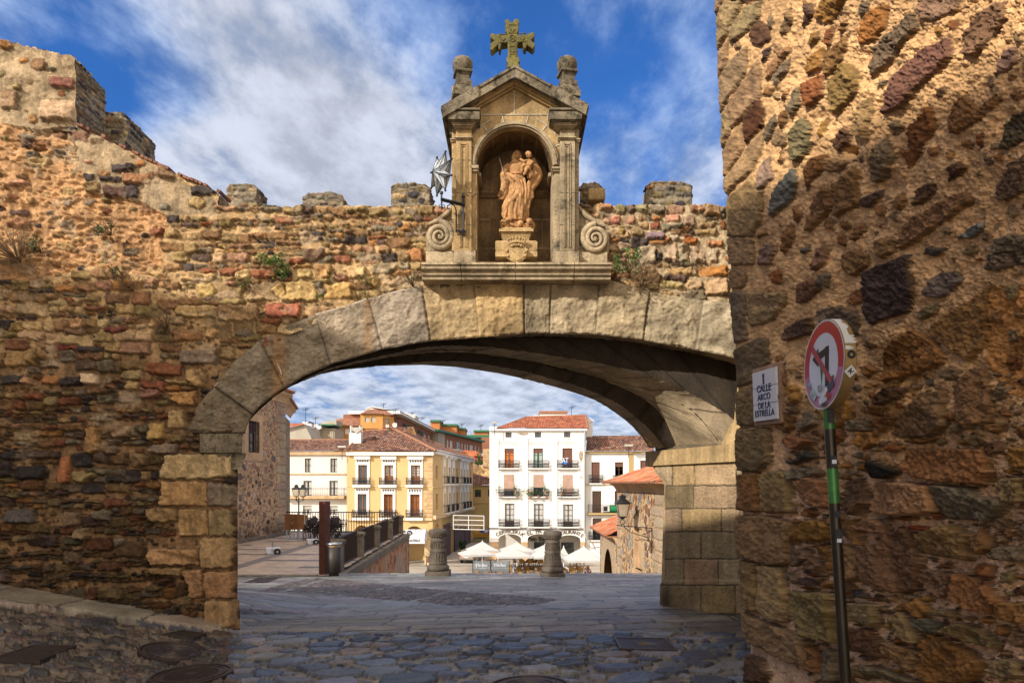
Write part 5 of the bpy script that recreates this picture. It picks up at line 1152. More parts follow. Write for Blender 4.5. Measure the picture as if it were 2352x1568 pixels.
mb.tube([w1(992,232,8.285),w1(992,262,8.285)],.005,4); mb.tube([w1(1016,232,8.285),w1(1016,262,8.285)],.005,4); mb.tube([w1(992,247,8.285),w1(1016,247,8.285)],.005,4)
mb.build('carved_relief',M['granite_moss'],cross)

# ---------------------------------------------------------------- statue and its pedestal
ped=empty('pedestal',tuple(w_(1040,1280,8.5)),label='carved granite pedestal with crown and shield in the niche, beneath the statue',cat='pedestal')
YP=8.42
mb=MB(); k=1/(F/YP*1.643*2.614); c=w_(1040,1280,YP+.18)
zz_=lambda y:(1280-y)*k
def sq(l):mb.lathe([(r*k,zz_(y))for r,y in l],(c.x,c.y,c.z),4,sq=True,rot=0)
sq([(205,1290),(205,1240),(196,1235)]); sq([(170,1030),(168,1005),(150,998),(145,985)]); sq([(195,1235),(205,1215),(205,1145),(190,1130),(120,1130),(128,1080),(150,1040),(152,1030)])
for s in(-1,1):mb.tube([Vector((c.x+s*150*k,c.y-.19,c.z+zz_(1180))),Vector((c.x+s*205*k,c.y-.19,c.z+zz_(1180)))],[.055,.055],14)
autosmooth(mb.build('block',M['granite_warm'],ped),30)
mb=MB(); fy=c.y-205*k-.01
sh=[(955,1130),(1000,1140),(1045,1128),(1090,1140),(1135,1130),(1148,1180),(1138,1225),(1100,1262),(1045,1280),(990,1262),(950,1225),(942,1180)]
def wf(x,y,Y):v=w_(x,y,Y); return v
mb.prism([wf(x,y,fy-.035)for x,y in sh],(0,.06,0)); 
mb.prism([wf(1045+(x-1045)*.78,1200+(y-1200)*.78,fy-.045)for x,y in sh],(0,.03,0))
mb.tube([wf(990,1150,fy-.048),wf(1110,1245,fy-.048)],.004,5)
for x,y,r in[(1000,1118,16),(1025,1108,16),(1045,1112,14),(1068,1106,16),(1092,1118,16),(950,1165,20),(1142,1165,20),(962,1215,14),(1132,1215,14)]:mb.ell(tuple(wf(x,y,fy-.04)),(r*k,.02,r*k))
autosmooth(mb.build('shield',M['granite_warm'],ped),40); mb=MB()
mb.tube([wf(970,1098,fy-.03),wf(1000,1083,fy-.05),wf(1045,1076,fy-.06),wf(1090,1083,fy-.05),wf(1122,1098,fy-.03)],.014,8)
for x,y in[(962,1058),(985,1048),(1010,1042),(1045,1036),(1080,1042),(1105,1048),(1128,1058)]:
    mb.ell(tuple(wf(x,y,fy-.05)),(.017,.017,.017)); mb.tube([wf(x,y,fy-.05),wf(1045+(x-1045)*.9,1080,fy-.045)],.01,6)
autosmooth(mb.build('crown',M['granite_warm'],ped),50)

statue=empty('statue',tuple(w_(1040,975,8.6)),label='terracotta statue of a robed woman holding a child and a rod in the niche',cat='statue')
SC=1/792.0; SO=w_(1040,978,8.52)
def sp(x,y,d=0):return Vector((SO.x+(x-1040)*SC,8.60-d*SC,SO.z+(978-y)*SC))
mb=MB()
def ringloft(rows,n=40,folds=None):
    vs=[]; 
    for(y,cx,rx,ry,d)in rows:
        for j in range(n):
            a=2*math.pi*j/n
            f=1+(folds(a,y)if folds else 0)
            vs.append(sp(cx+rx*f*math.cos(a),y,d+ry*f*math.sin(a)))
    k=len(rows)
    mb._add(vs,[(i*n+j,(i+1)*n+j,(i+1)*n+(j+1)%n,i*n+(j+1)%n)for i in range(k-1)for j in range(n)]+[tuple(range(n)),tuple(range(k*n-1,(k-1)*n-1,-1))])
fold=lambda a,y:max(0,min(1,(y-400)/200))*(.13*math.sin(a*7+y/120)+.08*math.sin(a*13-y/70))
ringloft([(860,1035,105,70,10),(800,1032,122,82,12),(720,1040,126,86,14),(640,1050,120,84,14),(560,1052,112,78,10),(480,1048,96,66,6),(420,1044,78,54,4),(385,1042,70,48,4),(350,1040,78,52,6),(315,1040,90,52,4),(285,1042,84,44,0),(262,1046,42,30,0)],48,fold)
def T_(pts,r,n=10):mb.tube([sp(*p)for p in pts],[q*SC for q in(r if hasattr(r,'__len__')else[r]*len(pts))],n)
def E_(x,y,d,rx,ry,rz):mb.ell(tuple(sp(x,y,d)),(rx*SC,ry*SC,rz*SC))
T_([(1044,285,0),(1048,250,4),(1050,225,6)],[34,25,24]); E_(1052,198,12,31,34,42); E_(1060,203,42,7,9,12); E_(1048,178,-2,37,36,32); E_(1052,232,32,14,10,10)
T_([(1022,180,10),(1010,215,8),(1012,250,6),(996,285,12),(985,320,24)],[16,18,16,15,10]); T_([(1082,185,8),(1084,220,2),(1090,255,0)],[12,13,9])
# arm towards the rod
T_([(972,300,0),(935,345,14),(912,392,40),(905,420,60)],[34,40,34,24]); E_(908,425,78,19,18,22); T_([(905,408,88),(925,412,92)],9,6); T_([(905,424,92),(925,427,94)],9,6); T_([(905,440,88),(924,442,90)],8,6)
T_([(905,400,50),(930,470,52),(925,545,44),(898,590,34),(862,620,26)],[34,42,40,34,18]); T_([(935,420,60),(948,500,62),(940,570,50),(910,640,34),(860,640,20)],[20,22,20,20,8])
T_([(945,405,66),(1000,440,78),(1050,480,84),(1080,530,76),(1070,590,78),(1030,650,84),(970,700,80),(930,760,66),(915,810,50)],[18,22,20,16,24,28,26,20,10])
T_([(955,430,60),(1000,490,66),(1030,540,66),(1000,620,78),(960,680,72)],[16,20,18,20,12])
for q in([(985,600,80),(960,700,82),(935,800,66),(925,850,60)],[(1010,620,84),(1000,720,92),(975,820,80),(968,858,70)],[(1060,560,78),(1055,680,92),(1030,790,86),(1040,860,76)],[(1090,470,66),(1105,580,78),(1090,700,86),(1070,820,78)],[(1120,440,50),(1138,560,62),(1130,690,66),(1105,820,60)],[(1000,430,60),(1005,500,72),(1012,560,78)],[(1035,420,60),(1045,500,74),(1060,560,80)]):
    T_(q,[9,15,15,12][:len(q)]if len(q)==4 else[9,12,12],8)
for x in range(985,1105,16):T_([(x,300,50-abs(x-1042)*.3),(x+2,350,58-abs(x-1042)*.3),(x,388,50-abs(x-1042)*.3)],[5,7,5],6)
T_([(975,392,40),(1010,396,56),(1045,398,60),(1085,394,54),(1110,388,40)],9,6)
# cloak on the child's side
T_([(1120,290,-10),(1175,270,-20),(1225,300,-20),(1262,350,-14),(1278,395,-8),(1255,440,-4),(1222,490,0),(1185,545,10),(1192,600,20),(1205,635,26)],[30,44,46,38,30,32,30,28,30,14])
T_([(1215,330,10),(1235,390,14),(1200,440,20),(1165,500,30),(1160,580,40),(1150,650,44),(1165,690,30)],[26,30,28,26,28,24,12]); E_(1200,350,-14,58,34,78); T_([(1175,240,-26),(1215,230,-26),(1245,290,-22)],[18,26,22])
T_([(1150,560,30),(1175,640,24),(1160,710,20),(1120,800,30)],[24,24,22,12])
# arm under the child, child
T_([(1112,310,10),(1170,370,26),(1188,425,50),(1160,440,74)],[30,36,36,22]); E_(1150,362,88,20,14,18); T_([(1150,360,98),(1180,375,92)],8,6)
E_(1168,312,62,38,34,50); E_(1168,222,66,29,30,33); E_(1160,205,60,31,30,24); E_(1150,228,94,6,7,8)
T_([(1150,285,78),(1118,300,90),(1085,275,84),(1078,268,78)],[17,16,12,10]); T_([(1185,290,80),(1205,310,92),(1180,330,104)],[16,14,10])
T_([(1155,342,80),(1115,338,98),(1100,352,102),(1096,392,96),(1104,402,104)],[24,22,18,14,11]); T_([(1165,355,80),(1140,375,100),(1132,410,102),(1112,436,104)],[24,20,15,11])
# cloud base with cherub heads
for x,y,d,r in[(960,900,30,52),(1020,920,30,50),(1085,925,30,50),(1150,915,24,50),(925,930,10,38),(1185,930,6,38),(1040,880,10,60),(900,885,0,26),(1060,955,20,60),(960,955,20,60),(1130,955,16,56)]:E_(x,y,d,r,r*.8,r*.72)
for x,y,d,r in[(968,872,66,31),(1083,908,78,29),(1172,880,60,30)]:E_(x,y,d,r,r,r*1.08); E_(x,y-14,d-4,r*1.1,r,r*.8); E_(x+1,y+3,d+r,5,6,6); T_([(x-12,y+12,d+r*.8),(x+12,y+12,d+r*.8)],3,5)
T_([(935,880,50),(905,865,40),(880,870,20)],[16,18,6]); T_([(930,900,60),(900,900,46),(890,930,30)],[14,16,8]); T_([(1200,880,46),(1215,905,36),(1205,950,26)],[14,16,8]); T_([(980,905,80),(1010,920,86),(1050,935,80)],[12,14,8]); T_([(1110,930,80),(1140,945,70),(1160,960,60)],[12,14,8])
tmp=mb.build('figure',M['terracotta'],None)
md=tmp.modifiers.new('r','REMESH'); md.mode='VOXEL'; md.voxel_size=.0048; md.use_smooth_shade=True
ms=tmp.modifiers.new('s','SMOOTH'); ms.factor=.4; ms.iterations=1
dg=bpy.context.evaluated_depsgraph_get(); me=bpy.data.meshes.new_from_object(tmp.evaluated_get(dg)); bpy.data.objects.remove(tmp)
me.name='figure'; o=bpy.data.objects.new('figure',me); COL.objects.link(o); o.parent=statue; o.matrix_parent_inverse=Matrix.Translation(statue.location).inverted()
me.polygons.foreach_set('use_smooth',[True]*len(me.polygons))
mb=MB(); mb.tube([sp(874,248,60),sp(895,330,76),sp(917,425,92),sp(930,480,98)],.0055,6); mb.build('rod',plain('rod',(.35,.22,.2),.5),statue)

# ---------------------------------------------------------------- star lantern on its iron bracket
lan=empty('star_lantern',tuple(w_(300,760,8.05)),label='glass and iron eight pointed star lantern on a wrought iron bracket left of the niche',cat='lantern')
ctr=w_(300,408,8.05); AX=Matrix.Translation(ctr)@Matrix.Rotation(R(-52),4,'Z')@Matrix.Rotation(R(90),4,'X')
gl=MB(); gl.M=AX; fr_=MB(); fr_.M=AX
tips=[Vector((.245*math.cos(R(22+45*k)),.245*math.sin(R(22+45*k)),0))for k in range(8)]; val=[Vector((.088*math.cos(R(44.5+45*k)),.088*math.sin(R(44.5+45*k)),0))for k in range(8)]
for s in(1,-1):
    ap=Vector((0,0,s*.12))
    for kk in range(8):
        for v in(val[kk],val[kk-1]):
            gl._add([tips[kk],v,v*.55+ap*.5],[(0,1,2)]); gl._add([tips[kk],v*.55+ap*.5,ap],[(0,1,2)])if False else None
            fr_.tube([tips[kk],v*.55+ap*.5],.0035,5); gl._add([ap,v*.55+ap*.5,tips[kk]],[(0,1,2)])
            fr_.tube([v*.55+ap*.5,ap],.003,5)
        fr_.tube([tips[kk],ap],.003,5)
for kk in range(8):
    fr_.tube([tips[kk],val[kk]],.0045,5); fr_.tube([tips[kk],val[kk-1]],.0045,5); fr_.tube([val[kk]*.9,val[kk]*.55+Vector((0,0,.06))],.003,4); fr_.ell(tuple(tips[kk]),(.014,.014,.014),nu=8,nv=5)
gl.M=None; fr_.M=None
gl.build('glass',M['glass_pale'],lan); autosmooth(fr_.build('star_frame',M['iron'],lan),50)
mb=MB(); Yb=8.08
mb.tube([w_(303,590,8.05),w_(306,760,8.05)],.011,8); mb.tube([w_(303,585,8.05),w_(303,605,8.05)],.022,8); mb.tube([w_(306,735,8.05),w_(306,765,8.05)],[.016,.004],8)
for s in(-1,1):
    mb.tube([w_(306,750,8.05),w_(306+s*26,742,8.05),w_(306+s*24,715,8.05),w_(306+s*14,712,8.05)],.005,5)
mb.tube([w_(298,655,8.04),w_(530,712,8.2)],.014,6); mb.tube([w_(298,672,8.04),w_(530,728,8.2)],.008,5)
for i in range(15):
    t=i/14; a=w_(300+228*t,655+56*t,8.04+.16*t); mb.tube([a,a+Vector((.008,0,.018))],.004,4)
for x in(517,):
    mb.tube([w_(519,620,8.2),w_(521,985,8.2)],.014,8); mb.tube([w_(519,600,8.2),w_(519,640,8.2)],[.008,.026],6); mb.tube([w_(521,965,8.2),w_(523,1015,8.2)],[.026,.008],6)
mb.tube([w_(449,770,8.22),w_(449,985,8.22)],.009,6); mb.tube([w_(449,770,8.22),w_(430,720,8.18),w_(395,705,8.14),w_(362,725,8.12),w_(365,755,8.12),w_(388,752,8.12)],.007,6)
mb.tube([w_(449,965,8.2),w_(540,985,8.2)],.014,6); mb.tube([w_(460,985,8.22),w_(462,1060,8.3),w_(478,1135,8.3)],.004,5)
for i in range(7):a=w_(452+13*i,962+3*i,8.2); mb.tube([a,a+Vector((0,0,.018))],.004,4)
mb.tube([w_(430,860,8.2),w_(405,862,8.2),w_(402,885,8.2),w_(430,885,8.2)],.005,5)
mb.tube([w_(530,600,8.2),w_(600,640,8.28),w_(655,600,8.3)],.003,4)
mb.tube([w_(520,740,8.2),w_(500,800,8.2),w_(470,830,8.2),w_(452,800,8.2)],.006,5)
autosmooth(mb.build('bracket',M['iron'],lan),50)
# ---------------------------------------------------------------- plants on the wall
def clump(mb,c,r,n,s,droop=0):
    for _ in range(n):
        while True:
            p=Vector((rnd.uniform(-1,1),rnd.uniform(-1,1),rnd.uniform(-1,1)))
            if p.length<1:break
        p=Vector((p.x*r[0],p.y*r[1],p.z*r[2])); q=Vector(c)+p
        a=Vector((rnd.uniform(-1,1),rnd.uniform(-1,1),rnd.uniform(-.6,1))).normalized(); b=a.orthogonal().normalized(); b.rotate(Matrix.Rotation(rnd.uniform(0,6.28),3,a))
        l=s*rnd.uniform(.6,1.3); w=l*.4; cc_=a.cross(b)
        mb._add([q,q+b*l*.5+cc_*w,q+b*l,q+b*l*.5-cc_*w],[(0,1,2,3)])
def plant(px,py,w,h,n,label,name='wall_plant',leaf='leaf',twigs=12,size=.025,Y=8.38,twl=1.0,cat='plant',stemz=None,grp=None):
    c=Vector(P(px,py,Y)); t=empty(name,tuple(c-Vector((0,-.1,h/184/2))),label=label,cat=cat,group=grp)
    W,Hh=w/184/2,h/184/2; base=c-Vector((0,-.14,Hh*.6))if stemz is None else c+Vector((0,.14,stemz))
    if n:
        mb=MB(); k=max(3,n//45)
        for i in range(k):
            q=c+Vector((rnd.uniform(-1,1)*W*.8,rnd.uniform(-.08,.05),rnd.uniform(-1,1)*Hh*.8)); clump(mb,q,(W*.35+.02,.06,Hh*.3+.02),n//k,size)
        mb.build('foliage',M[leaf],t)
    mb=MB()
    for i in range(twigs):
        e_=c+Vector((rnd.uniform(-1,1)*W*1.1*twl,rnd.uniform(-.2,0),rnd.uniform(-1,1)*Hh*1.1*twl)); m_=base.lerp(e_,.5)+Vector((rnd.uniform(-.05,.05),-.05,rnd.uniform(-.04,.05)))
        mb.tube([base,m_,e_],[.005,.003,.0012],4)
        for j in range(3 if twl>1.2 else 0):
            s_=m_.lerp(e_,rnd.random()); mb.tube([s_,s_+Vector((rnd.uniform(-.1,.1),rnd.uniform(-.05,0),rnd.uniform(-.02,.12)))],[.0025,.001],3)
    mb.build('stems',M['twig'],t)
    return t
plant(628,612,70,62,520,'bright green ferny plant on the wall, above the left shoulder of the arch',twigs=20)
plant(1447,600,44,70,330,'feathery green plant growing from the small hole right of the shrine',twigs=14)
plant(1413,610,22,60,170,'slim trailing green plant at the right end of the shrine sill',twigs=6,size=.02)
plant(240,522,48,30,170,'small dark green weed with bare twigs in the orange plaster',leaf='leaf_dark',twigs=26,twl=1.7)
plant(78,562,50,34,150,'dark leafed weed above the dry bush at the left edge',leaf='leaf_dark',twigs=10)
plant(25,565,90,90,0,'grey dry bush of bare twigs at the left edge of the wall','dry_bush',twigs=110,twl=1.5,cat='bush')
plant(270,625,26,18,60,'tiny green weed low on the orange plaster',leaf='leaf_dark',twigs=8)
plant(372,740,44,50,40,'dark withered weed hanging left of the arch','dry_weed',leaf='leaf_dark',twigs=36,twl=1.4)
plant(1478,640,50,60,0,'brown dry grass hanging under the ferny plant right of the shrine','dry_weed',twigs=46,twl=1.3)
plant(945,640,30,36,40,'brownish weed left of the shrine sill','dry_weed',leaf='leaf_dark',twigs=20)
plant(733,678,12,12,50,'tiny green rosette between blocks over the arch ring',twigs=3,size=.018)
plant(290,650,50,30,0,'thin dry twigs under the orange plaster','dry_weed',twigs=30,twl=1.5)
for cr_,x,y,w,h,n,lb in[(c8,1492,402,26,12,40,'little green weed in the joint below the shrine sill, left end'),(c8,1190,350,16,14,26,'pinch of green in the wall left of the shrine, above the arch'),(c8,330,440,34,18,36,'low green tuft between the blocks below the ferny plant'),(c8,1500,530,22,12,26,'small green weed touching the back of the arch ring'),(cL,500,25,44,30,60,'small leafy weed under the bare twigs of the orange plaster'),(cL,1100,90,24,14,24,'yellowish tuft in the pale blocks at the left haunch'),(cL,855,1518,16,10,24,'tiny green sprout at the foot of the left pier')]:
    q_=cr_(x,y); plant(q_[0],q_[1],w*.8,h*1.3,n,lb,twigs=6,size=.02,twl=1.3)
for x,y in[(550,1450),(632,1440),(905,1450),(1475,1440),(1588,1440)]:
    q_=K2(x,y); t=plant(q_[0],q_[1],9,13,0,'rusty brown dry moss tuft hanging under the shrine sill','moss_tuft',twigs=16,Y=8.3,cat='moss',stemz=.04,grp='dry moss tufts under the shrine sill')
M['moss']=plain('moss',(.16,.08,.025),.95,0,.4,20)
# ================================================================ TOWN AROUND THE SQUARE
GL=-8.2
M['white_wall']=plaster('white_wall',(.70,.68,.64),.2,(.45,.36,.26),.5)
M['white_wall2']=plaster('white_wall2',(.66,.62,.55),.15,(.40,.30,.2),.4)
M['white_trim']=plain('white_trim',(.76,.73,.68),.7,0,.06,1)
M['cream_wall']=plaster('cream_wall',(.59,.405,.185),.2,(.45,.30,.13),.5)
M['cream_trim']=plain('cream_trim',(.60,.44,.24),.8,0,.2,2)
M['ochre_wall']=plaster('ochre_wall',(.50,.26,.08),.25,(.36,.2,.07),.4)
M['ochre_dull']=plaster('ochre_dull',(.42,.30,.13),.25,(.3,.2,.1),.5)
M['brick_wall']=plaster('brick_wall',(.27,.115,.07),.2,(.12,.06,.04),.3)
M['brick_orange']=plaster('brick_orange',(.44,.17,.06),.2,(.25,.1,.04),.3)
M['concrete']=plaster('concrete',(.40,.36,.28),.25,(.2,.17,.12),.5)
M['quoin_pale']=plain('quoin_pale',(.52,.34,.18),.9,0,.35,1.2)
M['wood']=plain('wood',(.23,.085,.025),.5,0,.3,3); M['wood_dark']=plain('wood_dark',(.07,.035,.02),.5,0,.3,3)
M['shutter_brown']=plain('shutter_brown',(.14,.06,.04),.7,0,.15,3); M['blind']=plain('blind',(.42,.27,.20),.8,0,.2,2); M['shutter_grey']=plain('shutter_grey',(.40,.38,.33),.7,0,.1,3)
M['pane']=plain('pane',(.035,.05,.06),.08,0,.3,1,.9); M['curtain']=plain('curtain',(.45,.45,.42),.8,0,.25,4); M['curtain_orange']=plain('curtain_orange',(.5,.14,.02),.8,0,.2,4); M['curtain_teal']=plain('curtain_teal',(.3,.42,.36),.8,0,.2,4)
M['dark_in']=plain('dark_in',(.03,.025,.02),.9,0,0); M['green_roof']=plain('green_roof',(.03,.13,.06),.6,0,.2,2); M['green_awning']=plain('green_awning',(.01,.10,.06),.8,0,.2,2)
M['roof_ridge']=plain('roof_ridge',(.33,.15,.08),.9,0,.35,5)
def roofmat(name,a,b,c):
    m,nt,bs=newmat(name); L=nt.links.new
    v=N(nt,'VertexColor',layer_name='Col'); L(v.outputs[0],bs.inputs['Base Color']); bs.inputs['Roughness'].default_value=.9
    return m
M['tiles_v']=roofmat('tiles_v',0,0,0)
def tile_roof(name,q,parent,rib=.24,palt=((.16,.055,.025),(.24,.09,.04),(.075,.035,.025),(.30,.17,.10)),amp=.045,seed=1,course=.32,row_off=0.):
    """q: eave left, eave right, ridge right, ridge left (world points)"""
    a,b,c,d=[Vector(p)for p in q]; W=max((b-a).length,(c-d).length); Hh=max((d-a).length,(c-b).length)
    nu=max(4,min(700,int(W/rib*6))); nv=max(4,min(160,int(Hh/course*2)))
    u=np.linspace(0,1,nu)[None,:,None]; v=np.linspace(0,1,nv)[:,None,None]
    A,B,C_,D_=[np.array(p)for p in(a,b,c,d)]
    Pn=(A*(1-u)+B*u)*(1-v)+(D_*(1-u)+C_*u)*v
    # ribs run up the slope: phase from distance along the eave direction
    ed=np.array((b-a).normalized()); s=((Pn-A)@ed)/rib; nrm=(b-a).cross(d-a).normalized()
    if nrm.z<0:nrm=-nrm
    vv=v[...,0]*Hh/course+0*s
    tid=np.floor(s); row=np.floor(vv+.37*(tid%2)*0); ph=(s-tid)
    h1=_h(tid,row,seed); h2=_h(tid,row,seed+9)
    disp=amp*np.sin(np.pi*ph*1.0)**1+.02*(vv-np.floor(vv))*-1+.012*(h2-.5)
    Pn=Pn+np.array(nrm)*disp[...,None]+.05*fbm(Pn[...,0]/3,Pn[...,1]/3+Pn[...,2]/3,seed,3)[...,None]*np.array(nrm)
    pa=np.array(palt); kk=np.minimum((h1*len(pa)).astype(int),len(pa)-1); col=pa[kk]*(1+.5*(h2-.5))[...,None]
    col=col*(1+.5*fbm(Pn[...,0]*1.2,Pn[...,1]*1.2+Pn[...,2],seed+3,4))[...,None]*(.18+.82*np.sin(np.pi*ph))[...,None]
    return grid_mesh(name,Pn[...,0],Pn[...,1],Pn[...,2],col,M['tiles_v'],parent)
class Fac:
    """vertical facade plane through ground points A (left end in view) and B"""
    def __init__(s,A,B,K=None):
        s.A=Vector((A[0],A[1])); s.B=Vector((B[0],B[1])); s.d=(s.B-s.A).normalized(); s.n=Vector((s.d.y,-s.d.x)); s.K=K
        if s.n.dot(-s.A)<0:s.n=-s.n
    def s_of(s,px):                      # distance along the wall of the point seen at column px
        r=Vector(((px-CX)/F,1)); det=s.d.x*(-r.y)-s.d.y*(-r.x); w=-s.A
        return(w.x*(-r.y)-w.y*(-r.x))/det
    def uv(s,x,y):
        if s.K:x,y=s.K(x,y)
        t=s.s_of(x); Y=(s.A+s.d*t).y; return t,EYE+(HY-y)/F*Y
    def p(s,t,z,o=0):q=s.A+s.d*t+s.n*o; return Vector((q.x,q.y,z))
    def rect(s,x0,y0,x1,y1):
        t0,z1=s.uv(x0,y0); t1,z0=s.uv(x1,y1); return(min(t0,t1),min(z0,z1),max(t0,t1),max(z0,z1))
    def box(s,mb,r,o0,o1,m=0):       # rect (t0,z0,t1,z1) from offset o0 to o1 (positive = towards viewer)
        t0,z0,t1,z1=r; mb.prism([s.p(t0,z0,o0),s.p(t1,z0,o0),s.p(t1,z1,o0),s.p(t0,z1,o0)],s.p(0,0,o1)-s.p(0,0,o0),m)
    def wall(s,t0,t1,z0,z1,holes,mat,parent,depth=.3,back=None,name='wall',th=None):
        holes=[h for h in holes if h[2]>t0 and h[0]<t1]
        ts=sorted({t0,t1}|{min(max(x,t0),t1)for h in holes for x in(h[0],h[2])}); zs=sorted({z0,z1}|{min(max(x,z0),z1)for h in holes for x in(h[1],h[3])})
        mb=MB()
        for i in range(len(ts)-1):
            for j in range(len(zs)-1):
                a,b,c,d=ts[i],ts[i+1],zs[j],zs[j+1]
                if b-a<1e-5 or d-c<1e-5:continue
                m=((a+b)/2,(c+d)/2)
                if any(h[0]<m[0]<h[2]and h[1]<m[1]<h[3]for h in holes):continue
                mb.quad(s.p(a,c),s.p(b,c),s.p(b,d),s.p(a,d))
        for h in holes:
            a,c,b,d=h; f=lambda t,z,o:s.p(t,z,o)
            mb.quad(f(a,c,0),f(a,c,-depth),f(a,d,-depth),f(a,d,0)); mb.quad(f(b,c,0),f(b,d,0),f(b,d,-depth),f(b,c,-depth)); mb.quad(f(a,d,0),f(a,d,-depth),f(b,d,-depth),f(b,d,0)); mb.quad(f(a,c,0),f(b,c,0),f(b,c,-depth),f(a,c,-depth))
        if back:
            a_,b_=t0+.7,t1-.7; q=[s.p(a_,z0,-depth-.02),s.p(b_,z0,-depth-.02),s.p(b_,z1,-depth-.02),s.p(a_,z1,-depth-.02)]; mb.prism(q,s.p(0,0,-back)-s.p(0,0,-depth-.02))
        return mb.build(name,M[mat]if isinstance(mat,str)else mat,parent)
    def window(s,h,parent,frame='wood',glass='pane',inner=None,depth=.22,muls=1,rows=3,panel=0,name='window',fw=.07,shutter=None,shut=1.0):
        t0,z0,t1,z1=h; mb=MB(); g=(t0+.01,z0+.01,t1-.01,z1-.01)
        for r in[(t0,z0,t0+fw,z1),(t1-fw,z0,t1,z1),(t0+fw,z1-fw,t1-fw,z1),(t0+fw,z0,t1-fw,z0+fw)]:s.box(mb,r,-depth-.04,-depth+.03)
        for k in range(1,muls+1):x=t0+(t1-t0)*k/(muls+1); s.box(mb,(x-fw*.7,z0+fw,x+fw*.7,z1-fw),-depth-.04,-depth+.045)
        for k in range(1,rows):z=z0+(z1-z0)*(panel+(1-panel)*k/rows); s.box(mb,(t0+fw,z-.02,t1-fw,z+.02),-depth-.04,-depth+.025)
        o=mb.build(name,M[frame],parent)
        mb=MB(); s.box(mb,(t0,z0+(z1-z0)*panel,t1,z1),-depth-.08,-depth-.05); mb.build('pane',M[glass],o)
        if inner:
            mb=MB(); w=(t1-t0)
            for a,b in((.08,.4),(.6,.92)):s.box(mb,(t0+w*a,z0+(z1-z0)*panel,t0+w*b,z1-.05),-depth-.045,-depth-.035)
            mb.build('curtain',M[inner],o)
        if panel:mb=MB(); s.box(mb,(t0+fw,z0,t1-fw,z0+(z1-z0)*panel),-depth-.04,-depth+.01); mb.build('lower_panel',M[frame],o)
        if shutter:
            mb=MB(); hh=(z1-z0)*shut; n=max(3,int(hh/.12))
            for k in range(n):s.box(mb,(t0+.02,z1-hh*(k+1)/n+.008,t1-.02,z1-hh*k/n),-depth+.03,-depth+.07-.01*(k%2))
            mb.build('roller_blind',M[shutter],o)
        return o
    def balcony(s,r,parent,d=.45,slab='white_trim',sh=.12,bar=.14,mat='iron',fancy=True):
        """r: rectangle of the railing seen from the front"""
        t0,z0,t1,z1=r; mb=MB(); s.box(mb,(t0-.06,z0-sh,t1+.06,z0),-.02,d+.05); s.box(mb,(t0,z0-sh-.08,t1,z0-sh),-.02,d*.6); sl=mb.build('balcony',M[slab],parent)
        mb=MB(); R_=.022
        for z in(z0+.05,z1,z1-.14):mb.tube([s.p(t0,z,.02),s.p(t0,z,d),s.p(t1,z,d),s.p(t1,z,.02)],R_,4)
        n=max(4,int((t1-t0)/bar))
        for k in range(n+1):t=t0+(t1-t0)*k/n; mb.tube([s.p(t,z0+.02,d),s.p(t,z1,d)],.014 if not fancy else .017,4,caps=False); 
        if fancy:
            for k in range(n):t=t0+(t1-t0)*(k+.5)/n; q=s.p(t,z0+.5*(z1-z0),d); mb.ell(tuple(q),(.05,.02,.16),nu=5,nv=3); q=s.p(t,z0+.2*(z1-z0),d); mb.ell(tuple(q),(.06,.02,.08),nu=5,nv=3)
        for k in range(1,3):
            for t in(t0,t1):mb.tube([s.p(t,z0,d*k/3),s.p(t,z1,d*k/3)],.014,4,caps=False)
        mb.build('railing',M[mat],sl)
        return sl
def house(name,label,A,cat='building',grp=None):return empty(name,(A[0],A[1],GL),label=label,cat=cat,group=grp)
def gxy(px,Y):return((px-CX)/F*Y,Y)

# ---- white building on the right of the square ---------------------------------------------
Yw=88.0; W=Fac(gxy(K5(135,0)[0],Yw),gxy(K5(1163,0)[0],Yw),K5)
hw=house('white_building','tall white building with three columns of balconies, red tiled roof and arcade lettered CERVECERIA',gxy(K5(650,0)[0],Yw))
L_=W.uv(1163,0)[0]; r=W.rect
wins=[r(307,370,372,427),r(623,368,690,427),r(936,367,1004,425)]
d1=[r(297,547,397,757),r(607,545,710,757),r(920,543,1027,757)]; d2=[r(292,827,398,1062),r(607,827,714,1062),r(922,830,1028,1065)]; d3=[r(299,1138,402,1387),r(611,1140,716,1390),r(928,1146,1034,1395)]
ztop=W.uv(500,352)[1]; zar=W.uv(0,1400)[1]
def archwall(F_,t0,t1,z0,z1,arches,mat,parent,depth=.5,name='arcade',n=14):
    """wall strip with round-headed openings; arches = (ta, tb, spring z, crown z)"""
    mb=MB(); x=t0
    for ta,tb,zs,zc in arches:
        if ta>x:F_.box(mb,(x,z0,ta,z1),-depth,0)
        arc=[((ta+tb)/2-(tb-ta)/2*math.cos(math.pi*i/n),zs+(zc-zs)*math.sin(math.pi*i/n))for i in range(n+1)]
        for i in range(n):
            (a,za),(b,zb_)=arc[i],arc[i+1]
            mb.prism([F_.p(a,za,-depth),F_.p(b,zb_,-depth),F_.p(b,z1,-depth),F_.p(a,z1,-depth)],F_.p(0,0,0)-F_.p(0,0,-depth))
        x=tb
    if x<t1:F_.box(mb,(x,z0,t1,z1),-depth,0)
    return mb.build(name,M[mat],parent)
W.wall(0,L_,zar,ztop,wins+d1+d2+d3,'white_wall',hw,.28,back=9)
def wA(x,y):a=KA(x,y); t=W.s_of(a[0]); return t,EYE+(HY-a[1])/F*Yw
ars=[]
for xa,xb,ys,yc in[(735,957,350,297),(1022,1250,350,297),(1318,1545,360,308)]:
    ta,zs=wA(xa,ys); tb,zc=wA(xb,yc); ars.append((ta,tb,zs,zc))
z_im=wA(0,352)[1]
archwall(W,0,L_,z_im-.35,zar+.001,ars,'white_wall',hw,.6)
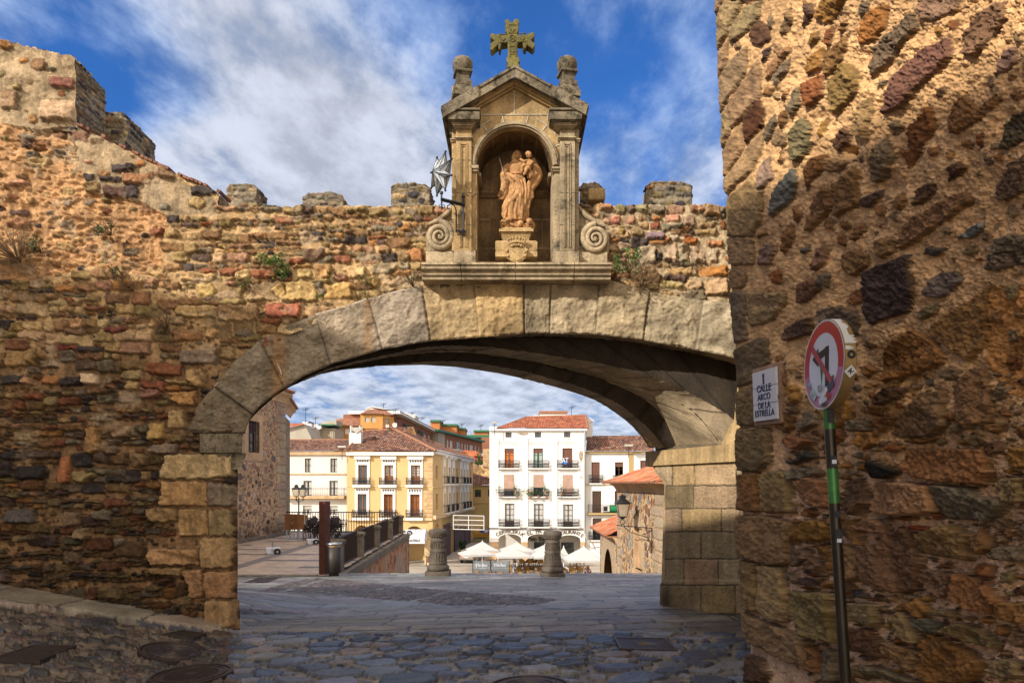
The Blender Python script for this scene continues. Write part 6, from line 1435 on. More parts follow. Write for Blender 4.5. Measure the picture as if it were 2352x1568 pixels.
mb=MB(); xs=[0]+[q for a in ars for q in a[:2]]+[L_]
for i in range(0,8,2):W.box(mb,(xs[i]+.02,GL,xs[i+1]-.02,z_im-.35),-.62,.02); W.box(mb,(xs[i],z_im-.5,xs[i+1],z_im-.3),-.63,.06)
mb.build('arcade_pier',M['quoin_pale'],hw)
mb=MB(); W.box(mb,(0,GL,L_,zar-.4),-4.2,-4); mb.build('arcade_back_wall',M['white_wall2'],hw)
for xa,xb,y0,y1 in[(825,945,480,545),(1095,1235,400,610),(1375,1505,405,545)]:
    mb=MB(); a=wA(xa,y0); b=wA(xb,y1); W.box(mb,(a[0],b[1],b[0],a[1]),-4,-3.93)
    mb.build('shop_window',M['pane'],hw)
mb=MB()
for x0,x1 in[(150,232),(447,548),(762,865),(1080,1150)]:
    a=r(x0,470,x1,1395); W.box(mb,a,0,.10); c=r(x0-8,460,x1+4,490); W.box(mb,c,0,.16)
    cc=((a[0]+a[2])/2,c[3]); R_=(a[2]-a[0])*.48
    pts=[W.p(cc[0]-R_*math.cos(math.pi*i/12),cc[1]+R_*1.0*math.sin(math.pi*i/12),.11)for i in range(13)]
    mb.prism(pts+[W.p(cc[0]+R_,cc[1],.11),W.p(cc[0]-R_,cc[1],.11)][:0],W.p(0,0,0)-W.p(0,0,.11)); mb.tube([p+Vector((0,-.02,0))for p in pts],.05,4)
for a in(r(232,468,447,475),r(548,468,762,475),r(865,468,1080,475),r(232,486,447,492),r(548,486,762,492),r(865,486,1080,492),r(232,793,450,800),r(548,793,770,800),r(865,793,1085,800),r(232,1098,450,1105),r(548,1098,772,1105),r(865,1098,1085,1105)):W.box(mb,a,0,.08)
for a in(r(130,333,1180,356),):W.box(mb,a,-.3,.35)
W.box(mb,r(132,1392,1165,1402),0,.12); W.box(mb,r(135,312,222,336),-1,.3)
mb.build('mouldings',M['white_trim'],hw)
for i,h in enumerate(wins):W.window(h,hw,'wood_dark','pane',None,.2,1,1,fw=.06)
W.window(d1[0],hw,'wood','pane','curtain_orange',rows=3,shutter='shutter_brown',shut=.2); W.window(d1[1],hw,'wood_dark','pane','curtain_teal',rows=3,shutter='shutter_brown',shut=.22); W.window(d1[2],hw,'wood_dark','pane',None,shutter='shutter_brown',shut=1)
for h in d2:W.window(h,hw,'wood_dark','pane',None)
for h in d3:W.window(h,hw,'wood_dark','curtain',None,rows=3,panel=.27)
for(x0,y0,x1,y1)in[(290,828,397,998),(607,828,713,965),(922,832,1028,1045)]:
    mb=MB(); a=r(x0,y0,x1,y1); n=14
    for k in range(n):
        za=a[3]-(a[3]-a[1])*k/n; zb_=a[3]-(a[3]-a[1])*(k+1)/n+.01; o=.02+.42*max(0,(k-6)/8)if(k>6)else .02
        W.box(mb,(a[0],zb_,a[2],za),o,o+.03)
    mb.build('hanging_blind',M['blind'],hw)
for y0,y1,xs in[(673,758,((231,455),(547,772),(861,1086))),(978,1062,((233,455),(550,772),(862,1088))),(1302,1388,((236,459),(553,777),(869,1097)))]:
    for a,b in xs:W.balcony(r(a,y0,b,y1),hw)
# roof
e1=W.rect(215,330,1190,331); eL=W.p(e1[0],e1[3],.45); eR=W.p(e1[2],e1[3],.45)
rl=Vector(P(*K5(530,207),Yw+6)); rr2=Vector(P(*K5(1170,188),Yw+6.5))
RW=((.34,.085,.03),(.42,.12,.04),(.26,.06,.025),(.46,.17,.08))
tile_roof('roof',(eL,eR,rr2,rl),hw,.22,RW,.02,5,.2)
mb=MB(); mb.tube([eR,rr2],.13,5); mb.tube([rl,rr2],.1,5); mb.tube([eL,rl],.1,5); mb.build('ridge_tiles',M['roof_ridge'],hw)
mb=MB(); mb._add([eR,rr2,W.p(e1[2],e1[3],-9),rr2+Vector((0,3,0))],[(0,1,3,2)]); mb._add([eL,rl,W.p(e1[0],e1[3],-9),rl+Vector((0,3,0))],[(0,2,3,1)]); mb._add([rl,rr2,rr2+Vector((0,4,-1.5)),rl+Vector((0,4,-1.5))],[(0,1,2,3)]); mb.build('roof_side',M['roof_ridge'],hw)
mb=MB(); a=Vector(P(*K5(677,178),Yw+9)); b=Vector(P(*K5(962,205),Yw+9)); mb.box(a.x,b.x,Yw+8,Yw+12,b.z-1.5,a.z); mb.box(Vector(P(*K5(610,200),Yw+9)).x,a.x,Yw+8,Yw+12,b.z-1.5,b.z+.1); mb.build('penthouse',M['white_wall'],hw)
mb=MB(); mb.box(a.x-.1,b.x+.1,Yw+7.8,Yw+12,a.z,a.z+.35,bev=.05); mb.build('penthouse_roof',M['roof_ridge'],hw)
mb=MB()
for x in(578,888):q=Vector(P(*K5(x,280),Yw+1.9)); mb.prism([q+Vector((-.45,0,-.1)),q+Vector((.45,0,-.1)),q+Vector((0,0,.4))],(0,1.2,0))
mb.build('roof_vent',M['roof_ridge'],hw)
# lettering bent over the arches
M['letter_brown']=plain('letter_brown',(.09,.06,.035),.6,0,0)
def arc_text(body,kxc,kxh,ktop,kend,u0,u1,size,parent,F_,off=.05):
    n=len(body)
    for i,ch in enumerate(body):
        if ch==' ':continue
        u=u0+(u1-u0)*(i+.5)/n; fy=lambda v:ktop+(kend-ktop)*(1-math.sqrt(max(0,1-min(.98,abs(v))**2)))
        t,z=wA(kxc+kxh*u,fy(u)); t1,z1=wA(kxc+kxh*(u+.02),fy(u+.02))
        Mx=Matrix.Translation(F_.p(t,z,off))@Matrix.Rotation(R(90),4,'X')@Matrix.Rotation(math.atan2(z1-z,t1-t)*.85,4,'Z')
        text_mesh(ch,size,M['letter_brown'],parent,'letter',.02,Mx,1.0,.008)
arc_text('CERVECERIA',845,140,272,335,-.95,.95,.64,hw,W)
arc_text('“EL PA',1137,152,272,335,-1.0,.12,.78,hw,W)
arc_text('TAURANTE',1432,145,280,350,-.62,.96,.64,hw,W)
# ---- lower white house to its right ----------------------------------------------------------
Y2=88.6; W2=Fac(gxy(K5(1167,0)[0],Y2),gxy(K5(1900,0)[0],Y2),K5); h2=house('white_house','lower white house with dark tiled roof, brown shutters and green awning on a balcony',gxy(K5(1500,0)[0],Y2)); r=W2.rect
L2=W2.uv(1900,0)[0]; hs=[r(1233,693,1322,922),r(1485,693,1575,922),r(1760,675,1850,900),r(1240,1003,1338,1237),r(1482,1003,1575,1237),r(1243,1298,1342,1532),r(1490,1298,1580,1532)]
W2.wall(0,L2,GL,W2.uv(0,590)[1],hs,'white_wall',h2,.25,back=8)
for i,h in enumerate(hs):W2.window(h,h2,'wood_dark','pane',None,shutter='shutter_brown' if i<3 else 'wood_dark',shut=[1,.22,1,1,1,.35,.35][i])
W2.balcony(r(1210,830,1350,920),h2,.3); W2.balcony(r(1463,832,1600,920),h2,.3); W2.balcony(r(1198,1147,1540,1237),h2,.6,'ochre_dull',.22,fancy=False); W2.balcony(r(1203,1438,1330,1530),h2,.3)
mb=MB(); W2.box(mb,r(1165,578,1900,600),0,.3); W2.box(mb,r(1634,600,1684,1100),0,.05); W2.box(mb,r(1168,928,1500,938),0,.1); mb.build('stone_trim',M['ochre_dull'],h2)
mb=MB(); W2.box(mb,r(1348,1160,1420,1222),.1,.45); W2.box(mb,r(1356,1170,1398,1216),.45,.47,1); mb.build('air_conditioner',[M['white_trim'],M['iron']],h2)
mb=MB(); a=r(1428,1152,1530,1232); mb.tube([W2.p(a[0],(a[1]+a[3])/2,.3),W2.p(a[2],(a[1]+a[3])/2,.3)],(a[3]-a[1])/2,10); mb.build('green_cover',plain('green_cover',(.005,.16,.05),.6),h2)
a=r(1167,578,1900,579); tile_roof('roof',(W2.p(a[0],a[3],.5),W2.p(a[2],a[3],.5),Vector(P(*K5(1900,410),Y2+7)),Vector(P(*K5(1187,410),Y2+7))),h2,.26,seed=7)
mb=MB(); q=Vector(P(*K5(1207,410),Y2+6.8)); mb.box(q.x-.45,q.x+.45,Y2+6.5,Y2+7.2,q.z-.6,q.z+1.9); mb.box(q.x-.6,q.x+.6,Y2+6.4,Y2+7.3,q.z+1.9,q.z+2.05); mb.prism([(q.x-.6,Y2+6.4,q.z+2.05),(q.x+.6,Y2+6.4,q.z+2.05),(q.x,Y2+6.4,q.z+2.6)],(0,.9,0)); mb.build('chimney',M['white_wall'],h2)
# drain pipe and floodlights
mb=MB(); mb.tube([W.p(L_-.05,W.uv(0,360)[1],.2),W.p(L_-.1,W.uv(0,450)[1],.2),W.p(L_-.1,W.uv(0,1450)[1],.2),W.p(L_+.5,GL+2,.2)],.09,6); mb.build('drain_pipe',M['shutter_grey'],hw)
mb=MB(); W.box(mb,W.rect(927,680,964,718),.5,.56); o=mb.build('blue_sign_board',plain('blue_sign',(.01,.12,.5),.4),hw)
text_mesh('AT',.9,M['sign_white'],hw,'sign_letter',.01,Matrix.Translation(W.p((W.rect(927,680,964,718)[0]+W.rect(927,680,964,718)[2])/2,W.rect(927,680,964,718)[1]+.5,.57))@Matrix.Rotation(R(90),4,'X'),.7,.01)
# flower pots and green plants on the middle balconies
for i,(x,y,wd,hh,nn)in enumerate([(245,1000,40,60,60),(430,1010,40,50,70),(418,965,20,30,26),(570,1020,60,60,90),(660,1015,110,60,170),(745,1020,50,60,60),(905,985,34,90,70),(575,965,20,26,20),(733,970,18,26,20)]):
    c=W.p(*W.uv(x,y),.6); t=empty('balcony_plant',tuple(c),label=None,cat='plant',group='potted plants on the middle balconies of the white building'); t['label']='potted green plant on the middle balcony row of the tall white building'
    mb=MB(); 
    for k in range(3):clump(mb,c+Vector((rnd.uniform(-1,1)*wd/90,0,rnd.uniform(-.3,.3))),(wd/120,.15,hh/110),nn//3,.15)
    mb.build('foliage',M['leaf']if i%2 else M['leaf_dark'],t); mb=MB(); mb.lathe([(.13,-.7),(.18,-.42)],tuple(c),8); mb.build('pot',M['roof_ridge'],t)

mb=MB()
for z_,a_,b_ in[(0,30,1150),(.16,60,1100),(-.1,500,1165)]:
    t0,z0=W.uv(a_,1403); t1,_=W.uv(b_,1403); mb.tube([W.p(t0+(t1-t0)*k/14,z0+z_-.12*abs(math.sin(k*.9)),.16)for k in range(15)],.025,4)
t0,z0=W.uv(1150,1400); mb.tube([W.p(t0,z0,.2),W.p(t0+.3,z0-1.5,.2),W.p(t0+.9,z0-2.6,.2),W.p(t0+2.8,z0-2.3,.2)],.04,4); mb.build('cables',M['iron'],hw)
for q_ in([(1095,600),(1110,570),(1140,572),(1142,640),(1125,700),(1100,660)],[(1105,842),(1142,845),(1135,868),(1112,866)],[(430,378),(545,370),(540,392),(480,400)],[(490,855),(502,852),(500,868),(490,866)]):
    mb=MB(); mb.prism([W.p(*W.uv(*p),.103)for p in q_],W.p(0,0,0)-W.p(0,0,.02)); mb.build('peeled_plaster',plain('peeled',(.40,.31,.22),.9,0,.6,3),hw)
for K,x,y,w_,Y,lb in[(K3,1172,955,44,83.5,'grey floodlight bar standing over the eaves of the weathered white house'),(K5,1632,513,42,87,'grey floodlight bar over the eaves of the lower white house'),(K5,190,268,26,87,'floodlight on a frame at the left roof corner of the tall white building')]:
    c=Vector(P(*K(x,y),Y)); t=empty('floodlight',tuple(c),label=lb,cat='floodlight'); s_=w_/F/1.643/2.851*Y; mb=MB(); mb.box(c.x-s_,c.x+s_,Y-.2,Y+.2,c.z-.12,c.z+.12,bev=.04); mb.build('lamp_head',M['shutter_grey'],t); mb=MB(); mb.tube([(c.x,Y,c.z-.1),(c.x,Y,c.z-1.6)],.04,5); mb.tube([(c.x-.3,Y,c.z-.3),(c.x+.3,Y,c.z-.3)],.03,4); mb.build('stand',M['iron'],t)
# ---- yellow corner building -------------------------------------------------------------------
Yy=84.0; cA=gxy(K4(185,0)[0],Yy); cB_=gxy(K4(1200,0)[0],Yy); Yf=Fac(cA,cB_,K4)
hy=house('yellow_building','three storey yellow corner building with white window surrounds, balconies and tiled hip roof',cB_); r=Yf.rect; LY=Yf.uv(1200,0)[0]
up=[r(320,797,428,1017),r(630,800,740,1020),r(943,803,1053,1022)]; lo=[r(312,1140,425,1387),r(622,1142,736,1395),r(936,1146,1050,1400)]
za_=Yf.uv(0,1440)[1]
Yf.wall(0,LY,za_,Yf.uv(0,650)[1],up+lo,'cream_wall',hy,.3,back=7)
for i,h in enumerate(up):Yf.window(h,hy,'wood','pane','curtain' if i else None,rows=4,panel=.0 if i==0 else .45)
for i,h in enumerate(lo):Yf.window(h,hy,'wood','pane' if i==0 else 'wood',None,rows=3,shutter=None)
mb=MB(); md_=MB()
for xs,y0,y1,yd in[((290,457),700,1030,750),((600,767),702,1032,752),((914,1085),702,1034,753),((283,450),1072,1400,1090),((592,760),1075,1402,1097),((905,1078),1077,1405,1100)]:
    x0,x1=xs; h=r(x0,y0,x1,y1); w_in=30
    a=r(x0,y0,x0+w_in,y1); Yf.box(mb,(a[0],h[1],a[2],h[3]),0,.12); a=r(x1-w_in,y0,x1,y1); Yf.box(mb,(a[0],h[1],a[2],h[3]),0,.12)
    a=r(x0+w_in,y0,x1-w_in,y0+(95 if y0<900 else 65)); Yf.box(mb,a,0,.12)
    if y0<900:a=r(x0-12,y0-6,x1+8,y0+28); Yf.box(mb,a,0,.4); a=r(x0-4,y0+28,x1,y0+36); Yf.box(mb,a,0,.25)
    for k in range(5):
        t,z=Yf.uv(x0+25+(x1-x0-50)*k/4,yd); q=Yf.p(t,z,.125); n=8; pts=[q+Vector((.11*math.cos(j*math.pi/4),0,.11*math.sin(j*math.pi/4)))for j in range(8)]; md_.prism(pts,(0,-.02,0))
mb.build('window_surround',M['white_trim'],hy); md_.build('round_vent',M['dark_in'],hy)
for a,b in((265,462),(577,772),(893,1087)):Yf.balcony(r(a,945,b,1030),hy,.5,'white_trim',.3)
for a,b in((260,455),(576,766),(890,1083)):Yf.balcony(r(a,1325,b,1418),hy,.5,'white_trim',.3)
mb=MB(); Yf.box(mb,r(185,640,1215,682),-.1,.45); mb.build('cornice',M['white_trim'],hy)
mb=MB(); Yf.box(mb,r(188,1040,1200,1050),0,.08); Yf.box(mb,r(188,1425,1200,1452),0,.25); mb.build('string_course',M['cream_trim'],hy)
mb=MB(); k=0; y=690
while y<1425:
    if not 1035<y<1075:Yf.box(mb,r(1100 if k%2 else 1135,y+1,1201,y+42),0,.05+.004*(k%2))
    y+=45; k+=1
mb.build('quoins',M['quoin_pale'],hy)
def y6(x,y):a=K6(x,y); t=Yf.s_of(a[0]); return t,EYE+(HY-a[1])/F*Yy
t0a,zsp=y6(1840,480); t1a,_=y6(2055,0); zcr=y6(0,382)[1]; u0,_=y6(1285,0); u1,_=y6(1480,0); zc2=y6(0,372)[1]; v0,_=y6(1560,0); v1,_=y6(1765,0)
archwall(Yf,0,LY,GL+3.0,za_,[(u0,u1,zsp-.2,zc2),(v0,v1,zsp-.2,zc2),(t0a,t1a,zsp-.2,zcr)],'cream_wall',hy,.8)
mb=MB()
for a,b in[(0,u0),(u1,v0),(v1,t0a),(t1a,LY)]:Yf.box(mb,(a+.03,GL,b-.03,GL+3.0),-.8,.03); Yf.box(mb,(a-.02,zsp-.45,b+.02,zsp-.2),-.82,.1)
mb.build('arcade_pier',M['cream_trim'],hy)
mb=MB(); Yf.box(mb,(0,GL,LY-1,za_),-4.6,-4.4); mb.build('arcade_back_wall',M['cream_wall'],hy)
# side facade going back into the street
cS=gxy(K4(1676,0)[0],118.0); Ys_=Fac((cB_[0]+.0,cB_[1]),cS,K4); r=Ys_.rect; LS=(Vector(cS)-Vector(cB_)).length
xsw=[(1240,1262),(1327,1345),(1384,1404),(1436,1455),(1483,1500),(1527,1544),(1565,1580),(1600,1615),(1641,1654)]
def sr(x0,x1,ya,yb,fa,fb_):     # rows converge: heights fixed in metres
    t0=Ys_.s_of(K4(x0,0)[0]); t1=Ys_.s_of(K4(x1,0)[0]); return(t0,ya,t1,yb)
zu=(Yf.uv(0,1017)[1],Yf.uv(0,800)[1]); zl=(Yf.uv(0,1390)[1],Yf.uv(0,1142)[1])
hu=[sr(a,b,zu[0]+(.6 if i in(0,4,8)else 0),zu[1],0,0)for i,(a,b)in enumerate(xsw)]; hl_=[sr(a+3,b+3,zl[0]+(.6 if i in(0,4,8)else 0),zl[1],0,0)for i,(a,b)in enumerate(xsw)]
ztp=Yf.uv(0,650)[1]
Ys_.wall(0,LS,za_,ztp,hu+hl_,'cream_wall',hy,.3,back=6)
for h in hu+hl_:Ys_.window(h,hy,'wood','pane',None,rows=3)
mb=MB()
for i,(a,b)in enumerate(zip(hu,hl_)):
    if i in(0,4,8):continue
    for h in(a,b):
        w_=(h[2]-h[0]); Ys_.box(mb,(h[0]-.25,h[1],h[0],h[3]+1.2),0,.12); Ys_.box(mb,(h[2],h[1],h[2]+.25,h[3]+1.2),0,.12); Ys_.box(mb,(h[0],h[3],h[2],h[3]+1.2),0,.12)
        if h is a:Ys_.box(mb,(h[0]-.35,h[3]+1.2,h[2]+.35,h[3]+1.5),0,.4)
mb.build('window_surround',M['white_trim'],hy)
for i,(a,b)in enumerate(zip(hu,hl_)):
    if i in(0,4,8):continue
    for h in(a,b):Ys_.balcony((h[0]-.3,h[1],h[2]+.3,h[1]+1.0),hy,.6,'white_trim',.2,.2)
mb=MB(); Ys_.box(mb,(0,ztp-.1,LS,ztp+.45),-.1,.45); mb.build('cornice',M['white_trim'],hy)
mb=MB(); Ys_.box(mb,(0,zu[0]-.5,LS,zu[0]-.35),0,.08); Ys_.box(mb,(0,za_,LS,za_+.5),0,.4); mb.build('string_course',M['cream_trim'],hy)
sa1=[(1.2,4.4,GL+3.4,za_-.6)]
archwall(Ys_,0,6,GL+2.5,za_,sa1,'cream_wall',hy,.6); mb=MB(); Ys_.box(mb,(0,GL,1.15,GL+2.5),-.6,.02); Ys_.box(mb,(4.45,GL,6,GL+2.5),-.6,.02); mb.build('arcade_pier',M['cream_trim'],hy)
Ys_.wall(6.02,LS,GL,za_,[(9,GL,10.2,GL+3.6),(13,GL,14.2,GL+3.6),(18,GL,20.5,GL+3.6)],'ochre_dull',hy,.3,back=2)
mb=MB()
for a,b in[(7,12),(15,23),(24,31)]:Ys_.box(mb,(a,GL,b,GL+4.4),0,.12)
mb.build('brown_shopfront',plain('shopfront',(.07,.025,.015),.6),hy)
# roofs
ov=.7; zE=Yf.uv(0,634)[1]+.05
EL_=Yf.p(0,zE,ov); ER_=Yf.p(LY+.5,zE,ov); RR_=Vector(P(*K4(760,380),Yy+9)); RL_=Vector(P(*K4(400,388),Yy+9)); EF_=Ys_.p(LS+.5,zE,ov)
tile_roof('roof',(EL_,ER_,RR_,RL_),hy,.27,seed=2); RF_=Vector((RR_.x+1.9,118.0-3,RR_.z))
tile_roof('roof',(ER_,EF_,RF_,RR_),hy,.27,seed=4)
mb=MB(); mb.tube([ER_,RR_],.17,6); mb.tube([RR_,RL_],.15,6); mb.tube([RR_,RF_],.15,6); mb.tube([RF_,EF_],.15,6); mb.tube([EL_,RL_],.14,6); mb.build('ridge_tiles',M['roof_ridge'],hy)
mb=MB(); mb._add([RL_,RR_,RF_,RF_+Vector((-8,0,-5)),RL_+Vector((0,12,-5))],[(0,1,2,3,4)]); mb.build('roof_back',M['roof_ridge'],hy)
mb=MB(); 
for x,y0,y1,Yq in[(506,460,522,Yy+4),(701,365,425,Yy+8.3)]:
    q=Vector(P(*K4(x,y1),Yq)); mb.box(q.x-.22,q.x+.22,Yq-.2,Yq+.2,q.z-.4,Vector(P(*K4(x,y0),Yq)).z)
for x,y0,y1,Yq in[(1050,465,520,Yy+14),(1143,490,535,Yy+17),(1198,515,560,Yy+20),(1353,570,605,Yy+27)]:
    q=Vector(P(*K4(x,y1),Yq)); mb.box(q.x-.25,q.x+.25,Yq-.2,Yq+.2,q.z-.4,Vector(P(*K4(x,y0),Yq)).z)
mb.build('flue',M['wood_dark'],hy)
mb=MB(); q=Vector(P(*K4(291,525),Yy+3)); t=Vector(P(*K4(291,420),Yy+3)); mb.box(q.x-.75,q.x+.75,Yy+2.5,Yy+3.6,q.z-1,t.z); mb.box(q.x-.65,q.x-.5,Yy+2.6,Yy+3.5,t.z,t.z+.9); mb.box(q.x+.5,q.x+.65,Yy+2.6,Yy+3.5,t.z,t.z+.9); mb.build('chimney',M['white_wall'],hy)
mb=MB(); mb.prism([(q.x-.7,Yy+2.4,t.z+.7),(q.x+1.2,Yy+2.4,t.z+.7),(q.x+.2,Yy+2.4,t.z-.1)],(0,.2,0)); mb.build('chimney_cap',M['shutter_grey'],hy)
mb=MB(); q1=Vector(P(*K4(970,345),112)); # upper rear roof with gable
mb.prism([Vector(P(*K4(905,440),112)),Vector(P(*K4(1025,478),112)),q1],(-2,8,0)); mb.build('gable',M['cream_wall'],hy)
tile_roof('roof',(Vector(P(*K4(720,470),108)),Vector(P(*K4(900,460),109)),Vector(P(*K4(965,346),112)),Vector(P(*K4(600,348),112))),hy,.3,seed=12)

# ---- white house left --------------------------------------------------------------------------
Y3=85.0; W3=Fac(gxy(620,Y3),gxy(K3(1223,0)[0],Y3),K3); h3=house('white_house','weathered white house left of the yellow building, long balcony rail and tiled roof',gxy(720,Y3)); r=W3.rect; L3=W3.uv(1223,0)[0]
hs=[r(770,1080,840,1230),r(1045,1080,1120,1230),r(755,1320,845,1478),r(1035,1320,1125,1478)]
def h6(x0,y0,x1,y1):a=K6(x0,y0); b=K6(x1,y1); t0=W3.s_of(a[0]); t1=W3.s_of(b[0]); return(t0,EYE+(HY-b[1])/F*Y3,t1,EYE+(HY-a[1])/F*Y3)
hs+=[h6(750,160,845,255),h6(1035,165,1125,258),(10.2,GL,12,GL+2.6),(4,GL,6,GL+2.6)]
W3.wall(0,L3,GL,W3.uv(0,1044)[1],hs,'white_wall2',h3,.3,back=6)
for i,h in enumerate(hs[:6]):W3.window(h,h3,'wood_dark','pane','curtain',rows=2,shutter='shutter_grey' if i>3 else None,shut=.45)
W3.balcony(r(560,1397,1208,1482),h3,.9,'quoin_pale',.35,.28,fancy=False)
mb=MB(); W3.box(mb,r(560,1002,1222,1044),0,.3); W3.box(mb,r(560,1242,1222,1258),0,.1); mb.build('stone_trim',M['quoin_pale'],h3)
zE=W3.uv(0,1000)[1]
tile_roof('roof',(W3.p(0,zE,.5),W3.p(L3,zE,.5),Vector(P(*K3(1400,882),Y3+7)),Vector((W3.p(0,0).x,Y3+7,P(*K3(700,882),Y3+7)[2]))),h3,.27,seed=6)
mb=MB(); mb.tube([Vector((W3.p(0,0).x,Y3+7,P(*K3(700,882),Y3+7)[2])),Vector(P(*K3(1340,882),Y3+7))],.13,6); mb.build('ridge_tiles',M['roof_ridge'],h3)
# ================================================================ BUILDINGS FARTHER BACK
def blk(mb,K,x0,y0,x1,y1,Y,d,m=0):
    a=Vector(P(*K(x0,y0),Y)); b=Vector(P(*K(x1,y1),Y)); mb.box(a.x,b.x,Y,Y+d,b.z,a.z,m)
def hip(K,xl,xr,ye,xa,xb,yr,Y,d,parent,mat='tiles',ov=.5,name='roof',seed=3,palt=None,rib=.3):
    e0=Vector(P(*K(xl,ye),Y-ov)); e1=Vector(P(*K(xr,ye),Y-ov)); r0=Vector(P(*K(xa,yr),Y+d/2)); r1=Vector(P(*K(xb,yr),Y+d/2))
    kw=dict(palt=palt)if palt else{}
    if mat=='tiles':tile_roof(name,(e0,e1,r1,r0),parent,rib,seed=seed,**kw)
    b0=e0+Vector((0,d+2*ov,0)); b1=e1+Vector((0,d+2*ov,0)); mb=MB()
    if mat!='tiles':mb._add([e0,e1,r1,r0],[(0,1,2,3)])
    mb._add([e1,b1,r1],[(0,1,2)]); mb._add([e0,r0,b0],[(0,1,2)]); mb._add([b0,b1,r1,r0],[(0,1,2,3)]); mb._add([e0,e1,b1,b0],[(0,1,2,3)])
    mb.build(name+'_side' if mat=='tiles' else name,M['roof_ridge']if mat=='tiles' else M[mat],parent)
OR=((.36,.14,.06),(.44,.19,.09),(.28,.10,.05),(.40,.2,.12))
# ochre house with loggia
Y5=112.0; ho=house('ochre_house','ochre rendered house with stepped tiled roofs and a laundry loggia, behind the yellow building',gxy(800,Y5))
f=Fac(gxy(K4(32,0)[0],Y5),gxy(K4(610,0)[0],Y5),K4); r=f.rect; Lo=f.uv(610,0)[0]
f.wall(0,f.uv(345,0)[0],f.uv(0,640)[1],f.uv(0,340)[1],[r(157,365,345,428)],'ochre_wall',ho,1.2,back=8)
a=f.uv(345,0)[0]; f.wall(a+.01,Lo,f.uv(0,640)[1],f.uv(0,195)[1],[r(397,230,452,290),r(472,230,527,290),r(375,365,560,428)],'ochre_wall',ho,.25,back=8)
for h in(r(397,230,452,290),r(472,230,527,290)):f.window(h,ho,'shutter_grey','pane',None,shutter='shutter_grey',shut=1)
mb=MB(); f.box(mb,r(160,368,212,428),-.3,-.2); f.box(mb,r(335,398,358,430),-.1,-.05); f.box(mb,r(362,392,398,432),-.1,-.05); mb.build('laundry',M['white_trim'],ho)
mb=MB(); f.box(mb,r(228,375,238,425),-.1,-.05); f.box(mb,r(242,372,262,420),-.1,-.05); mb.build('laundry',M['quoin_pale'],ho)
hip(K4,15,345,335,70,345,250,Y5,6,ho,seed=21,palt=OR); hip(K4,340,615,192,440,530,140,Y5,8,ho,seed=22,palt=OR)
g_=Fac(gxy(K4(610,0)[0],Y5+.5),gxy(K4(742,0)[0],Y5+3),K4); g_.wall(0,(g_.B-g_.A).length,f.uv(0,640)[1],f.uv(0,205)[1],[g_.rect(640,248,693,305)],'ochre_wall',ho,.25,back=5); g_.window(g_.rect(640,248,693,305),ho,'shutter_grey','pane',None,shutter='shutter_grey',shut=1)
hip(K4,605,745,208,560,650,152,Y5+2.5,6,ho,seed=23,palt=OR)
for i,(x,y,rd)in enumerate([(664,332,.28),(752,322,.38)]):
    q=Vector(P(*K4(x,y),Y5-3)); t=empty('satellite_dish',tuple(q-Vector((0,0,1))),label=['small round white satellite dish on a pole by the ochre house','larger round white satellite dish right of the small one'][i],cat='satellite dish')
    mb=MB(); n=16; vs=[q+Vector((rd*ri*math.cos(2*math.pi*j/n),-.1+.1*(1-ri*ri),rd*ri*math.sin(2*math.pi*j/n)))for ri in(0.01,.5,1)for j in range(n)]
    mb._add(vs,[(k*n+j,k*n+(j+1)%n,(k+1)*n+(j+1)%n,(k+1)*n+j)for k in range(2)for j in range(n)]); mb.build('dish',M['white_trim'],t,True); mb=MB(); mb.tube([q+Vector((0,.1,0)),q+Vector((0,.1,-3))],.06,5); mb.tube([q+Vector((0,0,0)),q+Vector((.3,-.8,.5))],.04,4); mb.build('pole',M['iron'],t)
# top white slab houses
h=house('rooftop_house','white gabled rooftop structure showing above the ochre house ridge',gxy(850,150)); mb=MB(); 
mb.prism([Vector(P(*K4(x,y),150))for x,y in[(408,160),(408,122),(485,104),(575,122),(732,155),(732,200),(408,200)]],(0,6,0)); mb.build('wall',M['white_wall2'],h)
mb=MB(); mb.prism([Vector(P(*K4(x,y),149.8))for x,y in[(402,126),(485,102),(575,119),(736,152),(736,158),(575,126),(485,109),(402,132)]],(0,7,0)); mb.build('roof_edge',M['white_trim'],h)
h=house('rooftop_house','pale low gabled rooftop block above the brick flats',gxy(950,165)); mb=MB(); mb.prism([Vector(P(*K4(x,y),165))for x,y in[(740,210),(740,188),(850,178),(995,212),(995,240),(740,240)]],(0,6,0)); mb.build('wall',M['white_wall2'],h); mb=MB(); mb.prism([Vector(P(*K4(x,y),164.8))for x,y in[(736,190),(850,175),(999,210),(999,216),(850,183),(736,196)]],(0,7,0)); mb.build('roof_edge',M['white_trim'],h)
# long brick block
fB=Fac(gxy(K4(738,0)[0],118),gxy(K4(1285,0)[0],172),K4); hb=house('brick_flats','long brown brick block of flats with white bands and green awnings, uphill',gxy(1000,150)); LB=(fB.B-fB.A).length
zt_b=fB.uv(738,190)[1]; nfl=5; fh=3.0; holes=[]; kinds=[]
cols_=[(845,880,'b'),(885,925,'b'),(945,965,'w'),(977,997,'w'),(1022,1042,'g'),(1050,1072,'g'),(1095,1130,'b'),(1145,1180,'d'),(1197,1215,'w'),(1227,1244,'w')]
for fl in range(nfl):
    for x0,x1,kd in cols_:
        t0=fB.s_of(K4(x0,0)[0]); t1=fB.s_of(K4(x1,0)[0]); zz=zt_b-1.0-fl*fh; holes.append((t0,zz-(1.9 if kd in 'bd' else 1.5),t1,zz)); kinds.append(kd)
fB.wall(0,LB,zt_b-16,zt_b,holes,'brick_wall',hb,.4,back=9)
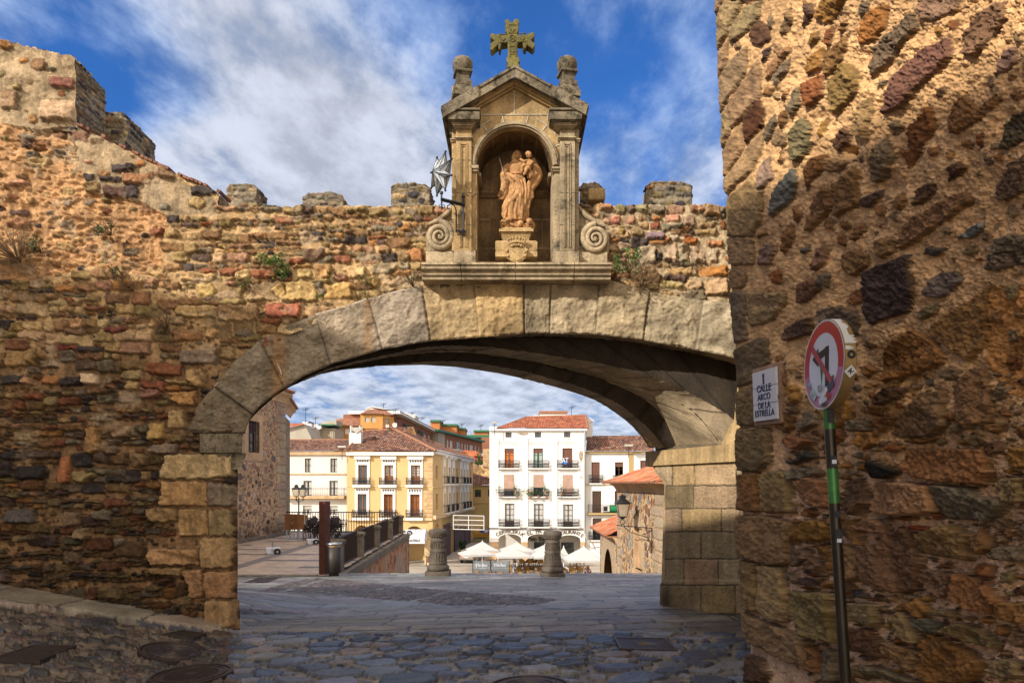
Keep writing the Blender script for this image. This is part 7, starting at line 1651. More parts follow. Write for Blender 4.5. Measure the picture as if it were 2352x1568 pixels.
for h_,kd in zip(holes,kinds):
    if kd in 'wg':fB.window(h_,hb,'white_trim','pane',None,.15,1,1,fw=.14)
    else:fB.window(h_,hb,'white_trim','pane','curtain' if kd=='b' else None,.3,2,1,fw=.1)
mb=MB()
for fl in range(1,nfl+1):fB.box(mb,(0,zt_b-.55-fl*fh+.1,LB,zt_b-.3-fl*fh+.1),0,.08)
mb.build('white_band',M['white_trim'],hb)
mb=MB()
for h_,kd in zip(holes,kinds):
    if kd=='g' or(kd=='b' and h_[0]<20 and h_[3]>zt_b-5):mb.prism([fB.p(h_[0]-.1,h_[3],.02),fB.p(h_[2]+.1,h_[3],.02),fB.p(h_[2]+.1,h_[3]-.7,.7),fB.p(h_[0]-.1,h_[3]-.7,.7)],(0,0,.06))
mb.build('awning',M['green_awning'],hb)
mb=MB(); mb.prism([fB.p(0,zt_b,1.2),fB.p(LB,zt_b,1.2),fB.p(LB,zt_b+.5,1.0),fB.p(0,zt_b+.5,1.0)],fB.p(0,0,-9)-fB.p(0,0,0)); mb.build('roof',M['white_trim'],hb)
mb=MB(); mb._add([fB.p(0,zt_b+.45,1.2),fB.p(LB,zt_b+.45,1.2),fB.p(LB,zt_b+1.1,-4),fB.p(0,zt_b+1.1,-4)],[(0,1,2,3)]); mb.build('roof_tiles',M['roof_ridge'],hb)
# green-roofed brick blocks
fG=Fac(gxy(K4(1345,0)[0],165),gxy(K4(1785,0)[0],200),K4); hg=house('brick_flats','brown brick block of flats under a green sheet roof, right of the long one',gxy(1080,180)); LG=(fG.B-fG.A).length; zg=fG.uv(1345,425)[1]
holes=[]
for fl in range(4):
    for x0,x1 in[(1372,1392),(1405,1440),(1485,1530),(1545,1560),(1580,1595),(1608,1622),(1640,1680),(1700,1722),(1745,1757)]:
        holes.append((fG.s_of(K4(x0,0)[0]),zg-3.2-fl*3.2,fG.s_of(K4(x1,0)[0]),zg-1.4-fl*3.2))
fG.wall(0,LG,zg-15,zg,holes,'brick_wall',hg,.4,back=9)
for h_ in holes:fG.window(h_,hg,'white_trim','curtain' if rnd.random()<.4 else 'pane',None,.2,1,1,fw=.14)
mb=MB()
for fl in range(1,5):fG.box(mb,(0,zg-.4-fl*3.2,LG,zg-.15-fl*3.2),0,.1)
mb.build('white_band',M['white_trim'],hg)
mb=MB(); mb.prism([fG.p(-8,zg,1),fG.p(LG,zg,1),fG.p(LG,zg+.5,.9),fG.p(-8,zg+.5,.9)],fG.p(0,0,-9)-fG.p(0,0,0)); mb.build('roof',M['green_roof'],hg)
mb=MB(); fG.box(mb,(fG.s_of(K4(1268,0)[0]),zg-15,-.02,zg),-8,.0); mb.build('end_wall',M['concrete'],hg)
mb=MB()
for x0,x1,fl in[(1440,1535,1),(1640,1700,1),(1405,1480,2),(1640,1740,2)]:fG.box(mb,(fG.s_of(K4(x0,0)[0]),zg-3.4-fl*3.2,fG.s_of(K4(x1,0)[0]),zg-2.5-fl*3.2),0,1.1)
mb.build('balcony_front',M['brick_orange'],hg)
for i,(x0,x1,y0,y1,Y)in enumerate([(1288,1490,330,425,205),(1490,1590,375,445,212),(1685,1865,402,520,225),(1170,1290,282,330,200)]):
    t=house('roof_tower',['orange brick stair tower under a green cap, tallest and widest','small orange brick stair tower right of the widest one','orange brick stair tower nearest the white building','low green topped stair tower behind the long brick block'][i],gxy(1050+i*20,Y))
    mb=MB(); blk(mb,K4,x0+6,y0,x1-6,y1+70,Y,9); mb.build('wall',M['brick_orange'],t)
    a=Vector(P(*K4(x0,y0),Y-.6)); b=Vector(P(*K4(x1,y0),Y-.6)); m_=(a+b)/2; mb=MB(); mb.box(a.x,b.x,Y-.6,Y+9,a.z-.1,a.z+.5); v=[(a.x,Y-.6,a.z+.5),(b.x,Y-.6,a.z+.5),(b.x,Y+9,a.z+.5),(a.x,Y+9,a.z+.5),(m_.x,Y+4,a.z+.9)]; mb._add(v,[(0,1,4),(1,2,4),(2,3,4),(3,0,4)]); mb.build('roof',M['green_roof'],t)
t=house('brick_flats','far brick flats with dark green roof beside the white building, partly hidden',gxy(1110,210)); mb=MB(); blk(mb,K4,1780,470,1900,640,205,9); mb.build('wall',M['brick_wall'],t); mb=MB(); blk(mb,K4,1590,440,1895,472,206,8); mb.build('roof',M['green_roof'],t)
# concrete store, old walls and white gables on the left
t=house('concrete_store','blank panelled concrete building between the old gable and the ochre house',gxy(680,105)); mb=MB(); blk(mb,K3,915,755,1090,900,105,6); mb.build('wall',M['concrete'],t); mb=MB()
for x in range(930,1090,18):a=Vector(P(*K3(x,760),104.98)); mb.box(a.x-.02,a.x+.02,104.96,105,a.z-7,a.z)
mb.build('panel_joint',M['quoin_pale'],t); mb=MB(); mb.prism([Vector(P(*K3(x,y),108))for x,y in[(950,690),(1110,668),(1110,755),(950,755)]],(0,4,0)); mb.build('upper_storey',M['concrete'],t); mb=MB(); blk(mb,K3,915,712,1085,728,104,5); mb.build('roof',M['green_roof'],t)
t=house('old_house','stained old gable wall with bright orange roof edge beyond the white house',gxy(620,98)); mb=MB(); mb.prism([Vector(P(*K3(x,y),98))for x,y in[(560,900),(560,765),(620,752),(765,712),(840,858),(840,900)]],(0,6,0)); mb.build('wall',M['concrete'],t)
tile_roof('roof',(Vector(P(*K3(560,765),97.5)),Vector(P(*K3(768,712),97.5)),Vector(P(*K3(765,704),101)),Vector(P(*K3(560,706),101))),t,.3,((.45,.12,.04),(.5,.18,.07)),seed=31)
t=house('white_gable_house','white gabled house with tall white chimney right of the old gable wall',gxy(640,104)); mb=MB(); mb.prism([Vector(P(*K3(x,y),104))for x,y in[(745,900),(745,684),(850,700),(945,728),(945,760),(915,770),(915,900)]],(0,6,0)); mb.build('wall',M['white_wall'],t)
mb=MB(); blk(mb,K3,802,700,842,850,101,1.5); mb.build('chimney',M['white_trim'],t); mb=MB(); a=Vector(P(*K3(822,682),100.9)); mb.prism([a,Vector(P(*K3(847,700),100.9)),Vector(P(*K3(797,700),100.9))],(0,1.6,0)); mb.build('chimney_cap',M['iron'],t)
mb=MB(); blk(mb,K3,848,790,912,880,103.8,.1); mb.build('doorway',M['concrete'],t)
# pink cottage, stone tower, yellow street-end building
t=house('pink_cottage','small pink cottage with bright orange roof below the brick flats',gxy(1080,150)); mb=MB(); mb.prism([Vector(P(*K4(x,y),150))for x,y in[(1525,632),(1690,680),(1690,745),(1525,745)]],(0,8,0)); mb.build('wall',plain('salmon',(.55,.22,.12),.9),t); mb=MB(); blk(mb,K4,1690,690,1792,760,150,8); mb.build('end_wall',plain('crimson',(.40,.05,.04),.9),t)
tile_roof('roof',(Vector(P(*K4(1688,692),149.5)),Vector(P(*K4(1797,692),149.5)),Vector(P(*K4(1715,628),155)),Vector(P(*K4(1540,622),155))),t,.35,((.55,.13,.03),(.6,.17,.05)),seed=33)
t=house('palm','spiky green palm in front of the crimson cottage wall',gxy(1105,140),'palm tree'); mb=MB(); q=Vector(P(*K4(1755,790),140))
for k in range(26):
    a=rnd.uniform(.1,3.04); l=rnd.uniform(2,3.6); e_=q+Vector((math.cos(a)*l*.8,rnd.uniform(-1,1),math.sin(a)*l)); w=Vector((-math.sin(a),0,math.cos(a)))*.16; mb._add([q+w,q-w,e_],[(0,1,2)]); 
mb.build('fronds',M['leaf_dark'],t); mb=MB(); mb.tube([q+Vector((0,.2,-1.5)),q],[.35,.3],7); mb.build('trunk',M['wood_dark'],t)
t=house('stone_wall_tower','pale squared stone tower stub beside the tall white building',gxy(1120,120),'tower'); Sx=Fac(gxy(K4(1795,0)[0],120),gxy(K4(1905,0)[0],120),K4); mb=MB(); y=605; k=0
while y<812:
    x=1795-(k%2)*18
    while x<1900:a=Sx.rect(max(x,1795)+1,y+1,x+35,y+24); Sx.box(mb,a,-4,.0+rnd.uniform(-.04,.05)); x+=36
    y+=25; k+=1
mb.build('stone_blocks',M['quoin_pale'],t)
t=empty('earth_bank',gxy(1105,125)+(GL,),label='bare sandy earth bank with a ruined wall top between the buildings',cat='bank'); 
bu=np.linspace(K4(1640,0)[0],K4(1930,0)[0],60); bv=np.linspace(0,1,30); BU,BV=np.meshgrid(bu,bv); Yb=122+BV*14; zb0=P(0,K4(0,1010)[1],122)[2]; zb1=P(0,K4(0,800)[1],136)[2]; BZ=zb0+(zb1-zb0)*BV+.7*fbm(BU/9,BV*5,5,4); C_=np.ones(BU.shape+(3,))*np.array((.45,.28,.12))*(1+.4*fbm(BU/5,BV*9,7,3))[...,None]
grid_mesh('bank_surface',(BU-CX)/F*Yb,Yb,BZ,C_,M['rubble'],t)
fO=Fac(gxy(K4(1660,0)[0],119),gxy(K4(1905,0)[0],119),K4); t=house('ochre_shop_building','dull ochre building closing the side street, shop signs at its foot',gxy(1105,119)); r=fO.rect; Lq=fO.uv(1905,0)[0]
hs=[r(1700,1087,1773,1175),r(1855,1080,1900,1168)]
fO.wall(0,Lq,GL,fO.uv(0,1035)[1],hs,'ochre_dull',t,.3,back=5)
for q in hs:fO.window(q,t,'wood_dark','pane',None,rows=1,shutter='leaf_dark',shut=.35)
mb=MB(); fO.box(mb,r(1660,1232,1905,1246),0,.15); fO.box(mb,r(1660,1035,1905,1046),0,.2); mb.build('string_course',M['quoin_pale'],t)
tile_roof('roof',(fO.p(0,fO.uv(0,1030)[1],.6),fO.p(Lq,fO.uv(0,1030)[1],.6),Vector(P(*K4(1905,950),124)),Vector(P(*K4(1650,890),124))),t,.35,seed=41)
def oA(x,y):a=KA(x,y); return fO.s_of(a[0]),EYE+(HY-a[1])/F*119
a=oA(495,245); b=oA(645,300); mb=MB(); fO.box(mb,(a[0],b[1],b[0],a[1]),.02,.12); mb.build('shop_fascia',plain('fascia_yellow',(.55,.30,.03),.6),t)
a=oA(545,252); b=oA(640,282); mb=MB(); fO.box(mb,(a[0],b[1],b[0],a[1]),.13,.2); mb.build('shop_sign',M['sign_white'],t)
a=oA(610,268); text_mesh('K 2',1.1,plain('sign_blue',(.02,.05,.3),.5),t,'sign_letter',.02,Matrix.Translation(fO.p(a[0],a[1],.24))@Matrix.Rotation(R(90),4,'X'),1,.03)
a=oA(548,262); b=oA(582,278); mb=MB(); fO.box(mb,(a[0],b[1],b[0],a[1]),.21,.24); mb.build('sign_mark',plain('sign_blue2',(.02,.05,.3),.5),t)
a=oA(497,330); b=oA(610,362); mb=MB(); fO.box(mb,(a[0],b[1],b[0],a[1]),.02,.1); mb.build('shop_window',M['pane'],t)
mb=MB(); a=oA(495,300); b=oA(645,400); fO.box(mb,(a[0],GL,b[0],a[1]),0,.015); mb.build('shop_front',plain('front_yellow',(.42,.22,.03),.8),t)
# aerials
for i,(K,x,y0,y1,Y,lb)in enumerate([(K3,780,540,770,100,'tall thin aerial mast at the far left above the old gable'),(K3,885,635,790,103,'shorter aerial mast right of the tall one'),(K3,1617,488,560,150,'aerial on the white rooftop structure'),(K3,1745,545,700,113,'wide comb aerial beside the ochre house roof'),(K4,955,170,212,165,'aerial over the pale rooftop block'),(K4,1320,265,310,205,'aerial over the widest stair tower'),(K4,1545,305,365,212,'aerial over the small stair tower'),(K4,1772,318,392,225,'aerial over the stair tower nearest the white building'),(K5,1015,92,195,96,'single hooked mast on the tall white building'),(K4,1077,230,255,170,'short aerial on the brick flats')]):
    a=Vector(P(*K(x,y0),Y)); b=Vector(P(*K(x,y1),Y)); th=Y/1568*.55; t=empty('aerial',tuple(b),label=lb,cat='aerial'); mb=MB(); mb.tube([b,a],th,4)
    s=Y/1568*9
    for k,w in enumerate((1,.8,.6)):z=a.z-.1-k*s*.25; mb.tube([Vector((a.x-s*w,Y,z)),Vector((a.x+s*w,Y,z+s*.25))],th*.6,4)
    mb.tube([Vector((a.x-s*.6,Y,a.z-s*.8)),Vector((a.x+s*.5,Y,a.z-.1))],th*.5,4); mb.build('mast',M['iron'],t)
# trees and bushes far behind
for i,(K,x,y,w,hh,Y,lb)in enumerate([(KA,380,400,38,34,100,'dark round bush standing in the side street'),]):
    c=Vector(P(*K(x,y),Y)); t=empty('street_bush',(c.x,c.y,GL),label=lb,cat='bush'); mb=MB(); s=Y/F/1.643/2.61
    for k in range(9):clump(mb,c+Vector((rnd.uniform(-1,1)*w*s*.7,rnd.uniform(-.6,.6),rnd.uniform(-1,1)*hh*s*.7)),(w*s*.45,.6,hh*s*.45),60,.22)
    mb.build('foliage',M['leaf_dark'],t); mb=MB(); mb.tube([Vector((c.x,c.y,GL)),c],.12,6); mb.lathe([(.3,0),(.45,.8)],(c.x,c.y,GL),10); mb.build('trunk',M['wood_dark'],t)

def reveal(F_,mb,a,w,d,o):
    for r_ in[(a[0]-w,a[1]-w,a[0],a[3]+w),(a[2],a[1]-w,a[2]+w,a[3]+w),(a[0],a[3],a[2],a[3]+w),(a[0],a[1]-w,a[2],a[1])]:F_.box(mb,r_,-d,o)
# ================================================================ PALACE ON THE LEFT OF THE TERRACE
pA=gxy(470,28.2); pB=gxy(655.5,36.3); hp_=empty('bishop_palace',(pB[0],pB[1],-1.1),label='pinkish rubble palace with granite corner, grilled window and tiled eaves left of the terrace',cat='building')
fP=Fac(pA,pB); LP=(fP.B-fP.A).length
zc_=P(0,K3(0,470)[1],33)[2]
nu,nv=460,420; tt=np.linspace(0,LP,nu); zz=np.linspace(-1.4,6.2,nv); TT,ZZ_=np.meshgrid(tt,zz)
Sp=Stones(0,LP,-1.4,6.2,.024,warp=.035,wscale=.25,seed=71)
pal_p=lambda x,y:pick([((.30,.17,.10),3),((.34,.24,.15),3),((.20,.12,.08),2),((.14,.115,.095),1.5),((.08,.04,.03),1),((.40,.30,.2),1.5)])
# granite corner and window surround
def rP(x0,y0,x1,y1,K=K3):a=K(x0,y0); b=K(x1,y1); t0=fP.s_of(a[0]); t1=fP.s_of(b[0]); Ym_=(fP.A+fP.d*(t0+t1)/2).y; return t0,EYE+(HY-b[1])/F*Ym_,t1,EYE+(HY-a[1])/F*Ym_
z=-1.3; k=0
while z<6.0:Sp.rect(LP-(.75 if k%2 else 1.15),z,LP+.1,z+.42,jit((.33,.25,.16),.08),1,j=.01); z+=.44; k+=1
wn=rP(160,680,278,1018); 
Sp.rect(wn[0]-.45,wn[1]-.45,wn[2]+.42,wn[3]+.4,(.37,.27,.18),1,j=.005)
Sp.darts(1500,0,LP-.8,-1.2,6.2,.07,.17,pal_p,(1,1.7),0,None,1.15,(.3,.8)); Sp.darts(2200,0,LP-.8,-1.2,6.2,.03,.08,pal_p,(1,1.7),0,None,1.1,(.3,.8))
e,C,H,m=Sp.finish((.47,.30,.165),.02,.05); nz=fbm(Sp.U*1.5,Sp.V*1.5,5,4); nf=fbm(Sp.U*9,Sp.V*9,6,3); C=C*(1+.25*nz+.15*nf)[...,None]
base_d=sstep(.1,-.9,Sp.V)[...,None]*sstep(-.2,.5,fbm(Sp.U*2,Sp.V*2,8,3)+.4)[...,None]; C=C*(1-.6*base_d)
dd=.02*H+.01*nf; inwin=(Sp.U>wn[0])&(Sp.U<wn[2])&(Sp.V>wn[1])&(Sp.V<wn[3])
grid_mesh('rubble_wall',fP.A.x+fP.d.x*Sp.U+fP.n.x*dd,fP.A.y+fP.d.y*Sp.U+fP.n.y*dd,Sp.V,C,M['rubble'],hp_,~inwin)
mb=MB(); q=[fP.p(0,-1.4,-.3),fP.p(LP,-1.4,-.02),fP.p(LP,6.2,-.02),fP.p(0,6.2,-.3)]; mb.prism([fP.p(LP,-1.4,-.01),fP.p(LP,-1.4,-9),fP.p(LP,6.2,-9),fP.p(LP,6.2,-.01)],fP.p(-.3,0,0)-fP.p(0,0,0)); mb.build('end_wall',M['wall_body'],hp_)
mb=MB(); mb.box(-26,-13.3,13,28.2,-1.4,6.6); mb.build('shade_wing',M['wall_body'],hp_)  # unseen wing behind the gate, added to throw the terrace into shade
mb=MB(); fP.box(mb,(0,-1.4,LP-.3,6.2),-9,-.35); mb.build('wall_core',M['dark_in'],hp_)
mb=MB(); fP.box(mb,(0,-1.4,LP+.15,-.85),0,.18); mb.build('base_course',M['granite_grey'],hp_)
mb=MB()
for k in range(7):t=wn[0]+(wn[2]-wn[0])*(k+.5)/7; mb.tube([fP.p(t,wn[1],.02),fP.p(t,wn[3],.02)],.018,5)
for k in range(4):z=wn[1]+(wn[3]-wn[1])*(k+.5)/4; mb.tube([fP.p(wn[0],z,.02),fP.p(wn[2],z,.02)],.015,5)
mb.build('window_grille',M['iron'],hp_); mb=MB(); reveal(fP,mb,wn,.35,.3,.03); mb.build('window_surround',M['quoin_pale'],hp_)
fP.window(wn,hp_,'wood_dark','pane','curtain',.25,1,3,shutter='shutter_brown',shut=.3)
# eaves: stone cove and tile edge
def cove(F_,t0,t1,z0,parent,o=0,w=.55,hgt=.6):
    pr=[(0,z0),(.06,z0),(.10,z0+.12),(.2,z0+.28),(.38,z0+.40),(w,z0+.46),(w,z0+hgt),(0,z0+hgt)]; mb=MB(); mb.prism([F_.p(t0,z,o+q)for q,z in pr],F_.p(t1,0,0)-F_.p(t0,0,0)); return mb.build('eaves_cove',M['quoin_pale'],parent)
def eave_tiles(F_,t0,t1,z,parent,o=.8,slope=.35,L=3.0,palt=OR,rib=.22,seed=3,back=None):
    n=int((t1-t0)/rib*8); u=np.linspace(t0,t1,n); v=np.linspace(0,1,24); U_,V_=np.meshgrid(u,v); ph=((U_-t0)/rib)%1; tid=np.floor((U_-t0)/rib); rw=np.floor(V_*L/.4)
    amp=.065*np.abs(np.sin(np.pi*ph))-.03*((V_*L/.4)%1); ofs=o-V_*L; zz_=z+V_*L*slope+amp+.02*(_h(tid,rw,seed)-.5)
    pa=np.array(palt); kk=np.minimum((_h(tid,rw,seed)*len(pa)).astype(int),len(pa)-1); col=pa[kk]*(1+.6*(_h(tid,rw,seed+4)-.5))[...,None]*(.5+.5*np.abs(np.sin(np.pi*ph)))[...,None]
    grid_mesh('roof',F_.A.x+F_.d.x*U_+F_.n.x*ofs,F_.A.y+F_.d.y*U_+F_.n.y*ofs,zz_,col,M['tiles_v'],parent)
    mb=MB(); F_.box(mb,(t0,z-.07,t1,z+.02),-.5,o-.04)
    for k in range(int((t1-t0)/rib)):t=t0+(k+.5)*rib; q=F_.p(t,z-.0,o); d_=F_.p(0,0,-.3)-F_.p(0,0,0); mb.tube([q,q+d_],.07,7)
    mb.build('tile_ends',M['roof_ridge'],parent)
zcv=P(0,K3(0,475)[1],35.5)[2]
cove(fP,0,LP+.1,zcv,hp_,0,.36); eave_tiles(fP,0,LP+.2,zcv+.62,hp_,.5)
# farther wing with its own lower eaves
pC=gxy(655,36.6); pD=gxy(666,43); fP2=Fac((pB[0]-.35,36.5),(pD[0],pD[1])); L2_=(fP2.B-fP2.A).length
mb=MB(); fP2.box(mb,(0,-1.3,L2_,5.6),-6,0); mb.build('rear_wing',M['wall_body'],hp_); z2=P(0,K3(0,595)[1],40)[2]; cove(fP2,-.2,L2_,z2,hp_,0,.36); eave_tiles(fP2,-.3,L2_+.2,z2+.62,hp_,.5,seed=8)

# ================================================================ STONE HOUSE RIGHT OF THE STAIRS
sA=(6.25,41.5); sB=(7.40,31.8); hs_=empty('stone_house',(sA[0],sA[1],GL),label='sunlit rubble stone house with bright red tiled roof right of the stairs',cat='house')
a0=gxy(KH(335,0)[0],41.0); b0=gxy(KH(612,0)[0],33.0); fS=Fac(a0,b0); LS_=(fS.B-fS.A).length
def rS(x0,y0,x1,y1):a=KH(x0,y0); b=KH(x1,y1); t0=fS.s_of(a[0]); t1=fS.s_of(b[0]); Ym_=(fS.A+fS.d*(t0+t1)/2).y; return t0,EYE+(HY-b[1])/F*Ym_,t1,EYE+(HY-a[1])/F*Ym_
zb_s,zt_s=-6.5,rS(335,655,600,656)[3]
Sq=Stones(-.02,LS_+2.5,zb_s,zt_s,.026,warp=.04,wscale=.3,seed=81)
pal_h=lambda x,y:pick([((.24,.11,.055),3),((.34,.20,.10),3),((.17,.10,.07),2),((.19,.19,.19),2),((.36,.26,.16),1.5),((.14,.07,.06),1)])
wS=rS(457,905,508,1195)
z=zb_s; k=0
while z<zt_s:Sq.rect(-.1,z,.55 if k%2 else .8,z+.52,jit((.40,.28,.17),.08),1,j=.01); Sq.rect(LS_-(.5 if k%2 else .9),z,LS_+2.6,z+.52,jit((.38,.28,.17),.08),1,j=.01); z+=.55; k+=1
Sq.rect(wS[0]-.42,wS[1]-.4,wS[2]+.4,wS[3]+.35,(.42,.30,.18),1,j=.005)
Sq.darts(1100,0,LS_,zb_s,zt_s,.14,.30,pal_h,(.9,1.3),1.2,None,.80,(.4,.9)); Sq.darts(3000,0,LS_,zb_s,zt_s,.05,.14,pal_h,(.9,1.4),1.2,None,.75,(.4,.9))
e,C,H,m=Sq.finish((.50,.34,.18),.035,.05); nz=fbm(Sq.U*1.5,Sq.V*1.5,15,4); nf=fbm(Sq.U*9,Sq.V*9,16,3); C=C*(1+.2*nz+.2*nf)[...,None]
dd=.03*H+.012*nf; inwin=(Sq.U>wS[0])&(Sq.U<wS[2])&(Sq.V>wS[1])&(Sq.V<wS[3])
grid_mesh('rubble_wall',fS.A.x+fS.d.x*Sq.U+fS.n.x*dd,fS.A.y+fS.d.y*Sq.U+fS.n.y*dd,Sq.V,C,M['rubble'],hs_,~inwin)
mb=MB(); fS.box(mb,(0,GL,LS_+2.5,zb_s+.1),-1,.0); fS.box(mb,(0.02,zb_s,LS_+2.5,zt_s),-7,-.45); mb.build('wall_core',M['wall_body'],hs_)
mb=MB(); mb.prism([fS.p(0,zb_s,0),fS.p(0,zb_s,-7),fS.p(0,zt_s,-7),fS.p(0,zt_s,0)],fS.p(.3,0,0)-fS.p(0,0,0)); mb.build('end_wall',M['wall_body'],hs_)
mb=MB(); a=wS; fS.box(mb,(a[0]-.06,a[1]-.06,a[2]+.06,a[3]+.06),-.3,-.14); reveal(fS,mb,a,.12,.3,.035)
for r_ in[(a[0]-.12,a[1]-.25,a[2]+.12,a[1])]:fS.box(mb,r_,-.2,.14)
mb.build('blocked_window',M['quoin_pale'],hs_)
cv=cove(fS,-.15,LS_+2.5,zt_s-.02,hs_,0,.5,.5); 
RH=((.50,.13,.04),(.56,.17,.06),(.42,.10,.035),(.50,.26,.13),(.30,.12,.07))
eave_tiles(fS,-.75,LS_+2.5,zt_s+.52,hs_,.85,.33,4.2,RH,.24,5)
mb=MB(); mb._add([fS.p(-.75,zt_s+.55,.8),fS.p(-.75,zt_s+.55,-7.5),fS.p(.0,zt_s+1.9,-3.4)],[(0,1,2)]); mb.build('roof_side',M['roof_ridge'],hs_)
# lower wing
a1=gxy(KH(212,0)[0],49.5); fW=Fac(a1,(a0[0]-.02,a0[1]+.05)); LW_=(fW.B-fW.A).length; hw_=empty('stone_wing',(a1[0],a1[1],GL),label='lower rubble wing with round stone doorway and small red roof beyond the stone house',cat='house')
def rW(x0,y0,x1,y1):a=KH(x0,y0); b=KH(x1,y1); t0=fW.s_of(a[0]); t1=fW.s_of(b[0]); Ym_=(fW.A+fW.d*(t0+t1)/2).y; return t0,EYE+(HY-b[1])/F*Ym_,t1,EYE+(HY-a[1])/F*Ym_
ztw=rW(212,975,330,976)[3]; ar_=rW(240,1115,305,1240)
Sr=Stones(-.02,LW_+.05,GL,ztw,.035,warp=.05,wscale=.35,seed=91)
Sr.darts(900,0,LW_,GL,ztw,.12,.3,pal_h,(.9,1.4),1.2,None,.82,(.4,.9)); Sr.darts(2200,0,LW_,GL,ztw,.05,.13,pal_h,(.9,1.4),1.2,None,.75,(.4,.9))
e,C,H,m=Sr.finish((.50,.34,.18),.04,.05); nf=fbm(Sr.U*7,Sr.V*7,16,3); C=C*(1+.2*nf)[...,None]
cx_=(ar_[0]+ar_[2])/2; ra=(ar_[2]-ar_[0])/2; zs_=ar_[3]-ra
ins=((np.hypot(Sr.U-cx_,(Sr.V-zs_)*.8)<ra)&(Sr.V>zs_))|((np.abs(Sr.U-cx_)<ra)&(Sr.V<=zs_)); ringm=(((np.hypot(Sr.U-cx_,(Sr.V-zs_)*.85)<ra*1.75)&(Sr.V>zs_))|((np.abs(Sr.U-cx_)<ra*1.45)&(Sr.V<=zs_)))
C=np.where(ringm[...,None],np.array((.42,.30,.18))*(1+.15*nf)[...,None],C); dd=np.where(ringm,.04,.02*H)
grid_mesh('rubble_wall',fW.A.x+fW.d.x*Sr.U+fW.n.x*dd,fW.A.y+fW.d.y*Sr.U+fW.n.y*dd,Sr.V,C,M['rubble'],hw_,~ins)
mb=MB(); fW.box(mb,(0,GL,LW_,ztw),-5,-.9); mb.build('wall_core',M['quoin_pale'],hw_); mb=MB(); mb.prism([fW.p(0,GL,0),fW.p(0,GL,-5),fW.p(0,ztw,-5),fW.p(0,ztw,0)],fW.p(.3,0,0)-fW.p(0,0,0)); mb.build('end_wall',M['wall_body'],hw_)
cove(fW,-.1,LW_,ztw-.02,hw_,0,.4,.4); eave_tiles(fW,-.7,LW_,ztw+.42,hw_,.7,.42,2.8,RH,.25,6)
mb=MB(); mb._add([fW.p(-.7,ztw+.42,.7),fW.p(-.7,ztw+.42,-5),fW.p(-.1,ztw+1.6,-2)],[(0,1,2)]); mb.build('roof_side',M['roof_ridge'],hw_)
# wall lantern on the stone house
c=fS.p(rS(490,800,490,801)[0]+.0,rS(490,780,490,781)[1],.95); hl=empty('wall_lantern',tuple(c),label='large four sided iron street lantern on a scrolled bracket, fixed to the stone house',cat='lantern')
def lantern(c,s,parent,tube_r=.02):
    mb=MB(); mb.M=Matrix.Translation(c)
    tp_,bt=.27*s,.17*s
    for k in range(4):
        a=k*math.pi/2+math.pi/4; A=Vector((math.cos(a)*tp_*1.3,math.sin(a)*tp_*1.3,.28*s)); B=Vector((math.cos(a)*bt*1.3,math.sin(a)*bt*1.3,-.28*s)); mb.tube([A,B],.018*s,4)
        a2=a+math.pi/2; A2=Vector((math.cos(a2)*tp_*1.3,math.sin(a2)*tp_*1.3,.28*s)); B2=Vector((math.cos(a2)*bt*1.3,math.sin(a2)*bt*1.3,-.28*s)); mb.tube([A,A2],.022*s,4); mb.tube([B,B2],.02*s,4)
    mb.lathe([(tp_*1.12,.28*s),(tp_*1.2,.30*s),(.12*s,.46*s),(.12*s,.56*s),(.15*s,.57*s),(.02*s,.66*s)],n=4,sq=True); mb.lathe([(.001,-.40*s),(.05*s,-.36*s),(bt*1.0,-.28*s)],n=4,sq=True)
    mb.M=None; mb.build('frame',M['iron'],parent)
    mb=MB(); mb.M=Matrix.Translation(c); mb.lathe([(bt*.94,-.27*s),(tp_*.94,.27*s)],n=4,sq=True,caps=False); mb.M=None; mb.build('glass',M['lamp_glass'],parent)
    mb=MB(); mb.M=Matrix.Translation(c); mb.lathe([(.03*s,-.25*s),(.05*s,-.1*s),(.03*s,.05*s),(.01*s,.1*s)],n=8); mb.M=None; mb.build('bulb',M['white_trim'],parent,True)
M['lamp_glass']=plain('lamp_glass',(.50,.42,.28),.2,0,.1,5,.6,alpha=.55)
lantern(c,1.25,hl)
mb=MB(); b=c+Vector((0,0,-.5)); wl_=fS.p(rS(585,0,586,1)[0],b.z-.1,.1); arm0=b+Vector((0,0,-.18))
mb.tube([b+Vector((0,0,.05)),b+Vector((-.14,-.03,-.12)),b+Vector((-.05,0,-.28)),b+Vector((.02,0,-.22))],.022,5); mb.tube([b+Vector((0,0,.05)),b+Vector((.14,-.03,-.12)),b+Vector((.05,0,-.28))],.022,5)
mb.tube([arm0+Vector((-.3,0,-.12)),Vector((wl_.x,wl_.y,arm0.z-.12))],.025,5); mb.tube([Vector((wl_.x,wl_.y,arm0.z-.1)),Vector((wl_.x,wl_.y,arm0.z-1.35))],.025,5)
mb.tube([arm0+Vector((.05,0,-.14)),arm0+Vector((.3,-.3,-.45)),Vector((wl_.x-.15,wl_.y,arm0.z-.6)),Vector((wl_.x-.03,wl_.y,arm0.z-.95)),Vector((wl_.x-.2,wl_.y,arm0.z-1.25)),Vector((wl_.x-.32,wl_.y,arm0.z-1.1)),Vector((wl_.x-.2,wl_.y,arm0.z-1.0))],.022,5)
mb.build('bracket',M['iron'],hl)
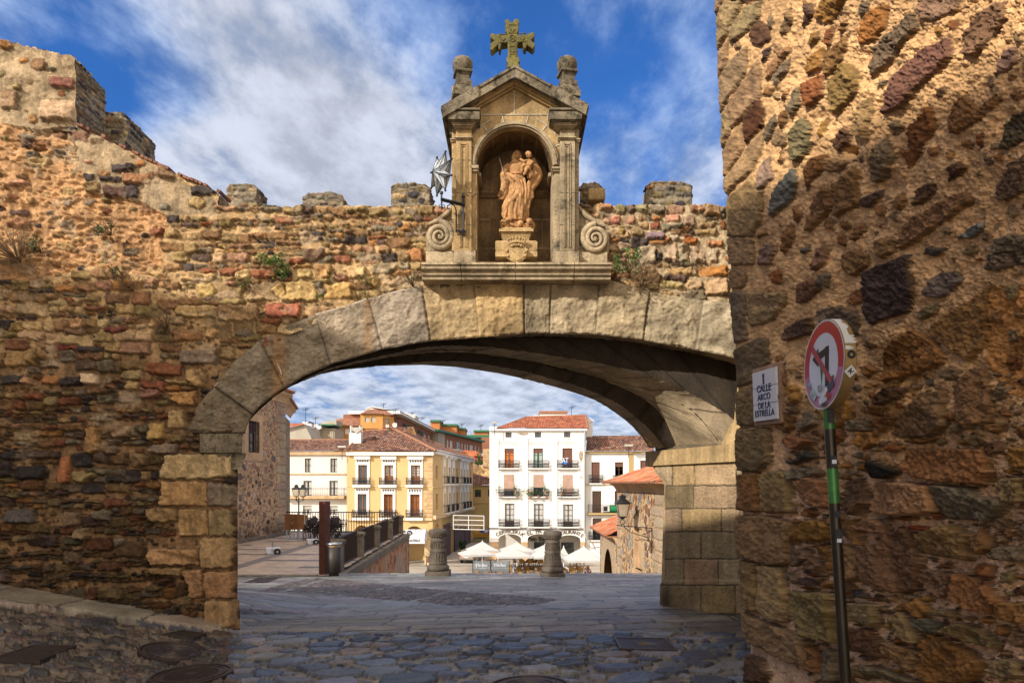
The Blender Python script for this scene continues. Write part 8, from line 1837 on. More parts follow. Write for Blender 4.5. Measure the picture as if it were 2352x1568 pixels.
# ================================================================ THINGS ON THE TERRACE AND THE STAIRS
M['corten']=stone_mat('corten',(.085,.028,.016),speck=.15,sscale=40,blot=.35,bump=.1,rough=.6)
M['bin_brown']=plain('bin_brown',(.03,.02,.015),.6,0,.25,6,.6); M['steel']=plain('steel',(.45,.46,.48),.3,.9,.1,6)
M['white_box']=plain('white_box',(.62,.63,.66),.5,0,.12,4); M['rubber']=plain('rubber',(.015,.015,.017),.8,0,0)
M['table_wood']=plain('table_wood',(.20,.085,.03),.5,0,.35,3); M['alu']=plain('alu',(.38,.42,.48),.35,.6,.1,5); M['wicker']=plain('wicker',(.035,.025,.022),.6,0,.4,30)
TZ=-1.1
# information pillar of rusty steel
a=Vector(P(734,1325,20.45)); b=Vector(P(754,1151,20.45)); t=empty('steel_pillar',(a.x,20.45,a.z),label='tall rust brown square steel pillar at the corner of the terrace',cat='pillar')
mb=MB(); mb.M=Matrix.Translation((a.x+.11,20.6,a.z))@Matrix.Rotation(R(-14),4,'Z'); mb.box(-.10,.10,-.16,.16,0,b.z-a.z,bev=.006); mb.M=None; mb.build('shaft',M['corten'],t)
mb=MB(); mb.M=Matrix.Translation((a.x+.11,20.6,a.z))@Matrix.Rotation(R(-14),4,'Z'); mb.box(-.22,.17,-.25,.25,-.01,.025); mb.M=None; mb.build('foot_plate',M['bin_brown'],t)
# litter bin
c=Vector(P(767,1321,20.3)); t=empty('litter_bin',tuple(c),label='dark cylindrical litter bin with a bright steel rim in front of the first stone post',cat='litter bin')
k=20.3/F; hgt=75*k; mb=MB(); mb.lathe([(11*k,0),(11*k,.09),(15.5*k,.10),(15.5*k,hgt-.12)],tuple(c),24,caps=True); mb.build('body',M['bin_brown'],t,True)
mb=MB(); mb.lathe([(15*k,hgt-.12),(15*k,hgt-.04)],tuple(c),24); mb.build('collar',M['quoin_pale'],t,True); mb=MB()
mb.lathe([(12*k,hgt-.05),(17*k,hgt-.055),(18*k,hgt-.03),(17.5*k,hgt),(12.5*k,hgt+.0),(12*k,hgt-.03)],tuple(c),28,caps=False); mb.build('rim',M['steel'],t,True)
# granite posts and railing panels along the terrace edge
posts=[(774,1237,1316,21.8),(830,1220,1288,25.4),(869,1205,1260.5,29.2),(897,1191,1241,33.2),(919,1182.5,1228,37.3)]
pl_=['nearest to the litter bin','second from the litter bin','third from the litter bin','fourth from the litter bin','last at the far corner']
fen=[]
for i,(px,y0,y1,Y)in enumerate(posts):
    X=-5.6-(Y-21.8)*.037; zb_=-1.14; zt_=EYE+(HY-y0)/F*Y; w=.20+.0*i
    t=empty('granite_post',(X,Y,zb_),label='granite post with mossy cap on the terrace railing, '+pl_[i],cat='post',group='granite posts of the terrace railing')
    mb=MB(); mb.box(X-w,X+w,Y-w,Y+w,zb_-.1,zt_-.14,bev=.02); autosmooth(mb.build('shaft',M['granite_grey'],t),30); mb=MB(); mb.lathe([(w+.05,zt_-.14),(w+.05,zt_-.06),(w-.04,zt_)],(X,Y,0),4,sq=True); mb.build('cap',M['granite_dark'],t); fen.append((X,Y))
for i in range(4):
    (x0,y0),(x1,y1)=fen[i],fen[i+1]; d=Vector((x1-x0,y1-y0,0)).normalized(); a=Vector((x0,y0,-1.05))+d*.22; b=Vector((x1,y1,-1.05))-d*.22
    t=empty('railing',tuple(a),label='dark iron bar railing '+['between the first and second','between the second and third','between the third and fourth','between the fourth and fifth'][i]+' granite posts',cat='railing'); mb=MB(); H_=1.0
    for z in(.06,H_):mb.tube([a+Vector((0,0,z)),b+Vector((0,0,z))],.028,5)
    n=26
    for k_ in range(n+1):q=a.lerp(b,k_/n); mb.tube([q+Vector((0,0,.05)),q+Vector((0,0,H_))],.013,4,caps=False)
    mb.build('bars',M['iron_brown'],t)
t=empty('railing',(-10,38.2,-1.05),label='dark iron bar railing along the far side of the terrace, behind the stacked chairs',cat='railing'); mb=MB(); xa=(655-CX)/F*38.3; xb=-6.4
for z in(-.98,.10):mb.tube([(xa,38.3,z),(xb,38.0,z)],.03,5)
n=44
for k_ in range(n+1):x=xa+(xb-xa)*k_/n; mb.tube([(x,38.2,-1.0),(x,38.2,.1)],.018,4,caps=False)
mb.build('bars',M['iron'],t)
# retaining wall below the railing with its arch
fR=Fac((fen[0][0]+.34,20.9),(fen[-1][0]+.38,38.2)); fR.n=Vector((1,.03)).normalized(); LR=(fR.B-fR.A).length
t=empty('terrace_wall',(-5.6,30,GL),label='orange rubble retaining wall with granite coping and a tall arched doorway under the terrace railing',cat='wall')
Sx=Stones(0,LR,GL,-1.3,.05,warp=.06,wscale=.4,seed=97); Sx.darts(1600,0,LR,GL,-1.3,.07,.2,lambda x,y:pick([((.36,.15,.06),3),((.28,.12,.06),3),((.20,.15,.11),2),((.42,.22,.1),2)]),(.8,1.4),0,None,.8)
e,C,H,m=Sx.finish((.42,.22,.11),.03,.06); aa=fR.s_of(905); ab=fR.s_of(929); 
def archin(k):r_=(ab-aa)/2*k; c_=(aa+ab)/2; zs_=-4.6; return((np.hypot(Sx.U-c_,(Sx.V-zs_))<r_)&(Sx.V>zs_))|((np.abs(Sx.U-c_)<r_)&(Sx.V<=zs_))
C=np.where((archin(1.45)|(np.abs(Sx.U-9.2)<.3)|(np.abs(Sx.U-4)<.3)|(Sx.U>LR-.6))[...,None],np.array((.34,.25,.17)),C)*(1+.2*fbm(Sx.U*3,Sx.V*3,4,3))[...,None]
grid_mesh('rubble_face',fR.A.x+fR.d.x*Sx.U+fR.n.x*.03*H,fR.A.y+fR.d.y*Sx.U,Sx.V,C,M['rubble'],t,~archin(.9))
mb=MB(); fR.box(mb,(0,GL,LR,-1.3),-.8,-.6); mb.build('wall_core',M['dark_in'],t)
mb=MB(); 
for k_ in range(12):fR.box(mb,(LR*k_/12+.01,-1.36,LR*(k_+1)/12-.01,-1.10),-.55,.08)
mb.build('coping',M['granite_grey'],t)
mb=MB(); fR.box(mb,(LR-.02,GL,LR+.02,-1.3),-6,.04); mb.build('end_wall',M['wall_body'],t)
M['granite_bollard']=stone_mat('granite_bollard',(.10,.08,.06),speck=.5,sscale=60,blot=.35,bump=.7,bdist=.008)
# two carved granite bollards at the head of the stairs
def bollard(px,py,Y,label):
    c=Vector(P(px,py,Y)); t=empty('stone_bollard',tuple(c),label=label,cat='bollard',group='carved granite bollards at the head of the stairs'); s=Y/F/1.643/2.6133; z=lambda y:(735-y)*s
    mb=MB(); mb.box(c.x-118*s,c.x+118*s,c.y-118*s,c.y+118*s,c.z-.1,c.z+62*s,bev=.03); autosmooth(mb.build('plinth',M['granite_bollard'],t),30)
    mb=MB(); mb.lathe([(100*s,z(673)),(110*s,z(655)),(110*s,z(640)),(100*s,z(622)),(86*s,z(612)),(92*s,z(604)),(94*s,z(592)),(86*s,z(580)),(78*s,z(540)),(74*s,z(500)),(76*s,z(494)),(80*s,z(488)),(80*s,z(470)),(74*s,z(464)),(71*s,z(420)),(70*s,z(390)),(76*s,z(384)),(78*s,z(374)),(72*s,z(366)),(70*s,z(345)),(78*s,z(330)),(88*s,z(322))],tuple(c),28); mb.build('shaft',M['granite_bollard'],t,True)
    mb=MB(); mb.lathe([(88*s,z(324)),(96*s,z(312)),(97*s,z(285)),(88*s,z(270)),(40*s,z(262))],tuple(c),8); autosmooth(mb.build('cap',M['granite_bollard'],t),40)
    mb=MB()
    for k_ in range(20):
        a=2*math.pi*(k_+.5)/20
        for r0,r1,y0,y1,th in((84,79,590,505,3.6),(75,74,455,400,2.6)):
            mb.tube([c+Vector((math.cos(a)*r0*s,math.sin(a)*r0*s,z(y0))),c+Vector((math.cos(a)*r1*s,math.sin(a)*r1*s,z(y1)))],th*s,6)
        mb.ell(tuple(c+Vector((math.cos(a)*82*s,math.sin(a)*82*s,z(570)))),(8*s,8*s,16*s),nu=8,nv=5); mb.ell(tuple(c+Vector((math.cos(a)*80*s,math.sin(a)*80*s,z(336)))),(8*s,8*s,10*s),nu=6,nv=4)
    mb.build('carved_leaves',M['granite_bollard'],t,True)
bollard(K6(2205,0)[0],1323.5,20.5,'carved granite column bollard in front of the yellow building, left of the pair')
bollard(KA(1268,0)[0],1327.6,20.2,'carved granite column bollard in front of the white building, right of the pair')
# white wheeled parasol bases
def pbase(x0,x1,y0,y1,label,g):
    a=K6(x0,y0); b=K6(x1,y1); Y=2.75*F/(b[1]-HY); c=Vector(P((a[0]+b[0])/2,b[1],Y)); w=(b[0]-a[0])/F*Y/2*.78; h=(b[1]-a[1])/F*Y*.8
    t=empty('wheeled_box',tuple(c),label=label,cat='parasol weight',group=g); t.rotation_euler=(0,0,R(24)); m_=MBL(); m_.box(-w,w,-w*.8,w*.8,.06,h,bev=.02); m_.box(-w*.9,w*.9,-w*.7,w*.7,0,.07); m_.build('box',M['white_box'],t)
    m_=MBL(); m_.lathe([(.035,h),(.035,h+.22)],n=10); m_.build('socket',M['steel'],t)
    for s in(-1,1):
        m_=MBL(); m_.tube([(w*.55,s*w*.84,.13),(w*.55,s*w*1.0,.13)],.13,16); wh=m_.build('wheel',M['rubber'],t); m_=MBL(); m_.tube([(w*.55,s*w*1.0,.13),(w*.55,s*w*1.02,.13)],.05,10); o=m_.build('hub',M['steel'],wh)
    m_=MBL(); m_.box(-w*.3,w*.3,-w*.86,-w*.8,h-.12,h-.04); m_.build('handle',M['shutter_grey'],t)
g='white wheeled parasol bases on the terrace'
pbase(333,520,592,690,'white wheeled parasol base alone on the left of the terrace, nearest',g); pbase(777,925,505,582,'white wheeled parasol base just left of the steel pillar',g); pbase(1030,1165,443,510,'white wheeled parasol base right of the steel pillar, by the chairs',g)
# folded tables against the palace
for i,(x0,x1,x2,y0,y1,yb)in enumerate([(555,636,680,252,422,500),(640,712,755,255,420,498),(690,768,812,258,414,490)]):
    Y=33.5-.25*i; a=Vector(P(*K6(x0,y1),Y)); b=Vector(P(*K6(x1,y0),Y)); e_=Vector(P(*K6(x2,y0),Y+.2)); t=empty('folded_table',(a.x,Y,TZ),label='brown table tipped upright on crossed metal legs, '+['leftmost of three','middle of three','rightmost of three, next to the chairs'][i],cat='table',group='tables tipped up and stored by the palace')
    mb=MB(); mb.box(a.x,b.x,Y-.02,Y+.03,a.z,b.z,bev=.01); mb.box(b.x+.01,e_.x,Y+.02,Y+.07,a.z,b.z-.02,bev=.01); mb.build('tabletop',M['table_wood'],t)
    mb=MB(); cx_=(b.x+e_.x)/2; mz=(a.z+b.z)/2; mb.tube([(cx_-.1,Y-.01,mz-.1),(cx_+.15,Y-.01,mz+.22)],.02,5); mb.tube([(cx_-.1,Y-.01,mz-.02),(cx_+.15,Y-.01,mz-.3)],.02,5)
    for k_ in(.25,.75):x=a.x+(b.x-a.x)*k_; mb.tube([(x,Y,a.z),(x,Y,TZ+.18),(x-.2,Y-.1,TZ+.02)],.03,5); mb.tube([(x,Y,TZ+.18),(x+.25,Y+.1,TZ+.02)],.03,5)
    mb.build('legs',M['alu'],t)
# stacked chairs
def chair():
    t=empty('stacked_chair',(0,0,0),label='dark wicker chair stacked',cat='chair',group='dark wicker chairs stacked by the tables'); m_=MBL(); r=.016
    for s in(-1,1):m_.tube([(s*.24,-.22,0),(s*.25,-.2,.44),(s*.25,.18,.46),(s*.24,.26,.70),(s*.15,.32,.86),(0,.33,.88)],r,6); m_.tube([(s*.24,.26,0),(s*.25,.18,.44)],r,6); m_.tube([(s*.25,-.2,.44),(s*.28,-.22,.66),(s*.27,.2,.66)],r,6)
    m_.build('frame',M['wicker'],t); m_=MBL(); m_.box(-.23,.23,-.2,.2,.44,.465,bev=.01); m_.build('seat',M['wicker'],t); m_=MBL(); m_.box(-.2,.2,.27,.29,.52,.82,bev=.008); m_.build('backrest',M['wicker'],t); return t
ch0=chair(); used=False
for si,(px,Y,rz,nm)in enumerate([(838,33.0,.9,'left stack'),(886,34.0,2.3,'second stack'),(1052,33.6,.6,'third stack'),(1085,33.2,.9,'rightmost stack')]):
    x=P(*K6(px,0),Y)[0]
    for k_ in range(5):
        o=ch0 if not used else copy_tree(ch0); used=True; o.location=(x+.085*k_*math.cos(rz*0),Y-.02*k_,TZ+.02+.085*k_); o.rotation_euler=(-.10,0,rz); o['label']='dark wicker chair, %s in the %s of chairs beside the folded tables'%(['lowest','second','third','fourth','topmost'][k_],nm)
# street lamp with two lanterns
px=K6(705,0)[0]; Y=62; xb=(px-CX)/F*Y; t=empty('street_lamp',(xb,Y,GL),label='black iron lamp post with two glass lanterns, rising before the white house balcony',cat='street lamp')
zt_=P(0,K6(0,95)[1],Y)[2]; mb=MB(); mb.tube([(xb,Y,GL),(xb,Y,GL+1),(xb,Y,zt_)],[.13,.09,.06],8); xs=[P(*K6(680,0),Y)[0],P(*K6(752,0),Y)[0]]; mb.tube([(xs[0],Y,zt_-.1),(xb,Y,zt_-.25),(xs[1],Y,zt_-.1)],.04,6); mb.tube([(xb,Y,zt_-.3),(xb,Y,zt_+.2)],.05,6)
for x in xs:mb.tube([(x,Y,zt_-.12),(x,Y,zt_+.12)],.05,6)
mb.build('post',M['iron'],t)
for x in xs:h_=empty('tmp'); bpy.data.objects.remove(h_); lantern(Vector((x,Y,zt_+.6)),1.15,t)
# small lamp on the yellow building, awning, sign, bin, pushchair
q=Ys_.p(Ys_.s_of(K4(1395,0)[0]),P(0,K4(0,1470)[1],92)[2],1.0); t=empty('wall_lantern',tuple(q),label='small dark bracket lantern on the side of the yellow building',cat='lantern'); lantern(q,1.0,t); mb=MB(); mb.tube([q+Vector((0,0,-.3)),q+Vector((-.5,0,-.9)),q+Vector((-1.3,0,-.9))],.05,5); mb.build('bracket',M['iron'],t)
Ya=81.3; A_=lambda x,y:Vector(P(*K6(x,y),Ya)); t=empty('awning',tuple(A_(1945,600)),label='white barrel shaped hotel awning lettered SB at the yellow arcade',cat='awning'); cz=A_(0,548).z; xr=A_(2062,0).x; xl=A_(1832,0).x; rz_=A_(0,430).z-cz
vs=[]; n=12; dpt=2.4
for i in range(n+1):
    a=math.pi*i/n*.5; vs+=[(xl-.1,Ya+dpt-dpt*math.sin(a),cz+rz_*math.cos(a)),(xr,Ya+dpt-dpt*math.sin(a),cz+rz_*math.cos(a))]
mb=MB(); mb._add(vs,[(2*i,2*i+1,2*i+3,2*i+2)for i in range(n)]); mb._add([(xr,Ya+dpt,cz)]+[vs[2*i+1]for i in range(n+1)],[tuple(range(n+2))]); mb.box(xl-.1,xr,Ya-.02,Ya,cz-.25,cz); mb.build('canopy',M['white_box'],t)
for k_ in range(4):mb=MB(); x=xl+(xr-xl)*(k_+1)/4-.05; mb.tube([(x,Ya+dpt-(dpt+.03)*math.sin(math.pi*i/n*.5),cz+(rz_+.03)*math.cos(math.pi*i/n*.5))for i in range(n+1)],.02,4); mb.build('hoop',M['shutter_grey'],t)
text_mesh('SB',1.8,M['sign_black'],t,'lettering',.01,Matrix.Translation(A_(1862,490)+Vector((0,.35,0)))@Matrix.Rotation(R(62),4,'X'),.8,.01); text_mesh('Boutique HOTELS',.42,M['sign_black'],t,'lettering',.01,Matrix.Translation(A_(1880,537)+Vector((0,-.05,0)))@Matrix.Rotation(R(85),4,'X'),.9,.004)
mb=MB(); a=A_(1912,568); b=A_(1945,600); mb.box(a.x,b.x,Yy+4.1,Yy+4.3,b.z,a.z); mb.build('door_sign',M['sign_black'],t); text_mesh('SB',.8,M['sign_white'],t,'sign_letter',.01,Matrix.Translation(((a.x+b.x)/2,Yy+4.08,(a.z+b.z)/2))@Matrix.Rotation(R(90),4,'X'),.8)
a=A_(2078,698); b=A_(2122,785); t=empty('litter_bin',((a.x+b.x)/2,Ya,GL),label='brown street litter bin on a frame beside the arcade pier',cat='litter bin'); mb=MB(); mb.tube([(a.x,Ya,GL),(a.x,Ya,a.z),(b.x,Ya,a.z),(b.x,Ya,GL)],.05,5); mb.build('frame',M['iron_brown'],t); mb=MB(); mb.box(a.x+.1,b.x-.1,Ya-.25,Ya+.25,GL+.5,a.z-.1,bev=.06); mb.build('basket',M['shutter_brown'],t)
Yc=68; q=Vector(P(*K6(1862,900),Yc)); q.z=GL; t=empty('pushchair',tuple(q),label='red hooded pushchair left of the carved bollard',cat='pushchair'); m_=MB(); m_.ell((q.x-.15,Yc,GL+1.25),(.42,.3,.5),nu=14,nv=8); m_.build('hood',plain('push_red',(.55,.01,.01),.6),t,True); m_=MB(); m_.tube([(q.x-.4,Yc,GL+1.3),(q.x+.2,Yc,GL+.5),(q.x+.55,Yc,GL+.15)],.04,6); m_.tube([(q.x+.3,Yc,GL+1.2),(q.x-.3,Yc,GL+.15)],.04,6); m_.box(q.x-.3,q.x+.35,Yc-.25,Yc+.25,GL+.55,GL+.72,bev=.05); m_.build('frame',M['alu'],t)
for s in(-.4,.5):m_=MB(); m_.tube([(q.x+s,Yc-.3,GL+.15),(q.x+s,Yc-.22,GL+.15)],.16,14); m_.build('wheel',M['rubber'],t)
# light curtain hung across the side street
Yl=84; B_=lambda x,y:Vector(P(*KA(x,y),Yl)); t=empty('light_curtain',tuple(B_(440,258)),label='white framed rectangle of hanging light strings across the side street',cat='light curtain'); mb=MB()
for a,b in[((290,113),(592,120)),((592,120),(592,257)),((592,257),(290,250)),((290,250),(290,113)),((290,158),(592,165)),((290,205),(592,212)),((440,116),(440,254))]:mb.tube([B_(*a),B_(*b)],.045,4)
mb.build('frame',M['white_trim'],t); mb=MB()
for k_ in range(40):x=294+295*k_/40; mb.tube([B_(x,116),B_(x,116+rnd.uniform(100,136))],.022,3,caps=False)
mb.build('light_string',plain('strings',(.24,.18,.11),.8),t)
mb=MB(); mb.tube([B_(60,108),B_(290,114)],.02,3); mb.tube([B_(592,120),B_(645,112)],.02,3); mb.build('cable',M['iron'],t)

# ================================================================ CAFE ON THE SQUARE
M['canvas']=plain('canvas',(.47,.46,.43),.8,0,.05,1); M['rattan']=plain('rattan',(.30,.15,.035),.7,0,.3,20); M['dark_wood']=plain('dark_wood',(.06,.035,.02),.6,0,.2,5)
def parasol(xa,ya,x0,x1,ye,Y,label,rz):
    c=Vector(P(*KA((x0+x1)/2,ye),Y)); w=(KA(x1,0)[0]-KA(x0,0)[0])/F*Y/2; ap=P(*KA(xa,ya),Y)[2]-c.z; zE_=c.z-GL
    t=empty('parasol',(c.x,Y,GL),label=label,cat='parasol',group='white square parasols over the cafe tables'); t.rotation_euler=(0,0,rz); w/=(abs(math.cos(rz))+abs(math.sin(rz)))*.97
    m_=MBL(); cs=[(-w,-w),(0,-w*1.0),(w,-w),(w,0),(w,w),(0,w),(-w,w),(-w,0)]; n=8; vs=[]; rows=7
    for r_ in range(rows+1):
        f=r_/rows
        for j in range(n):
            for q_ in range(4):
                u=q_/4; a=cs[j]; b=cs[(j+1)%n]; x=(a[0]+(b[0]-a[0])*u)*f; y=(a[1]+(b[1]-a[1])*u)*f; dip=.05*math.sin(math.pi*u)*f*w*.35; vs.append((x,y,zE_+ap*(1-f)**1.15+dip*.7*(1 if j%2 else 1)))
    k_=n*4; fs=[(i*k_+j,i*k_+(j+1)%k_,(i+1)*k_+(j+1)%k_,(i+1)*k_+j)for i in range(rows)for j in range(k_)]
    m_._add(vs,fs); o=m_.build('canopy',M['canvas'],t,True)
    m_=MBL(); vs2=[]; 
    for j in range(n):
        a=cs[j]; b=cs[(j+1)%n]; m_._add([(a[0],a[1],zE_),(b[0],b[1],zE_),(b[0],b[1],zE_-.16),(a[0],a[1],zE_-.16)],[(0,1,2,3)])
    m_.build('valance',M['canvas'],t); m_=MBL(); m_.tube([(0,0,.05),(0,0,zE_+ap+.1)],.06,8); m_.box(-.4,.4,-.4,.4,0,.1); m_.build('pole',M['white_box'],t); m_=MBL()
    for j in range(n):a=cs[j]; m_.tube([(0,0,zE_+ap*.7),(a[0]*.95,a[1]*.95,zE_-.14)],.03,4)
    m_.build('ribs',M['dark_wood'],t)
for a in[(575,370,412,740,450,79.5,'white parasol at the back, behind the leftmost one',.2),(905,382,745,1088,457,79.5,'white parasol at the back, second from the left',.1),(1160,400,1060,1330,470,80,'white parasol at the back, mostly behind the right stone bollard',.1),(1395,420,1330,1425,500,80,'white parasol at the back right of the stone bollard',.2),
    (520,426,330,710,490,74.5,'leftmost white parasol of the front row, above the glass screens',.25),(888,428,690,1070,505,73.0,'second white parasol of the front row',.12),(1215,415,1050,1390,512,73,'third white parasol of the front row, behind the right bollard',.12),(1585,420,1378,1770,543,68.5,'rightmost white parasol of the front row, beside the stone wing',.1)]:parasol(*a)
# glass screens
M['screen_glass']=plain('screen_glass',(.20,.24,.26),.1,0,0,1,.6,alpha=.45); M['screen_grey']=plain('screen_grey',(.13,.14,.15),.6)
for i,(x0,x1)in enumerate([(480,656),(659,842)]):
    Y=70.5; a=Vector(P(*KA(x0,560),Y)); b=Vector(P(*KA(x1,643),Y)); t=empty('glass_screen',((a.x+b.x)/2,Y,GL),label=['glass wind screen lettered El Pato Blanco, left one under the leftmost parasol','glass wind screen lettered El Pato Blanco, right one beside the tables'][i],cat='wind screen',group='glass wind screens round the cafe')
    mb=MB(); mb.box(a.x,b.x,Y,Y+.02,b.z,a.z); mb.build('glass',M['screen_glass'],t); mb=MB(); mb.box(a.x,b.x,Y-.02,Y+.04,GL,b.z); mb.build('panel',M['screen_grey'],t); mb=MB()
    for x in(a.x,b.x):mb.box(x-.03,x+.03,Y-.03,Y+.05,GL,a.z)
    mb.build('frame_post',M['iron'],t); text_mesh('El Pato Blanco',.42,M['sign_white'],t,'lettering',.01,Matrix.Translation(((a.x+b.x)/2,Y-.03,P(0,KA(0,605)[1],Y)[2]))@Matrix.Rotation(R(90),4,'X'),.5,.008)
text_mesh('El Pato Blanco',.85,M['sign_black'],hw,'lettering',.02,Matrix.Translation((W.p((wA(1065,0)[0]+wA(1225,0)[0])/2-.2,0,0).x,Yw+3.85,wA(0,345)[1]-.35))@Matrix.Rotation(R(90),4,'X'),.8,.012)
# chairs and tables
def cchair():
    t=empty('cafe_chair',(0,0,0),cat='chair',group='yellow brown rattan chairs at the cafe tables'); m_=MBL()
    for x in(-.24,.24):
        for y in(-.24,.24):m_.tube([(x,y,0),(x*.95,y*.95,.44)],.025,4)
    m_.build('legs',M['dark_wood'],t); m_=MBL(); m_.box(-.27,.27,-.26,.26,.42,.48); m_.build('seat',M['rattan'],t); m_=MBL(); pts=[(-.28,.1,.5),(-.27,.27,.5),(.27,.27,.5),(.28,.1,.5)]
    m_.prism([(-.28,.24,.48),(.28,.24,.48),(.26,.30,.86),(.12,.31,.95),(-.12,.31,.95),(-.26,.30,.86)],(0,.04,0)); m_.prism([(-.29,-.1,.48),(-.29,.27,.48),(-.29,.3,.8),(-.29,.0,.66)],(.03,0,0)); m_.prism([(.26,-.1,.48),(.26,.27,.48),(.26,.3,.8),(.26,.0,.66)],(.03,0,0)); m_.build('backrest',M['rattan'],t); return t
def ctable():
    t=empty('cafe_table',(0,0,0),cat='table',group='small dark cafe tables under the parasols'); m_=MBL(); m_.box(-.36,.36,-.36,.36,.72,.76); m_.build('tabletop',M['dark_wood'],t); m_=MBL(); m_.tube([(0,0,0),(0,0,.72)],.04,6); m_.box(-.25,.25,-.25,.25,0,.04); m_.build('pedestal',M['iron'],t); return t
c0,t0_=cchair(),ctable(); fc=ft=True; n_c=0
rows_=[('front row',66.5,[985,1098,1478]),('second row',70.5,[610,745,955,1110,1470,1560]),('third row',75,[930,1010,1130,1445,1540]),('back row',82,[640,960,1040,1140,1510])]
for rn,Y,xs in rows_:
    for j,kx in enumerate(xs):
        x=P(*KA(kx,0),Y)[0]; ct=t0_ if ft else copy_tree(t0_); ft=False; ct.location=(x,Y,GL); pn=['first','second','third','fourth','fifth','sixth'][j]
        ct['label']='small dark cafe table, %s from the left in the %s under the parasols'%(pn,rn)
        for dx,dy,rz,wd in((-.62,-.1,1.9,'left'),(.62,.1,-1.4,'right'),(.05,-.75,3.1,'near')):
            o=c0 if fc else copy_tree(c0); fc=False; o.location=(x+dx,Y+dy,GL); o.rotation_euler=(0,0,rz+rnd.uniform(-.3,.3)); o['label']='rattan chair on the %s side of the %s table in the %s'%(wd,pn,rn)
# car
def car():
    Y=84.5; a=Vector(P(*KA(322,578),Y)); t=empty('parked_car',(a.x+1.2,Y,GL),label='champagne hatchback seen from behind, parked at the entrance of the side street',cat='car'); t.rotation_euler=(0,0,R(-14)); m_=MBL(); pr=[(-.0,.35),(-.05,.75),(0,1.0),(.25,1.15),(.65,1.62),(2.4,1.66),(3.2,1.1),(4.1,.98),(4.35,.7),(4.3,.35)]
    for s0,s1,k_ in((-.92,.92,0),):
        body=[(s0,y,z)for y,z in pr]; m_.prism(body,(s1-s0,0,0))
    o=m_.build('body',plain('car_paint',(.33,.27,.21),.3,.5,.05),t); bv=o.modifiers.new('b','BEVEL'); bv.width=.09; bv.segments=3; autosmooth(o,60)
    m_=MBL(); m_.prism([(-.76,.28,1.16),(.76,.28,1.16),(.68,.60,1.55),(-.68,.60,1.55)],(0,-.06,.03)); 
    for s in(-1,1):m_.prism([(s*.925,.75,1.15),(s*.925,.95,1.55),(s*.925,2.3,1.58),(s*.925,3.0,1.15)],(s*.01,0,0))
    m_.build('window',M['pane'],t)
    for s in(-1,1):m_=MBL(); m_.box(s*.55,s*.9,-.08,.05,.86,1.05,bev=.02); m_.build('tail_light',plain('tail_red',(.5,.01,.01),.3),t)
    m_=MBL(); m_.box(-.27,.27,-.075,-.05,.72,.84); m_.build('number_plate',M['white_box'],t); m_=MBL(); m_.box(-.85,.85,-.07,.1,.36,.5,bev=.02); m_.build('bumper',M['rubber'],t)
    for y in(.75,3.5):
        for s in(-1,1):m_=MBL(); m_.tube([(s*.7,y,.33),(s*.93,y,.33)],.33,18); w_=m_.build('wheel',M['rubber'],t); m_=MBL(); m_.tube([(s*.93,y,.33),(s*.94,y,.33)],.2,12); m_.build('rim',M['steel'],w_)
car()
